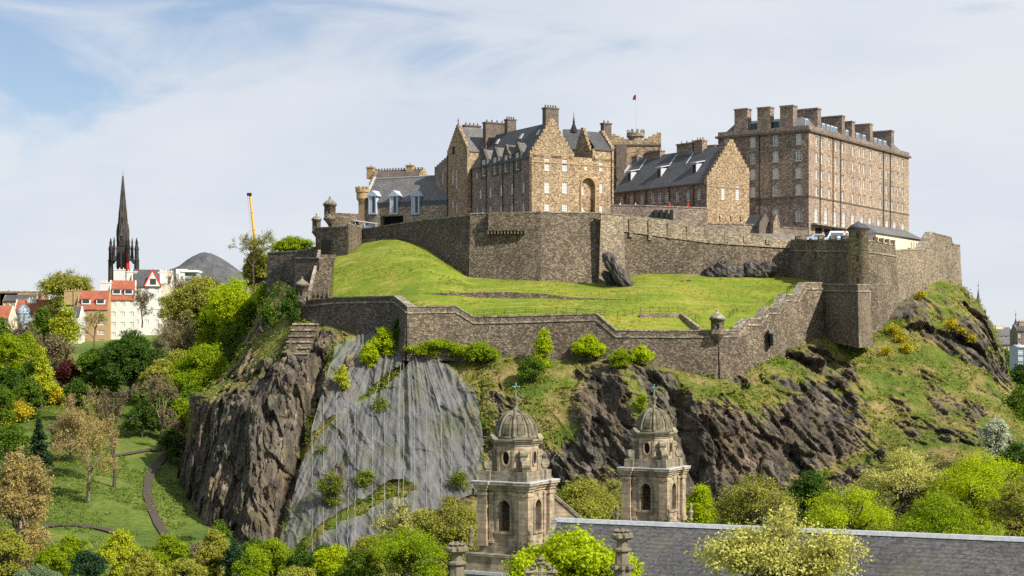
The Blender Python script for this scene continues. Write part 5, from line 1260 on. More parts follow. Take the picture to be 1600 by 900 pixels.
mb = MB(); mb.hull([q2(.2, 0, z_r - .1), q2(.2, hw - .3, ez_), q2(.2, hw - .3, 0), q2(.2, -hw + .3, 0), q2(.2, -hw + .3, ez_)], [q2(Ln, 0, z_r - .1), q2(Ln, hw - .3, ez_), q2(Ln, hw - .3, 0), q2(Ln, -hw + .3, 0), q2(Ln, -hw + .3, ez_)]); mb.build('wall', M['ashlar'], t)
g0 = P(862, 773, 152); g = thing('gable_wall', 'plain sandstone church gable between the nearer tower and the slate roof', 'gable', (g0[0], g0[1], 10))
zz = g0[2] - 10; e1 = P(912, 816, 152) - g0
MB().hull([(-1, 0, 0), (e1[0], 0, 0), (e1[0], 0, zz + e1[2]), (0, 0, zz), (-1, 0, zz - .8)], [(-1, .8, 0), (e1[0], .8, 0), (e1[0], .8, zz + e1[2]), (0, .8, zz), (-1, .8, zz - .8)]).build('wall', M['ashlar'], g)
MB().hull([(0, -.12, zz - .02), (e1[0], -.12, zz + e1[2] - .02), (e1[0], -.12, zz + e1[2] + .3), (0, -.12, zz + .3)], [(0, .9, zz - .02), (e1[0], .9, zz + e1[2] - .02), (e1[0], .9, zz + e1[2] + .3), (0, .9, zz + .3)]).build('coping', M['ashlar_dark'], g)
# pinnacles of a nearer church
def pinnacle(px, pyt, Y, label, k=1.0):
    top = P(px, pyt, Y); H = 16.0; t = thing('stone_pinnacle', label, 'pinnacle', (top[0], top[1], top[2] - H), math.radians(20), 'gothic pinnacles at the bottom edge')
    sh = MB(); sh.lathe([(.62 * k, 0), (.5 * k, H - 4.2), (.36 * k, H - 2.2), (.2 * k, H - .75)], 8, ph=math.pi / 8); o = sh.build('shaft', M['ashlar_dark'], t)
    sh = MB(); z = H - .75
    sh.lathe([(.24 * k, z), (.3 * k, z + .04), (.3 * k, z + .1), (.18 * k, z + .14), (.17 * k, z + .3)], 8, ph=math.pi / 8)
    for i in range(8):
        a = i * math.pi / 4
        sh.lathe([(.02, -.1), (.14 * k, -.02), (.12 * k, .08), (.02, .14)], 6, (.25 * k * math.cos(a), .25 * k * math.sin(a), z + .48)); sh.lathe([(.01, -.06), (.08 * k, 0), (.01, .07)], 6, (.2 * k * math.cos(a + .4), .2 * k * math.sin(a + .4), z + .66))
    sh.lathe([(.16 * k, z + .3), (.26 * k, z + .45), (.2 * k, z + .6), (.05, z + .75)], 8); sh.build('finial', M['ashlar_dark'], t)
    for lv in range(6):
        cr_ = MB(); zz = z - .5 - lv * .72; r_ = np.interp(zz, [0, H - 4.2, H - 2.2, H - .75], [.62, .5, .36, .2]) * k
        cr_.lathe([(r_ * .9, -.03), (r_ + .06, 0), (r_ * .9, .03)], 8, (0, 0, zz), math.pi / 8)
        for i in range(8):
            a = i * math.pi / 4 + math.pi / 8; cr_.lathe([(.01, -.11), (.1 * k, -.03), (.09 * k, .06), (.01, .11)], 6, ((r_ + .05) * math.cos(a), (r_ + .05) * math.sin(a), zz))
        cr_.build('crocket_ring', M['ashlar_dark'], t)
pinnacle(714, 846, 52, 'crocketed stone pinnacle at the bottom edge left of the domed towers')
pinnacle(972, 825, 52, 'taller crocketed stone pinnacle at the bottom edge in front of the slate roof')
top = P(845, 872, 52); t = thing('stone_cross', 'carved floriated stone cross finial in front of the lime green tree', 'cross', (top[0], top[1], top[2] - 14))
mb = MB(); mb.lathe([(.5, 0), (.22, 12.4), (.12, 13.0)], 8); mb.build('shaft', M['ashlar_dark'], t)
mb = MB(); zc_ = 13.55
for i in range(14):
    a = i * 2 * math.pi / 14; mb.lathe([(.01, -.1), (.11, 0), (.01, .1)], 6, (.3 * math.cos(a), 0, zc_ + .3 * math.sin(a)))
for i in range(4):
    a = i * math.pi / 2; mb.tube((0, 0, zc_), (.36 * math.cos(a), 0, zc_ + .36 * math.sin(a)), .09, .07, 6); mb.lathe([(.01, -.13), (.14, 0), (.01, .13)], 6, (.42 * math.cos(a), 0, zc_ + .42 * math.sin(a)))
mb.build('cross_head', M['ashlar_dark'], t)

# ------------------------------------------------------------------ town on the left
def town_house(name, label, px0, px1, Y, py_e, py_r, py_b, wall, roof, deg=0, depth=10, rows=4, ncol=3, dorm=0, chims=(), ww=1.3, wh=1.7, end='x', sur=None, bay=None):
    f = Frame(px0, Y, deg, 0); z0 = min(ZW(py_b, Y), 40) - 4; f.z0 = z0
    t = f.thing(name, label, 'house'); W = f.along(px1, 'u'); ze = f.z(py_e, 0, 0); zr = f.z(py_r, 0, depth / 2); zb = f.z(py_b, 0, 0)
    ws = []
    for r in range(rows):
        z = ze - 1.7 - (ze - zb) * r / max(rows, 1)
        if z < 1.5: break
        for c in range(ncol): ws.append((W * (c + .5) / ncol + .12 * ((r * 3 + c) % 3 - 1), z, ww * (1.5 if bay == c else 1), wh))
    mb = MB(); wall_grid(mb, (0, 0), U, nF, W, 0, ze, [(s - w / 2, s + w / 2, z - h / 2, z + h / 2) for s, z, w, h in ws], .2)
    wall_grid(mb, (0, 0), V_, nL, depth, 0, ze); wall_grid(mb, (W, 0), V_, (1, 0), depth, 0, ze); wall_grid(mb, (0, depth), U, (0, 1), W, 0, ze)
    gable(mb, 'y', 0, depth, 0, .4, ze, zr + .35, 0); gable(mb, 'y', 0, depth, W - .4, .4, ze, zr + .35, 0)
    mb.build('wall', M[wall], t)
    for s, z, w, h in ws: window(t, (0, 0), U, nF, s, z, w, h, rec=.15, bars=(1, 1), sur=sur, frame='white' if wall not in ('harl', 'cream') else 'lead', pane='glass_dark')
    mb = MB(); roof_pitch(mb, 'y', 0, depth, .4, W - .4, ze, zr, .25, .4); mb.build('roof', M[roof], t)
    for i in range(dorm):
        s = W * (i + .6) / (dorm + .2); k = .3; zz = ze + (zr - ze) * k; y = depth / 2 * k
        o = MB().box(s - 1.5, y - .9, zz - .4, s + 1.5, y + 3, zz + 1.5).build('dormer', M['white'], t)
        MB().hull([(s - 1.8, y - 1.2, zz + 1.503), (s + 1.8, y - 1.2, zz + 1.503), (s + 1.6, y + 3.5, zz + 2.4), (s - 1.6, y + 3.5, zz + 2.4)], [(s - 1.8, y - 1.2, zz + 1.7), (s + 1.8, y - 1.2, zz + 1.7), (s + 1.6, y + 3.5, zz + 2.6), (s - 1.6, y + 3.5, zz + 2.6)]).build('dormer_roof', M[roof], o)
        MB().box(s - 1.2, y - .96, zz, s + 1.2, y - .9, zz + 1.3).build('pane', M['glass'], o)
    for px, tp, w, m in chims:
        s = f.along(px, 'u', (0, depth / 2)); chimney(t, s - w / 2, depth / 2 - 1.2, s + w / 2, depth / 2 + 1.2, zr - 5, f.z(tp, s, depth / 2), m, 3)
    return f, t, W, ze, zr
town_house('stone_tenement', 'weathered brown stone building with a battlemented skyline at the far left', 4, 56, 690, 470, 459, 500, 'stone_warm', 'slate', chims=((12, 457, 9, 'stone_warm'), (38, 455, 20, 'stone_warm')), rows=2, ncol=6)
f, t, W, ze, zr = town_house('red_roofed_house', 'low orange roofed house with a white chimney and small blue grey dome', 20, 78, 640, 492, 469, 520, 'harl', 'tile_red', chims=((51, 467, 3.6, 'harl'),), rows=2, ncol=5)
s = f.along(37, 'u', (0, -1)); MB().lathe([(2.6, ze - 6), (2.6, ze + .5), (2.8, ze + .6), (2.5, ze + 1.9), (1.5, ze + 3.4), (.2, ze + 4.1), (.05, ze + 5)], 14, (s, -.5, 0)).build('domed_turret', M['bluegrey'], t)
town_house('red_roofed_house', 'low dull red roofed house at the left picture edge', -14, 15, 620, 497, 479, 520, 'cream', 'tile_red', rows=1, ncol=3)
town_house('brown_house', 'tall brown harled house with a bright orange tiled roof and two dormers', 120, 170.5, 590, 482, 455, 556, 'trim', 'tile_red', deg=6, dorm=2, chims=((107.5, 454, 3.0, 'trim'), (122, 453, 3.0, 'trim')), rows=5, ncol=2, ww=1.7, bay=1)
town_house('white_house', 'tall white house with a red tiled roof and dormers next to the brown house', 171, 212, 596, 467, 439, 532, 'harl', 'tile_red', deg=10, dorm=2, chims=((166, 441, 4.2, 'harl'),), rows=4, ncol=3, ww=1.5)
f, t, W, ze, zr = town_house('white_house', 'white house with a dark slate roof and red trimmed gable below the spire', 206, 252, 612, 447, 422, 512, 'harl', 'slate', deg=14, chims=((187, 421, 4.2, 'harl'), (206, 424, 4.0, 'harl'), (254, 425, 3.6, 'harl')), rows=4, ncol=3, ww=1.5)
s = f.along(239, 'u'); mb = MB(); mb.hull([(s - 3, -.5, ze), (s + 3, -.5, ze), (s, -.5, ze + 6)], [(s - 3, 4, ze), (s + 3, 4, ze), (s, 4, ze + 6)]); o = mb.build('gable', M['harl'], t)
for a_, b_ in (((s - 3.2, ze), (s, ze + 6.3)), ((s + 3.2, ze), (s, ze + 6.3))): MB().tube((a_[0], -.6, a_[1]), (b_[0], -.6, b_[1]), .28, .28, 4).build('red_trim', M['rust_red'], o)
MB().box(s - 1.1, -.56, ze + .6, s + 1.1, -.5, ze + 2.8).build('pane', M['glass'], o)
town_house('cream_house', 'small cream house peeping out right of the white house with the red trimmed gable', 250, 268, 640, 441, 431, 480, 'cream', 'slate', deg=5, rows=2, ncol=2, chims=((264, 424, 3, 'cream'),))
town_house('white_house', 'narrow white gable wall half hidden behind yellow green trees', 94, 126, 575, 494, 480, 562, 'harl', 'slate', deg=6, rows=4, ncol=2)
b = thing('office_block', 'pale modern flat roofed block below the distant hill', 'building', tuple(P(290, 445, 950)))
q = lambda px, py: P(px, py, 950) - np.array(b.location)
a, c = q(275, 423), q(307, 421); MB().box(a[0], 0, 0, a[0] + 5, 12, a[2] + 1.0).build('stair_tower', M['white'], b); MB().box(a[0] + 5.003, 1, 0, c[0], 14, c[2] - 1.5).build('storeys', M['bluegrey'], b); MB().box(a[0] + 3, -.5, c[2] - 1.497, c[0] + .6, 14, c[2] - .4).build('roof', M['white'], b)
for i in range(3): MB().box(a[0] + 5.2, .9, c[2] - 3.6 - i * 3, c[0] - .3, 1, c[2] - 2.2 - i * 3).build('ribbon_window', M['glass'], b)

# black spire
Y = 660.0; c = P(192, 440, Y)
t = thing('church_spire', 'slender black gothic church spire with pinnacles and a red banner', 'spire', (c[0], c[1], c[2] - 8)); k = Y / F
def pz(py): return ZW(py, Y) - (c[2] - 8)
mb = MB(); w = 8 * k; mb.hull([(-w * 1.15, -w * 1.15, 0), (w * 1.15, -w * 1.15, 0), (w * 1.15, w * 1.15, 0), (-w * 1.15, w * 1.15, 0)], [(-w, -w, pz(385)), (w, -w, pz(385)), (w, w, pz(385)), (-w, w, pz(385))]); mb.build('belfry', M['sooty'], t)
mb = MB()
for x in (-w * .5, w * .5): mb.box(x - .5, -w * 1.17, pz(425), x + .5, -w * .9, pz(395))
mb.build('louvres', M['black'], t)
mb = MB(); r = 9.6 * k; zt0, zt1 = pz(377), pz(275)
mb.lathe([(r, zt0 - 2), (r, zt0), (.2, zt1)], 8, ph=math.pi / 8); sp = mb.build('steeple', M['sooty'], t)
mb = MB()
for i in range(8):
    a = i * math.pi / 4 + math.pi / 8; mb.tube((r * math.cos(a), r * math.sin(a), zt0), (.2 * math.cos(a), .2 * math.sin(a), zt1), .22, .12, 4)
for i in range(4):
    a = i * math.pi / 2 - math.pi / 2
    for zz, s_ in ((.12, 1.0), (.4, .6)):
        rr_ = r * (1 - zz) ; z_ = zt0 + (zt1 - zt0) * zz; x, y = rr_ * math.cos(a), rr_ * math.sin(a); mb.lathe([(.55 * s_, -1.2), (.55 * s_, 1.0 * s_), (.03, 4.0 * s_)], 4, (x, y, z_), math.pi / 4)
mb.build('ribs', M['sooty_light'], sp)
MB().tube((0, 0, zt1 - .5), (0, 0, zt1 + 2.4), .1, .05, 5).build('cross', M['iron'], sp)
for dx, dy, tp, bt in ((-19, 0, 371, 445), (21.5, 0, 371, 445), (-11, -11, 370, 400), (12, -11, 370, 400), (-11, 11, 370, 400), (12, 11, 370, 400)):
    r_ = (3.6 if abs(dx) > 15 else 2.4) * k; x, y = dx * k, dy * k; zt_ = pz(tp)
    MB().lathe([(r_ * 1.15, pz(bt)), (r_ * 1.1, pz(tp + 38)), (r_ * 1.25, pz(tp + 36)), (r_ * .95, pz(tp + 34)), (r_ * .9, pz(tp + 20)), (r_ * 1.1, pz(tp + 19)), (r_ * .5, pz(tp + 10)), (r_ * .7, pz(tp + 9)), (.05, zt_)], 8, (x, y, 0)).build('pinnacle', M['sooty'], t)
for dx in (-15, 17):
    MB().tube((dx * k, 0, pz(412)), (dx * k * .45, 0, pz(396)), .45, .35, 4).build('flying_buttress', M['sooty'], t)
MB().box(8.2 * k, -w * 1.3, pz(421), 12.2 * k, -w * 1.22, pz(393)).build('banner', M['rust_red'], t)
mb = MB(); mb.hull([(-12 * k, -9 * k, pz(441)), (16 * k, -9 * k, pz(441)), (16 * k, 9 * k, pz(441)), (-12 * k, 9 * k, pz(441))], [(-12 * k, -1, pz(428)), (2 * k, -1, pz(428)), (2 * k, 1, pz(428)), (-12 * k, 1, pz(428))]); mb.build('nave_roof', M['slate'], t)

# yellow crane
c = P(403, 440, 520); t = thing('mobile_crane', 'raised yellow telescopic crane boom behind the trees', 'crane', (c[0], c[1], float(gz(c[0], c[1]))))
B0 = np.array(t.location); p0, p1 = P(404, 430, 520) - B0, P(390.5, 305, 520) - B0
p00 = p0 + (p0 - p1) * .1
for i in range(5):
    a, b_ = p00 + (p1 - p00) * i / 5, p00 + (p1 - p00) * (i + 1.02) / 5; r_ = .56 - i * .06
    MB().tube(a, b_, r_, r_, 8).build('boom_section', M['yellow'], t)
    MB().tube(b_ - (p1 - p0) * .006, b_ + (p1 - p0) * .002, r_ + .08, r_ + .08, 8).build('collar', M['orange'], t)
MB().box(p1[0] - .9, p1[1] - .5, p1[2] - .2, p1[0] + .5, p1[1] + .5, p1[2] + .7).build('boom_head', M['iron'], t)
MB().tube(p1 + np.array((-.8, 0, 0)), p00 + np.array((-1.2, 0, 0)), .03, .03, 4).build('cable', M['iron'], t)
MB().box(-1.6, -4.5, 0.6, 1.6, 5, 3.0).build('chassis', M['yellow'], t); 
MB().box(-1.5, -5.6, 1.0, 1.5, -4.503, 3.2).build('cab', M['yellow'], t)
for x in (-1.5, 1.5):
    for y in (-3.8, -1, 2, 4): MB().tube((x - .25, y, .65), (x + .25, y, .65), .65, .65, 12).build('wheel', M['rubber'], t)
MB().tube((p00[0], p00[1], 2.8), tuple(p00 + (p1 - p00) * .06), .6, .5, 8).build('boom_foot', M['yellow'], t)

# ------------------------------------------------------------------ town on the right
def steep(name, label, px, Y, pyt, pyb, wpx, wall, roof, fr=.5):
    c = P(px, pyb, Y); t = thing(name, label, 'spire', (c[0], c[1], c[2] - 12)); k = Y / F; r = wpx / 2 * k; H = (pyb - pyt) * k + 12
    MB().lathe([(r, 0), (r, H - (pyb - pyt) * k * fr), (r * 1.25, H - (pyb - pyt) * k * fr + .3), (r * 1.25, H - (pyb - pyt) * k * fr + .7)], 8).build('turret', M[wall], t)
    MB().lathe([(r * 1.3, H - (pyb - pyt) * k * fr + .71), (r * .6, H - (pyb - pyt) * k * fr * .6), (r * .12, H), (.05, H + 1.5)], 8).build('roof', M[roof], t)
    MB().tube((0, 0, H), (0, 0, H + 4), .08, .05, 5).build('weathervane', M['iron'], t); MB().lathe([(.02, -.4), (.4, 0), (.02, .4)], 8, (0, 0, H + 1.8)).build('ball', M['iron'], t)
    return t
steep('slate_spire', 'thin grey spire with ball finial showing over the rocky outcrop', 1528.5, 800, 452, 475, 7, 'stone_fort_light', 'slate', .95)
t = steep('white_turret', 'small white belfry with a pointed slate roof in the distance at the far right', 1587, 760, 498, 534, 9, 'harl', 'slate', .36)
for i in range(3): MB().box(-.9 + i * .7, -1.5, 12.5, -.6 + i * .7, -1.28, 15).build('opening', M['glass'], t)
town_house('stone_tenement', 'long brown stone building with a flat parapet at the far right edge', 1551, 1600, 690, 538, 528, 575, 'stone_warm', 'slate_light', rows=2, ncol=8)
town_house('stone_tenement', 'dark stone tenement with a tall chimney cut off by the right edge', 1590, 1625, 640, 517, 508, 575, 'stone_shade', 'slate', chims=((1597, 502, 3, 'trim'),), rows=4, ncol=4)
town_house('stone_tenement', 'pale distant roofs and gables just right of the outcrop', 1545, 1584, 860, 524, 512, 560, 'harl', 'slate_light', chims=((1561, 508, 4, 'cream'), (1549, 511, 3, 'cream')), rows=2, ncol=5)
town_house('glass_block', 'grey glass fronted block at the right edge below the dark tenement', 1591, 1630, 560, 543, 540, 590, 'bluegrey', 'lead', rows=5, ncol=4, ww=2.0, wh=2.2)

# ------------------------------------------------------------------ vehicles, canopy, railings, rocks, people
def vehicle(name, label, c, rz, L, Wd, H, hood, paint, stripe=None):
    t = thing(name, label, 'van' if hood < .8 else 'car', tuple(c), rz); w = Wd / 2
    prof = [(-L / 2, .35), (L / 2, .35), (L / 2, .95), (L / 2 - hood, 1.15), (L / 2 - hood - .7, H), (-L / 2 + .1, H), (-L / 2, H - .5)]
    mb = MB(); mb.hull([(x, -w, z) for x, z in prof], [(x, w, z) for x, z in prof]); bd = mb.build('body', M[paint], t)
    for sy in (-1, 1):
        MB().box(-L / 2 + .4, sy * w - .012 if sy < 0 else w - .05, H * .55, L / 2 - hood - .75, sy * w + .05 if sy < 0 else w + .012, H * .86).build('side_window', M['glass_blue'], t)
        for x in (-L / 2 + .9, L / 2 - .9): MB().tube((x, sy * w - .1, .35), (x, sy * w + .06 * sy, .35), .35, .35, 14).build('wheel', M['rubber'], t)
    if stripe: MB().box(-L / 2 + .2, -w - .014, .75, L / 2 - .3, w + .014, .98).build('stripe', M[stripe], t)
    MB().hull([(L / 2 - hood - .03, -w + .12, 1.2), (L / 2 - hood - .03, w - .12, 1.2), (L / 2 - hood - .68, w - .15, H - .08), (L / 2 - hood - .68, -w + .15, H - .08)], [(L / 2 - hood + .04, -w + .12, 1.2), (L / 2 - hood + .04, w - .12, 1.2), (L / 2 - hood - .6, w - .15, H - .05), (L / 2 - hood - .6, -w + .15, H - .05)]).build('windscreen', M['glass'], t)
    for sy in (-1, 1): MB().box(L / 2 - .02, sy * w * .7 - .18, .65, L / 2 + .03, sy * w * .7 + .18, .85).build('headlight', M['lead'], t)
    return t
for px, Y, nm, lb, a in ((1306, 362, 'parked_van', 'long white van with a blue stripe parked behind the bastion parapet', (5.6, 2.0, 2.5, .6, 'white', 'blue')), (1273, 366, 'parked_car', 'pale blue car parked left of the white van', (4.2, 1.75, 1.7, 1.0, 'bluegrey', None))):
    c = P(px, 378, Y); vehicle(nm, lb, (c[0], c[1], 63.4 if nm == 'parked_van' else 63.9), math.radians(-175), *a)
slab('vehicle_deck', [(1240, 377), (1330, 354), (1352, 372), (1250, 392)], 63.4, 1.5, M['paving'], 'raised parking deck behind the bastion parapet')
c = P(1316.5, 375, 355); t = thing('barrier_board', 'leaning orange and white striped barrier board beside the van', 'barrier', (c[0], c[1], 63.4), 0)
for i in range(5): MB().hull([(-.25 + i * .12, 0, i * .42), (.2 + i * .12, 0, i * .42), (.32 + i * .12, 0, i * .42 + .418), (-.13 + i * .12, 0, i * .42 + .418)], [(-.25 + i * .12, .06, i * .42), (.2 + i * .12, .06, i * .42), (.32 + i * .12, .06, i * .42 + .418), (-.13 + i * .12, .06, i * .42 + .418)]).build('stripe', M['orange' if i % 2 == 0 else 'white'], t)
c = P(573, 357, 402); t = thing('canopy', 'pale grey sloping canopy on thin posts by the dormered building', 'canopy', tuple(c))
MB().hull([(-2.9, -2, 1.7), (2.6, -2, 1.0), (2.6, 2, 1.2), (-2.9, 2, 1.9)], [(-2.9, -2, 1.95), (2.6, -2, 1.2), (2.6, 2, 1.4), (-2.9, 2, 2.15)]).build('roof', M['lead'], t)
for x, y in ((-2.6, -1.8), (-.4, -1.8), (2.4, -1.8), (2.4, 1.8), (-2.6, 1.8)): MB().tube((x, y, -4), (x, y, 1.3), .09, .09, 6).build('post', M['lead'], t)
MB().tube((-2.4, -1.8, -.3), (-.5, -1.8, 1.2), .06, .06, 5).build('brace', M['lead'], t)
c = P(576, 356, 400.5); t = thing('covered_stack', 'bright blue tarpaulin covered heap under the canopy', 'tarpaulin', tuple(c))
MB().hull([(-1.2, -.7, -3), (1.2, -.7, -3), (1.2, .7, -3), (-1.2, .7, -3)], [(-.9, -.5, .35), (1.0, -.45, .2), (.9, .5, .3), (-.8, .5, .45)]).build('cover', M['blue'], t)

def railing(label, pts, name='railing', h=1.1, grp=None):
    W_ = [lawn_at(*p) for p in pts]; o = W_[0]; t = thing(name, label, 'railing', tuple(o), group=grp); R_ = MB(); 
    for a, b_ in zip(W_[:-1], W_[1:]):
        for z in (.35, .75, h): R_.tube(a - o + (0, 0, z), b_ - o + (0, 0, z), .03, .03, 4)
    R_.build('rails', M['iron'], t)
    for a, b_ in zip(W_[:-1], W_[1:]):
        n = max(1, int(np.linalg.norm(b_ - a) / 1.9))
        for i in range(n): p = a + (b_ - a) * i / n - o; MB().tube(p - (0, 0, .1), p + (0, 0, h + .06), .045, .045, 5).build('post', M['iron'], t)
railing('long thin iron railing along the lower edge of the lawn above the gun pit', [(965, 498), (1000, 489), (1060, 488), (1075, 493), (1098, 505)])
railing('faint iron railing on the left part of the lower lawn edge', [(740, 493), (820, 490), (900, 490), (960, 497)])
railing('short iron railing right of the pointed sentry turret', [(1140, 498), (1152, 490), (1170, 488)])
railing('iron handrail by the middle step of the stepped wall', [(1203, 478), (1210, 470)])
railing('iron handrail by the top step of the stepped wall', [(1230, 460), (1238, 452)])
railing('iron handrail along the top of the stone stair', [(519, 455), (521, 410)])

def outcrop(label, c, sx, sy, sz, lean, seed):
    rg = np.random.default_rng(seed); n, m = 110, 70
    th = np.linspace(0, 2 * np.pi, n, endpoint=False); ph = np.linspace(0.02, np.pi - .02, m)
    T, Ph = np.meshgrid(th, ph); x = np.sin(Ph) * np.cos(T); y = np.sin(Ph) * np.sin(T); z = np.cos(Ph)
    p_ = np.stack([x, y, z], -1); sgn = np.sign(p_) * np.abs(p_) ** .8
    X = sgn[..., 0] * sx; Y_ = sgn[..., 1] * sy; Z = sgn[..., 2] * sz
    d = strata(X * 1.2 + c[0], Y_ + c[1], Z * .5 + c[2], 0 if sz > sx else .9, seed) * .22 + blocks(X * 1.9 + c[0], Y_ * 1.9 + c[1], Z * (.8 if sz > sx else 1.9) + c[2], 0 if sz > sx else .9, seed) * .34 + fbm(X / 1.6 + c[0], Y_ / 1.6, Z / 1.6, 3, seed) * min(sx, sz) * (.15 if sz > sx else .5)
    X, Z = X * math.cos(lean) + Z * math.sin(-lean), X * math.sin(lean) * .2 + Z * math.cos(lean) 
    X = X + x * d; Y_ = Y_ + y * d; Z = Z + z * d
    fc = [(i * n + j, i * n + (j + 1) % n, (i + 1) * n + (j + 1) % n, (i + 1) * n + j) for i in range(m - 1) for j in range(n)]
    o = link('rock_outcrop', np_mesh('rock_outcrop', np.stack([X.ravel(), Y_.ravel(), Z.ravel()], 1), np.array(fc), M['outcrop'])); o.location = tuple(c)
    return tag(o, label, 'rock')
outcrop('dark leaning slab of rock rising from the lawn at the buttress foot', P(975, 437, 357), 2.0, 3.2, 6.2, math.radians(38), 5)
outcrop('smaller dark rock wedge left of the leaning slab', P(958, 440, 360), 1.5, 2.0, 2.4, math.radians(40), 6)
outcrop('low grey boulder hump against the long curtain wall, left of the darker one', P(1135, 428, 371), 4.0, 2, 1.9, math.radians(10), 7)
outcrop('dark knobbly boulder ridge against the long curtain wall near the corner bastion', P(1190, 422, 372), 4.0, 2.2, 1.7, math.radians(-8), 8)

def person(label, c, shirt, pose='stand', rz=0.0, grp=None):
    """continuous lathed-limb figure; legs, trunk, arms and head fused in one skinned surface"""
    me = bpy.data.meshes.new('person'); 
    if pose == 'stand':
        J = [(0, 0, .95), (0, 0, 1.2), (0, 0, 1.45), (0, 0, 1.58), (0, 0, 1.72), (.19, 0, 1.42), (.26, .02, 1.12), (.24, -.1, .86), (-.19, 0, 1.42), (-.26, .02, 1.12), (-.24, -.1, .86), (.1, 0, .9), (.11, 0, .48), (.11, .02, .06), (.11, -.14, .04), (-.1, 0, .9), (-.11, 0, .48), (-.11, .02, .06), (-.11, -.14, .04)]
    else:
        J = [(0, 0, .14), (.25, 0, .16), (.5, 0, .2), (.63, 0, .25), (.78, 0, .3), (.46, .2, .2), (.3, .3, .1), (.1, .34, .06), (.46, -.2, .2), (.3, -.3, .1), (.1, -.34, .06), (-.05, .1, .13), (-.46, .12, .22), (-.85, .12, .07), (-.9, .12, .18), (-.05, -.1, .13), (-.46, -.12, .12), (-.88, -.12, .07), (-.93, -.12, .18)]
    E = [(0, 1), (1, 2), (2, 3), (3, 4), (2, 5), (5, 6), (6, 7), (2, 8), (8, 9), (9, 10), (0, 11), (11, 12), (12, 13), (13, 14), (0, 15), (15, 16), (16, 17), (17, 18)]
    R_ = [.15, .15, .16, .065, .115, .065, .05, .04, .065, .05, .04, .1, .07, .05, .045, .1, .07, .05, .045]
    me.from_pydata(J, E, []); o = bpy.data.objects.new('person', me); COL.objects.link(o)
    md = o.modifiers.new('skin', 'SKIN'); me.skin_vertices.new(name='s') if not me.skin_vertices else None
    for v, r_ in zip(me.skin_vertices[0].data, R_): v.radius = (r_, r_ * .85)
    me.skin_vertices[0].data[0].use_root = True
    sb = o.modifiers.new('sub', 'SUBSURF'); sb.levels = 1; sb.render_levels = 1
    me.materials.append(M[shirt]); o.location = tuple(c); o.rotation_euler = (0, 0, rz)
    tag(o, label, 'person', grp)
    hd = MB(); hp = J[4]; hd.lathe([(.03, -.14), (.085, -.08), (.1, .02), (.09, .1), (.04, .15)], 10, (0, 0, 0)); h_ = hd.build('head', M['skin'], o, True); h_.location = (hp[0], hp[1] - (.03 if pose == 'stand' else 0), hp[2] + .03)
    hr = MB(); hr.lathe([(.108, .0), (.108, .06), (.085, .13), (.02, .17)], 10, (0, .02, 0)); r2 = hr.build('hair', M['hair'], o, True); r2.location = h_.location
    return o
grp = 'visitors at the terrace parapet'
for px, sh, lb in ((1046, 'red_cloth', 'person in a red top standing at the dark terrace parapet'), (1075, 'red_cloth', 'person in a red top standing near the pale gable end'), (969, 'pale_cloth', 'person in pale clothes at the left end of the terrace parapet'), (993, 'pale_cloth', 'person in pale clothes at the parapet left of the corbels'), (1022, 'dark_cloth', 'person in dark clothes standing above the corbels')):
    c = P(px, 321, 380); person(lb, (c[0], c[1], c[2] - 1.15), sh, 'stand', random.Random(px).uniform(-.5, .5), grp)
c = P(1030, 335, 381); MB_ = slab('terrace_walk', [(955, 379.5), (1106, 381), (1106, 384.5), (955, 386)], float(P(1000, 321, 380)[2] - 1.16), 1.0, M['paving'], 'walkway behind the dark terrace parapet')
for px, py, sh, lb, r_ in ((1068, 441, 'brown_cloth', 'person in rust brown lying on the open lawn', .9), (1077, 439, 'dark_cloth', 'person in dark clothes lying on the lawn beside the one in brown', .7)):
    c = lawn_at(px, py); person(lb, c + np.array((0, 0, .05)), sh, 'lie', r_, None)

# ------------------------------------------------------------------ garden paths
def path(label, pix, w, mat, name='path'):
    pts = [G(*p) for p in pix]; pts = [pts[0]] + [a + (b_ - a) * k / 5 for a, b_ in zip(pts[:-1], pts[1:]) for k in range(1, 6)]
    vs = []; n = len(pts)
    for i in range(n):
        d = pts[min(i + 1, n - 1)] - pts[max(i - 1, 0)]; d = d[:2] / (np.linalg.norm(d[:2]) + 1e-9); nn = np.array((-d[1], d[0])) * w / 2
        for s in (-1, 1): x, y = pts[i][:2] + nn * s; vs.append((x, y, float(gz(x, y)) + .3))
    mb = MB(); mb.add(vs, [(2 * i, 2 * i + 1, 2 * i + 3, 2 * i + 2) for i in range(n - 1)]); return tag(mb.build(name, mat), label, name, kind='structure')
M['path'] = plain('damp path', (0.07, 0.055, 0.045), 0.95, var=0.3)
path('dark earth path curving down the grassy bank beside the crag', [(262, 708), (245, 728), (232, 748), (230, 775), (238, 800), (248, 822), (262, 842), (285, 860)], 1.7, M['path'])
path('narrow path along the foot of the grassy bank', [(60, 826), (90, 822), (120, 822), (150, 826), (178, 833), (205, 845)], 1.6, M['path'])
path('dark hedge lined path crossing the bank towards the crag', [(180, 714), (215, 708), (250, 704), (280, 700)], 1.4, M['path'])

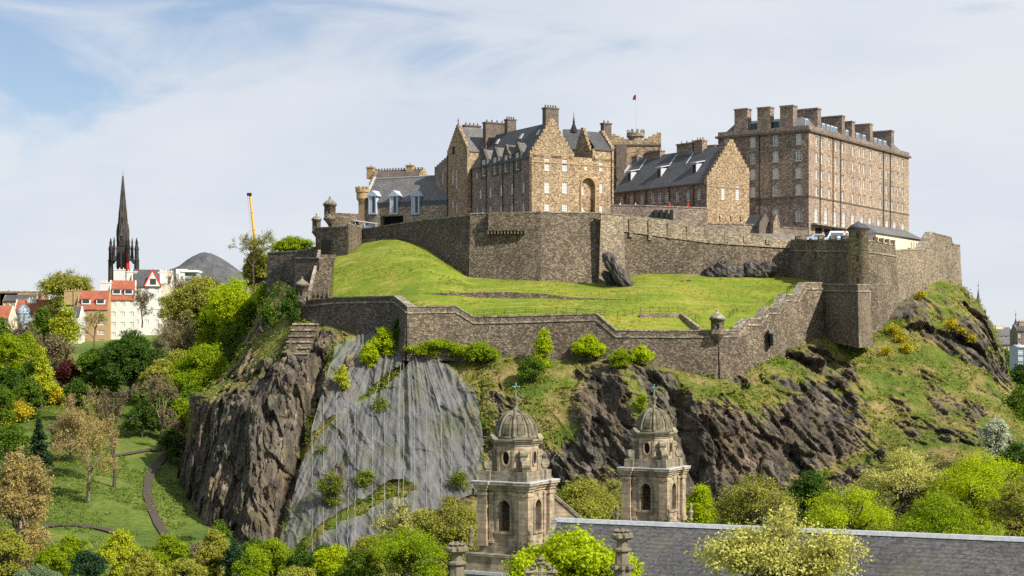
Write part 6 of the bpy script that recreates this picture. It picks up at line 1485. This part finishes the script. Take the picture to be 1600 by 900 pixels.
# ------------------------------------------------------------------ trees
def leaves_mesh(rg, cen, nrm, size, n_per, spread, flat=0.75):
    """leaf-shaped faces scattered through clumps; cen (k,3), spread per clump"""
    k = len(cen); N_ = k * n_per
    c = np.repeat(cen, n_per, 0); nn = np.repeat(nrm, n_per, 0); sp = np.repeat(np.broadcast_to(spread, (k,)), n_per)[:, None]
    off = rg.normal(size=(N_, 3)) * sp * np.array((1, 1, flat)) * .62
    p = c + off
    d = nn * .55 + rg.normal(size=(N_, 3)) * .55 + np.array((0, 0, .35)); d /= np.linalg.norm(d, axis=1)[:, None] + 1e-9
    r = rg.normal(size=(N_, 3)); a = np.cross(d, r); a /= np.linalg.norm(a, axis=1)[:, None] + 1e-9; b_ = np.cross(d, a)
    s = size * rg.uniform(.6, 1.35, (N_, 1)); 
    V = np.stack([p - a * s, p - b_ * s * .55 + d * s * .15, p + a * s, p + b_ * s * .55 + d * s * .15], 1).reshape(-1, 3)
    Fq = np.arange(N_ * 4).reshape(-1, 4)
    ct = np.repeat(rg.normal(.5, .16, k), n_per) + rg.normal(0, .14, N_); tint = np.repeat(np.clip(ct, 0, 1), 4)
    return V, Fq, tint
class Seg:
    def __init__(s): s.a = []; s.b = []; s.r0 = []; s.r1 = []
    def add(s, a, b, r0, r1): s.a.append(a); s.b.append(b); s.r0.append(r0); s.r1.append(r1)
    def mesh(s, n):
        A = np.array(s.a); B_ = np.array(s.b); d = B_ - A; d /= np.linalg.norm(d, axis=1)[:, None] + 1e-9
        ref = np.where(np.abs(d[:, 2:3]) < .9, np.array((0, 0, 1.)), np.array((1., 0, 0))); u = np.cross(d, ref); u /= np.linalg.norm(u, axis=1)[:, None]; w = np.cross(d, u)
        V = []
        for P_, R_ in ((A, s.r0), (B_, s.r1)):
            R_ = np.array(R_)[:, None]
            for i in range(n): t = 2 * math.pi * i / n; V.append(P_ + (u * math.cos(t) + w * math.sin(t)) * R_)
        V = np.stack(V, 1).reshape(-1, 3); k = len(A); base = (np.arange(k) * 2 * n)[:, None]
        fq = np.concatenate([base + np.array([i, (i + 1) % n, n + (i + 1) % n, n + i]) for i in range(n)], 0)
        return V, fq
def limb(seg, rg, a, b_, r0, r1, n=4, wob=.08):
    L_ = np.linalg.norm(b_ - a); pts = [a + (b_ - a) * i / n + (rg.normal(size=3) * wob * L_ * (0 if i in (0, n) else 1)) + np.array((0, 0, .06 * L_ * math.sin(math.pi * i / n))) for i in range(n + 1)]
    for i in range(n): seg.add(pts[i], pts[i + 1], r0 + (r1 - r0) * i / n, r0 + (r1 - r0) * (i + 1) / n)
    return pts
def tree(name, label, px, pyt, pyc, Y, wpx, kind, seed=None, leafsz=None, dens=1.0, base=None, group=None, twig=.0, bark='bark', shape='round', lobes=None, open_=0.0, clear=None):
    """px: crown centre, pyt/pyc: crown top and bottom rows in the control drawing, Y: distance, wpx: crown width"""
    seed = seed if seed is not None else int(px * 7 + pyt * 13 + Y); rg = np.random.default_rng(seed)
    k = Y / F; x = XW(px, Y); zt = ZW(pyt, Y); zc = ZW(pyc, Y); w = wpx * k / 2
    zb = float(gz(x, Y)) if base is None else base[2]
    bx, by = (x, Y) if base is None else (base[0], base[1])
    zb -= .2
    lowest = zb + (.10 if clear is None else clear) * (zt - zb)
    t = thing(name, label, 'tree' if (zt - zb) > 4 else 'shrub', (bx, by, zb), group=group); O = np.array((bx, by, zb))
    c0 = np.array((x, Y, (zt + zc) / 2)) - O; hh = max((zt - zc) / 2, .5)
    px_m = 1.5625 * k                                                # metres per rendered pixel
    ls = leafsz or np.clip(0.95 * px_m, .1, .75)
    nl = lobes or int(np.clip(10 + w * hh / 3.5, 10, 30))
    L = []
    for i in range(nl):
        if shape == 'cone':
            f_ = (i + .5) / nl; a = rg.uniform(0, 2 * math.pi); rr_ = w * (1 - f_) * .5; L.append((c0 + np.array((rr_ * math.cos(a), rr_ * math.sin(a), hh * (-.9 + 1.75 * f_))), w * (1.02 - f_) * .75 + .15 * w, hh * .28))
        else:
            d = rg.normal(size=3); d /= np.linalg.norm(d); d[2] = abs(d[2]) * 1.1 - .35; rad = rg.uniform(.4, .92)
            s_ = rg.uniform(.2, .42)
            L.append((c0 + d * np.array((w, w, hh)) * rad, w * s_ * (1.15 - .25 * rad), hh * s_ * (1.1 - .25 * rad)))
    if shape != 'cone': L.append((c0 + np.array((0, 0, hh * .45)), w * .42, hh * .5)); L.append((c0 + np.array((w * .5, 0, -hh * .15)), w * .42, hh * .42)); L.append((c0 + np.array((-w * .52, 0, -hh * .1)), w * .42, hh * .45))
    if clear is None and shape != 'cone':                             # foliage reaches down to the ground
        zz_ = c0[2] - .3 * hh; lim = max(lowest - zb, zc - zb - 2.6 * hh)
        while zz_ > lim:
            for i in range(3):
                a = rg.uniform(0, 2 * math.pi); rr_ = rg.uniform(.3, .62) * w; s_ = rg.uniform(.38, .5)
                L.append((np.array((c0[0] + rr_ * math.cos(a), c0[1] + rr_ * math.sin(a), zz_)), w * s_, min(hh, w) * s_ * 1.2))
            zz_ -= min(hh, w) * .62
    area = sum(4 * math.pi * (a * a * .6 + a * b_ * .4) for _, a, b_ in L)
    nleaf = int(np.clip(area / (ls * ls) * 1.15 * dens * (1 - open_ * .6), 500, 42000)); per = 22; ncl = max(20, nleaf // per)
    wts = np.array([a * b_ for _, a, b_ in L]); wts /= wts.sum(); pick = rg.choice(len(L), ncl, p=wts)
    d = rg.normal(size=(ncl, 3)); d /= np.linalg.norm(d, axis=1)[:, None]; d[:, 2] = np.where(d[:, 2] < -.35, -d[:, 2], d[:, 2])
    cen = np.array([L[i][0] for i in pick]); sc_ = np.array([(L[i][1], L[i][1], L[i][2]) for i in pick])
    rad = rg.uniform(.62, 1.06, (ncl, 1)) if open_ < .5 else rg.uniform(.2, 1.1, (ncl, 1))
    cen = cen + d * sc_ * rad
    # ragged outline: small sprays that reach past the lobes
    clr = np.clip(np.sqrt(area / ncl) * .55, ls * .9, 2.2)
    V, Fq, tint = leaves_mesh(rg, cen, d, ls, per, clr * rg.uniform(.5, 1.5, ncl))
    # limbs
    sg = Seg(); H = zt - zb; tr_ = np.clip(H * .022, .1, .55)
    base_p = np.array((0, 0, 0.)); fork = np.array((c0[0] * .5, c0[1] * .5, max(c0[2] - hh * .75, .25 * c0[2])))
    limb(sg, rg, base_p, fork, tr_ * 1.25, tr_ * .85, 4, .02)
    lead = limb(sg, rg, fork, c0 + np.array((0, 0, hh * .6)), tr_ * .8, tr_ * .2, 5, .05)
    for c, a, b_ in L: limb(sg, rg, fork + (lead[2] - fork) * rg.uniform(0, 1), c, tr_ * .45, tr_ * .12, 4, .07)
    for i in rg.choice(ncl, min(ncl, 60), replace=False):
        j = pick[i]; limb(sg, rg, L[j][0], cen[i], tr_ * .14, tr_ * .04, 2, .08)
    tv, tf = sg.mesh(6)
    link('trunk', np_mesh('trunk', tv, tf, M[bark], True), t)
    mats = [LEAF[kind]]; mi = np.zeros(len(Fq), int); 
    if twig > 0:
        ts = Seg(); nt = int(ncl * 3 * twig)
        for i in rg.choice(ncl, nt):
            c = cen[i]; dd_ = (d[i] + rg.normal(size=3) * .6) * clr * 1.2; ts.add(c - dd_ * .6, c + dd_, px_m * .16, px_m * .06)
        v2, f2_ = ts.mesh(3); Fq = np.concatenate([Fq, f2_ + len(V)]); V = np.concatenate([V, v2]); tint = np.concatenate([tint, np.full(len(v2), .5)])
        mats.append(M[bark]); mi = np.concatenate([mi, np.ones(len(f2_), int)])
    link('crown', np_mesh('crown', V, Fq, mats, False, {'tint': tint}, mi), t)
    return t
def Yg(px, py): return float(G(px, py)[1])
def bare_tree(name, label, px, pyt, pyb, Y, wpx, kind='brown', seed=None, buds=1.0, bark='bark_pale', depth=6, base=None, group=None, trunkfrac=.3):
    seed = seed if seed is not None else int(px * 5 + pyt * 3 + Y); rg = np.random.default_rng(seed); k = Y / F
    x = XW(px, Y); zt = ZW(pyt, Y)
    zb = ZW(pyb, Y) if base is None else base
    t = thing(name, label, 'tree', (x, Y, zb), group=group); H = zt - zb; w = wpx * k / 2; px_m = 1.5625 * k
    sg = Seg(); tips = []
    def grow(p, d, L_, r, lv):
        q = p + d * L_; q2_ = p + d * L_ * .5 + rg.normal(size=3) * L_ * .05
        sg.add(p, q2_, r, r * .85); sg.add(q2_, q, r * .85, r * .7)
        if lv == 0: tips.append((q, d)); return
        if lv <= 2: tips.append((q2_, d))
        n = 3 if lv > 2 else int(rg.integers(2, 5))
        for i in range(n):
            dv_ = d + rg.normal(size=3) * np.array((.62 * ax, .62 * ax, .42)) + np.array((0, 0, .10)); dv_ /= np.linalg.norm(dv_); grow(q, dv_, L_ * rg.uniform(.62, .9), max(r * .58, px_m * .14), lv - 1)
    ax = np.clip(w / (H * .33), .55, 1.5)
    r0 = np.clip(H * .02, .12, .5); grow(np.array((0, 0, 0.)), np.array((rg.normal() * .05, rg.normal() * .05, 1.)), H * trunkfrac, r0, depth)
    # fit the crown to its measured height and width
    A = np.array(sg.b); mh = np.percentile(A[:, 2], 99.3); mw = np.percentile(np.abs(A[:, :2]), 98.5); f_ = np.array((w / mw, w / mw, H / mh))
    sg.a = [np.array(a) * f_ for a in sg.a]; sg.b = [np.array(a) * f_ for a in sg.b]
    r_ = np.array(sg.r0); big = r_ > r0 * .18
    def sub(m): s2 = Seg(); s2.a = [a for a, b_ in zip(sg.a, m) if b_]; s2.b = [a for a, b_ in zip(sg.b, m) if b_]; s2.r0 = [a for a, b_ in zip(sg.r0, m) if b_]; s2.r1 = [a for a, b_ in zip(sg.r1, m) if b_]; return s2
    tv, tf = sub(big).mesh(6); link('trunk', np_mesh('trunk', tv, tf, M[bark], True), t)
    V, Fq = sub(~big).mesh(3); tint = np.full(len(V), .5); mi = np.zeros(len(Fq), int)
    if buds > 0:
        cen = np.array([a for a, _ in tips]) * f_; dn = np.array([b_ for _, b_ in tips]); ls = np.clip(.62 * px_m, .06, .5); per = max(2, int(5 * buds))
        V2, F2, t2 = leaves_mesh(rg, cen, dn, ls, per, np.full(len(cen), .035 * w + ls), 1.0)
        Fq = np.concatenate([Fq, F2 + len(V)]); V = np.concatenate([V, V2]); tint = np.concatenate([tint, t2]); mi = np.concatenate([mi, np.ones(len(F2), int)])
    link('crown', np_mesh('crown', V, Fq, [M[bark], LEAF[kind]], False, {'tint': tint}, mi), t); return t
def conifer(label, px, pyt, pyb, Y, wpx, seed=1):
    rg = np.random.default_rng(seed); k = Y / F; x = XW(px, Y); zb, zt = ZW(pyb, Y), ZW(pyt, Y); H = zt - zb; w = wpx * k / 2
    t = thing('conifer_tree', label, 'tree', (x, Y, zb)); sg = Seg(); sg.add((0, 0, -.3), (0, 0, H), H * .018, .03); Vs = []; Fs = []; off = 0; tn = []
    for i in range(26):
        f_ = (i + .5) / 26; z = H * (.1 + .88 * f_); L_ = w * (1 - f_) ** .8 * rg.uniform(.8, 1.15) + .15
        for j in range(7):
            a = rg.uniform(0, 2 * math.pi); d = np.array((math.cos(a), math.sin(a), -.18)); sg.add((0, 0, z), tuple(np.array((0, 0, z)) + d * L_), .05, .015)
            m = max(2, int(L_ / .35)); cen = np.array([np.array((0, 0, z)) + d * L_ * (q_ + .6) / m for q_ in range(m)])
            V, Fq, ti = leaves_mesh(rg, cen, np.tile((0, 0, 1.), (m, 1)), .26, 7, np.full(m, .28), .5); Vs.append(V); Fs.append(Fq + off); off += len(V); tn.append(ti)
    tv, tf = sg.mesh(5); link('trunk', np_mesh('trunk', tv, tf, M['bark']), t)
    link('crown', np_mesh('crown', np.concatenate(Vs), np.concatenate(Fs), LEAF['conifer'], False, {'tint': np.concatenate(tn)}), t)

# far left, behind and among the houses
tree('tree', 'round pale olive tree standing up behind the red roofed houses', 103, 421, 475, 640, 82, 'olive', dens=.7, twig=.4, open_=.6)
bare_tree('tree', 'gaunt half bare dark tree in front of the crane boom', 396, 362, 445, 470, 76, 'olive', buds=.8, bark='bark', depth=6)
tree('tree', 'bright green treetop showing over the far left rampart', 458, 370, 402, 430, 66, 'vivid')
tree('tree', 'vivid yellow green tree pressed against the dark leaning rampart', 368, 428, 545, 425, 92, 'lime', dens=1.1)
tree('tree', 'broad dull green tree behind the vivid one near the rampart', 315, 428, 520, 475, 110, 'olive', dens=.9, twig=.3)
tree('tree', 'dark bushy evergreen under the vivid tree by the rampart', 385, 520, 585, 405, 60, 'dark')
bare_tree('tree', 'wide brown leafless tree to the right of the white house with the red trimmed gable', 275, 432, 545, 520, 90, 'brown', buds=1.6)
bare_tree('tree', 'tangle of bare brown branches behind the dark chestnut', 262, 495, 620, 445, 112, 'brown', buds=1.8)
tree('chestnut_tree', 'dark green round chestnut in the middle of the bank', 205, 512, 622, 425, 104, 'dark', dens=1.1)
tree('chestnut_tree', 'fresh green spreading chestnut just left of the crag top', 325, 535, 640, 398, 116, 'vivid', dens=1.1)
tree('chestnut_tree', 'small leafy chestnut with dark gaps below the fresh green one', 300, 600, 650, 385, 70, 'mid', dens=1.0)
bare_tree('tree', 'bare branched tree in front of the white houses', 222, 448, 512, 520, 46, 'brown', buds=.3, bark='bark', depth=6)
bare_tree('tree', 'bare tree with a bent trunk in front of the brown house', 148, 487, 548, 510, 52, 'olive', buds=.7, bark='bark', depth=5)
tree('tree', 'tall yellow green tree hiding the narrow white gable', 103, 468, 560, 500, 44, 'gold', dens=.9, open_=.5, twig=.3)
tree('tree', 'mid green tree left of the tall yellow green one', 66, 477, 560, 505, 46, 'mid', dens=.9)
bare_tree('tree', 'brown twiggy tree at the left below the red roofed house', 36, 497, 590, 480, 52, 'brown', buds=1.6)
tree('tree', 'green tree cut by the left edge below the far roofs', 5, 495, 580, 470, 44, 'mid')
tree('tree', 'slim conical yellow green tree left of the maroon one', 65, 545, 618, 410, 38, 'gold', shape='cone', dens=1.0)
tree('maple_tree', 'dark maroon leaved tree on the bank', 106, 560, 615, Yg(106, 618), 50, 'maroon', dens=1.0)
tree('shrub', 'dark green bush right of the maroon tree', 148, 543, 585, 430, 50, 'mid')
tree('shrub', 'dark olive bush at the foot of the brown house', 175, 535, 570, 455, 44, 'dark')
tree('shrub', 'golden yellow flowering bush below the maroon tree', 92, 607, 632, Yg(92, 634), 34, 'yellow', dens=.7)
tree('shrub', 'golden yellow flowering bush near the left edge', 30, 626, 656, Yg(30, 659), 42, 'yellow', dens=.6, twig=.3)
tree('shrub', 'pale yellow flowering bush cut by the left edge', 2, 632, 666, Yg(2, 668), 30, 'gold', dens=.7)
tree('tree', 'dark green tree at the left edge above the yellow bushes', 14, 572, 618, 405, 46, 'dark')
tree('shrub', 'mid green rounded bush between the left edge trees and the maroon tree', 45, 590, 628, 395, 44, 'mid')
conifer('small dark spruce standing on the open bank at the left', 60, 653, 737, 335, 46)
bare_tree('tree', 'big spreading pale bare tree on the open grassy bank', 138, 618, 782, 318, 118, 'tan', buds=1.5, bark='bark_pale', depth=7, trunkfrac=.26)
bare_tree('tree', 'taller straight trunked bare tree right of the big pale one', 178, 608, 763, 330, 66, 'brown', buds=.9, bark='bark', depth=6, trunkfrac=.34)
tree('tree', 'tall tan budding tree at the left edge in front of the bank', 36, 692, 872, 245, 96, 'tan', dens=.9, bark='bark_pale', twig=.6, open_=.5)
tree('tree', 'green weeping foliage at the lower left corner', 12, 825, 900, 205, 80, 'olive')
bare_tree('shrub', 'grey twiggy thicket at the foot of the crag by the path', 250, 588, 690, 375, 62, 'brown', buds=1.4)
bare_tree('shrub', 'leafless scrub between the chestnuts and the crag', 268, 640, 712, 362, 50, 'brown', buds=1.2)
tree('shrub', 'dark shrub in the hollow under the chestnut', 222, 625, 690, 375, 56, 'dark', dens=.8)
# foreground row on the left
fg = [(110, 833, 900, 230, 66, 'vivid', 'leafy green bush near the lower left with dark gaps'), (186, 826, 900, 222, 66, 'gold', 'bright yellow lime bush at the bottom left'), (262, 834, 900, 225, 74, 'vivid', 'rounded fresh green bush right of the yellow lime one'),
      (335, 824, 905, 222, 56, 'olive', 'olive brown bush below the dark crag'), (366, 844, 905, 218, 36, 'conifer', 'very dark evergreen bush at the bottom between olive and green ones'), (425, 840, 905, 222, 78, 'vivid', 'bright green bush at the foot of the crag'),
      (135, 860, 912, 205, 60, 'conifer', 'dark evergreen mass at the bottom left corner of the lime bush'), (60, 884, 915, 190, 70, 'grey', 'pale grey green bush at the bottom left corner'), (472, 850, 915, 215, 56, 'dark', 'small dark bush at the bottom left of the net covered rock'),
      (525, 852, 915, 212, 80, 'lime', 'yellow green bush in front of the netted rock foot'), (290, 872, 915, 200, 70, 'olive', 'dull olive bush along the bottom edge below the fresh green one'), (345, 812, 850, 292, 30, 'mid', 'small green shrub growing at the base of the dark crag')]
for px, a, b_, Y, w, kd, lb in fg: tree('shrub', lb, px, a, b_, Y, w, kd)
for px, a, b_, Y, w, kd, lb in [
 (80, 850, 920, 195, 60, 'vivid', 'green bush filling the corner left of the dark evergreen mass'), (225, 858, 925, 205, 70, 'olive', 'yellowish olive bush behind the bottom edge below the rounded green one'), (392, 856, 925, 198, 60, 'vivid', 'fresh green bush low on the bottom edge right of the very dark evergreen'),
 (565, 858, 930, 200, 70, 'mid', 'mid green bush on the bottom edge left of the dense tree'), (460, 884, 930, 190, 66, 'olive', 'olive bush hugging the bottom edge below the netted rock'), (310, 846, 900, 245, 40, 'brown', 'brown budding bush between two green ones at the crag foot'),
 (505, 850, 890, 265, 50, 'dark', 'dark thicket at the very foot of the netted face'), (575, 838, 880, 262, 60, 'olive', 'olive thicket at the foot of the netted face'), (400, 838, 880, 280, 46, 'mid', 'green thicket at the dark crag foot left of the netting'), (290, 838, 870, 300, 50, 'dark', 'dark scrub where the bank meets the crag')]: tree('shrub', lb, px, a, b_, Y, w, kd)
for px, a, b_, Y, w, kd, lb in [
 (20, 540, 590, 440, 50, 'olive', 'olive tree in the mass at the left edge below the houses'), (85, 520, 570, 470, 56, 'brown', 'brown budding tree behind the slim yellow green cone'), (40, 520, 575, 460, 44, 'vivid', 'bright green tree between the olive ones at the left'),
 (300, 470, 545, 480, 66, 'olive', 'olive hazy treetop left of the vivid tree'), (235, 545, 610, 430, 56, 'mid', 'mid green tree squeezed between the chestnuts'), (345, 480, 560, 450, 60, 'vivid', 'bright green tree below the broad dull green one'),
 (280, 545, 600, 420, 56, 'olive', 'olive scrubby tree between chestnut and bare branches'), (395, 470, 540, 420, 40, 'mid', 'green tree tucked at the foot of the leaning rampart'), (120, 590, 628, 392, 44, 'dark', 'dark shrub under the maroon tree'),
 (250, 610, 670, 385, 50, 'mid', 'mid green shrub on the bank under the chestnuts'), (0, 600, 640, 385, 50, 'mid', 'green shrub cut off at the left edge above the pale yellow bush'), (172, 560, 610, 425, 46, 'mid', 'green shrub at the left foot of the dark chestnut'), (265, 668, 715, 355, 40, 'dark', 'dark low shrub beside the crag above the path'),
 (110, 640, 700, 350, 70, 'brown', 'soft brown scrub on the bank behind the big bare tree'), (20, 660, 720, 330, 60, 'mid', 'green scrub at the left edge above the tall tan tree'), (420, 440, 500, 402, 40, 'vivid', 'bright green bush in front of the leaning rampart')]:
    if kd == 'brown': tree('tree' if b_ - a > 45 else 'shrub', lb, px, a, b_, Y, w, kd, dens=.55, open_=.8, twig=1.0)
    else: tree('tree' if b_ - a > 45 else 'shrub', lb, px, a, b_, Y, w, kd)
for px, a, b_, Y, w, kd, lb in [
 (300, 445, 520, 500, 90, 'olive', 'tall olive canopy between the brown leafless tree and the vivid one'), (404, 388, 450, 480, 52, 'olive', 'olive tree hiding the foot of the crane boom'), (345, 455, 545, 440, 76, 'vivid', 'large fresh green canopy left of the leaning rampart'), (255, 560, 630, 415, 80, 'olive', 'olive canopy right of the dark chestnut'), (375, 505, 575, 412, 60, 'mid', 'green canopy leaning against the rocky flank'),
 (240, 590, 650, 392, 60, 'mid', 'green canopy on the bank just under the chestnuts'), (290, 620, 680, 372, 50, 'vivid', 'fresh green bush overhanging the crag shoulder'), (10, 520, 580, 430, 60, 'vivid', 'leafy bright canopy at the left edge under the town'), (50, 560, 610, 415, 60, 'mid', 'green canopy right of the left edge trees')]: tree('tree', lb, px, a, b_, Y, w, kd)
# in front of the crag, middle
tree('tree', 'dense mid green tree at the bottom left of the nearer tower', 638, 822, 905, 200, 136, 'vivid', dens=1.1)
tree('tree', 'olive budding tree directly left of the nearer tower', 706, 774, 880, 215, 118, 'olive', dens=.9, twig=.5)
tree('tree', 'sparse pale yellow sapling in front of the netted rock', 625, 782, 850, 230, 84, 'pale', dens=.35, open_=.9, twig=.8)
tree('tree', 'olive green tree between the two domed towers', 915, 745, 830, 215, 112, 'olive', dens=1.2)
tree('tree', 'lime green tree just right of the farther tower', 1096, 757, 840, 215, 64, 'lime')
tree('tree', 'glowing lime green tree with white blossom in front of the nearer tower', 892, 826, 940, 88, 205, 'lime', dens=1.0, leafsz=.115)
# right hand groups
tree('tree', 'olive budding tree in the right hand group below the rock', 1182, 739, 840, 205, 146, 'olive', dens=1.0, twig=.5)
tree('tree', 'broad lime green tree right of the olive one', 1325, 755, 860, 205, 150, 'lime', dens=1.0, twig=.15)
tree('tree', 'pale cream yellow tree rising in the right hand group', 1415, 702, 800, 230, 150, 'pale', dens=1.0, twig=.3)
tree('tree', 'large lime green tree on the right below the grassy slope', 1525, 702, 830, 225, 172, 'lime', dens=1.1)
tree('tree', 'darker yellow green tree in front of the large lime one', 1468, 768, 870, 195, 150, 'vivid', dens=1.0)
tree('tree', 'olive green tree cut by the right edge', 1592, 740, 870, 200, 90, 'olive', dens=.9, twig=.4)
tree('hawthorn_shrub', 'rounded shrub covered in white blossom at the foot of the slope', 1555, 654, 702, 292, 50, 'white', dens=.8)
tree('shrub', 'tall dark green thicket at the right edge above the blossom', 1594, 600, 700, 330, 62, 'mid', dens=.9)
tree('shrub', 'small dark thicket behind the lime trees at the right edge', 1590, 690, 745, 285, 60, 'dark', dens=.9)
tree('shrub', 'low green scrub between the rock and the right hand trees', 1265, 735, 800, 262, 70, 'dark', dens=.8)
tree('tree', 'large pale yellow sparsely leaved tree in front of the slate roof', 1222, 792, 960, 78, 270, 'pale', dens=.8, leafsz=.085, open_=.7, twig=.6)
for px, a, b_, Y, w, kd, lb in ((1570, 545, 575, 620, 34, 'mid', 'small distant tree below the brown building at the far right'), (1596, 568, 600, 560, 40, 'dark', 'dark trees below the glass fronted block')): tree('tree', lb, px, a, b_, Y, w, kd)

# shrubs rooted on the crag
def crag_shrub(px, pyt, pyb, w, kind, label, name='shrub', dens=1.0):
    b_ = cliff_at(px, pyb); return tree(name, label, px, pyt, pyb, float(b_[1]) - .4, w, kind, base=b_, dens=dens * (.55 if kind == 'turf' else 1), group=None, open_=.6 if kind == 'turf' else 0)
for a in [(848, 510, 575, 28, 'lime', 'tall narrow lime green bush against the long outer wall'), (920, 522, 565, 48, 'lime', 'round lime green bush against the outer wall, left of the wide pair'), (972, 545, 570, 40, 'vivid', 'lower lime bush between the two rounder ones at the wall'), (1000, 540, 572, 44, 'lime', 'round lime green bush below the gun slit in the wall'),
          (690, 530, 562, 100, 'vivid', 'long fresh green thicket below the corner of the outer wall'), (752, 535, 570, 60, 'vivid', 'fresh green scrub under the ramped part of the outer wall'), (830, 555, 600, 44, 'mid', 'dark green bush below the tall narrow one'), (1003, 612, 645, 14, 'vivid', 'small green sapling on the bare rock beside the farther dome'),
          (598, 512, 556, 40, 'lime', 'bright green ivy clump at the top of the netting'), (577, 535, 580, 30, 'lime', 'trailing green ivy lower left of the clump at the netting top'), (455, 450, 510, 30, 'dark', 'dark ivy mass under the west sentry turret'), (420, 470, 515, 22, 'mid', 'green scrub at the foot of the leaning rampart'), (625, 495, 548, 24, 'dark', 'ivy in the shaded corner of the outer wall'),
          (593, 618, 648, 26, 'turf', 'small bush growing through the middle of the netting'), (515, 735, 790, 44, 'turf', 'bushy growth on the lower left of the netting'), (575, 730, 770, 34, 'turf', 'shrub on the ledge in the lower netting'), (718, 735, 770, 36, 'turf', 'bush on the right edge of the netting'), (505, 690, 712, 16, 'turf', 'tiny shrub left on the netting'),
          (535, 570, 610, 22, 'gold', 'hanging yellow green creeper on the left netting')]: crag_shrub(a[0], a[1], a[2], a[3], a[4], a[5])
for px, py, w, lb in ((1396, 515, 20, 'yellow flowering gorse nearest the wall right of the corner bastion'), (1408, 528, 18, 'yellow flowering gorse a little lower than the one nearest the wall'), (1418, 543, 15, 'small yellow gorse on the slope below the other bastion gorse'), (1486, 505, 20, 'yellow flowering gorse in the middle of the right hand slope'), (1502, 516, 15, 'low gorse right of the one in the middle of the slope'),
    (1520, 530, 16, 'small yellow gorse near the rocky outcrop'), (1384, 548, 14, 'small yellow gorse at the bastion foot'), (1440, 462, 14, 'gorse patch at the top of the slope under the rampart')):
    crag_shrub(px, py - 6, py + 7, w, 'gorse', lb, 'gorse_bush', .4)
rg = np.random.default_rng(9)

# rough grass and low scrub on the turf of the crag: one mass nobody could count
sel = np.argwhere((rockf < .55) & (vv > .02)); idx = sel[rg.choice(len(sel), 15000)]
cen = BC[idx[:, 0], idx[:, 1]] + rg.normal(size=(len(idx), 3)) * .35
dens_ = fbm(cen[:, 0] / 6, cen[:, 1] / 6, cen[:, 2] / 6, 3, 71); cen = cen[dens_ > -.12]
V, Fq, ti = leaves_mesh(rg, cen, np.tile((0, -.6, .8), (len(cen), 1)), .23, 7, np.full(len(cen), .5), .6)
tag(link('rough_grass', np_mesh('rough_grass', V, Fq, LEAF['turf'], False, {'tint': ti})), 'tufts of rough grass and low scrub on the crag ledges', 'grass', kind='stuff')

bx = rg.uniform(-150, -20, 60000); by = rg.uniform(255, 460, 60000); pxs = bx / by * F + CX; ok = (pxs > -10) & (pxs < 300) & (fbm(bx / 9, by / 9, bx * 0, 3, 72) > -.18)
cen = np.stack([bx, by, gz(bx, by) + .1], 1)[ok][:16000]
V, Fq, ti = leaves_mesh(rg, cen, np.tile((0, -.5, .85), (len(cen), 1)), .2, 6, np.full(len(cen), .5), .4)
tag(link('meadow_grass', np_mesh('meadow_grass', V, Fq, LEAF['meadow'], False, {'tint': ti})), 'rough meadow grass on the garden bank', 'grass', kind='stuff')

cen = LB.reshape(-1, 3)[rg.choice(LB.shape[0] * LB.shape[1], 16000)] + rg.normal(size=(16000, 3)) * np.array((.5, .5, .03))
cen = cen[fbm(cen[:, 0] / 7, cen[:, 1] / 4, cen[:, 2] / 3, 3, 73) > -.05]
V, Fq, ti = leaves_mesh(rg, cen, np.tile((0, -.5, .85), (len(cen), 1)), .13, 4, np.full(len(cen), .35), .25)
tag(link('lawn_tufts', np_mesh('lawn_tufts', V, Fq, LEAF['lawn'], False, {'tint': ti})), 'uneven longer grass tufts over the castle lawn', 'grass', kind='stuff')

# wooded ground beyond the crag on the right, seen only as one far mass
fx_ = rg.uniform(195, 620, 420); fy_ = rg.uniform(520, 1150, 420); fr = rg.uniform(4, 8, 420)
cc = np.repeat(np.stack([fx_, fy_, gz(fx_, fy_) + fr * .8], 1), 14, 0); d_ = rg.normal(size=cc.shape); d_ /= np.linalg.norm(d_, axis=1)[:, None]; d_[:, 2] = np.abs(d_[:, 2]) * 1.2 - .3
V, Fq, ti = leaves_mesh(rg, cc + d_ * np.repeat(fr, 14)[:, None] * .8, d_, .8, 14, np.full(len(cc), 2.2))
tag(link('far_wood', np_mesh('far_wood', V, Fq, LEAF['mid'], False, {'tint': ti})), 'far off trees beyond the crag on the right', 'wood', kind='stuff')
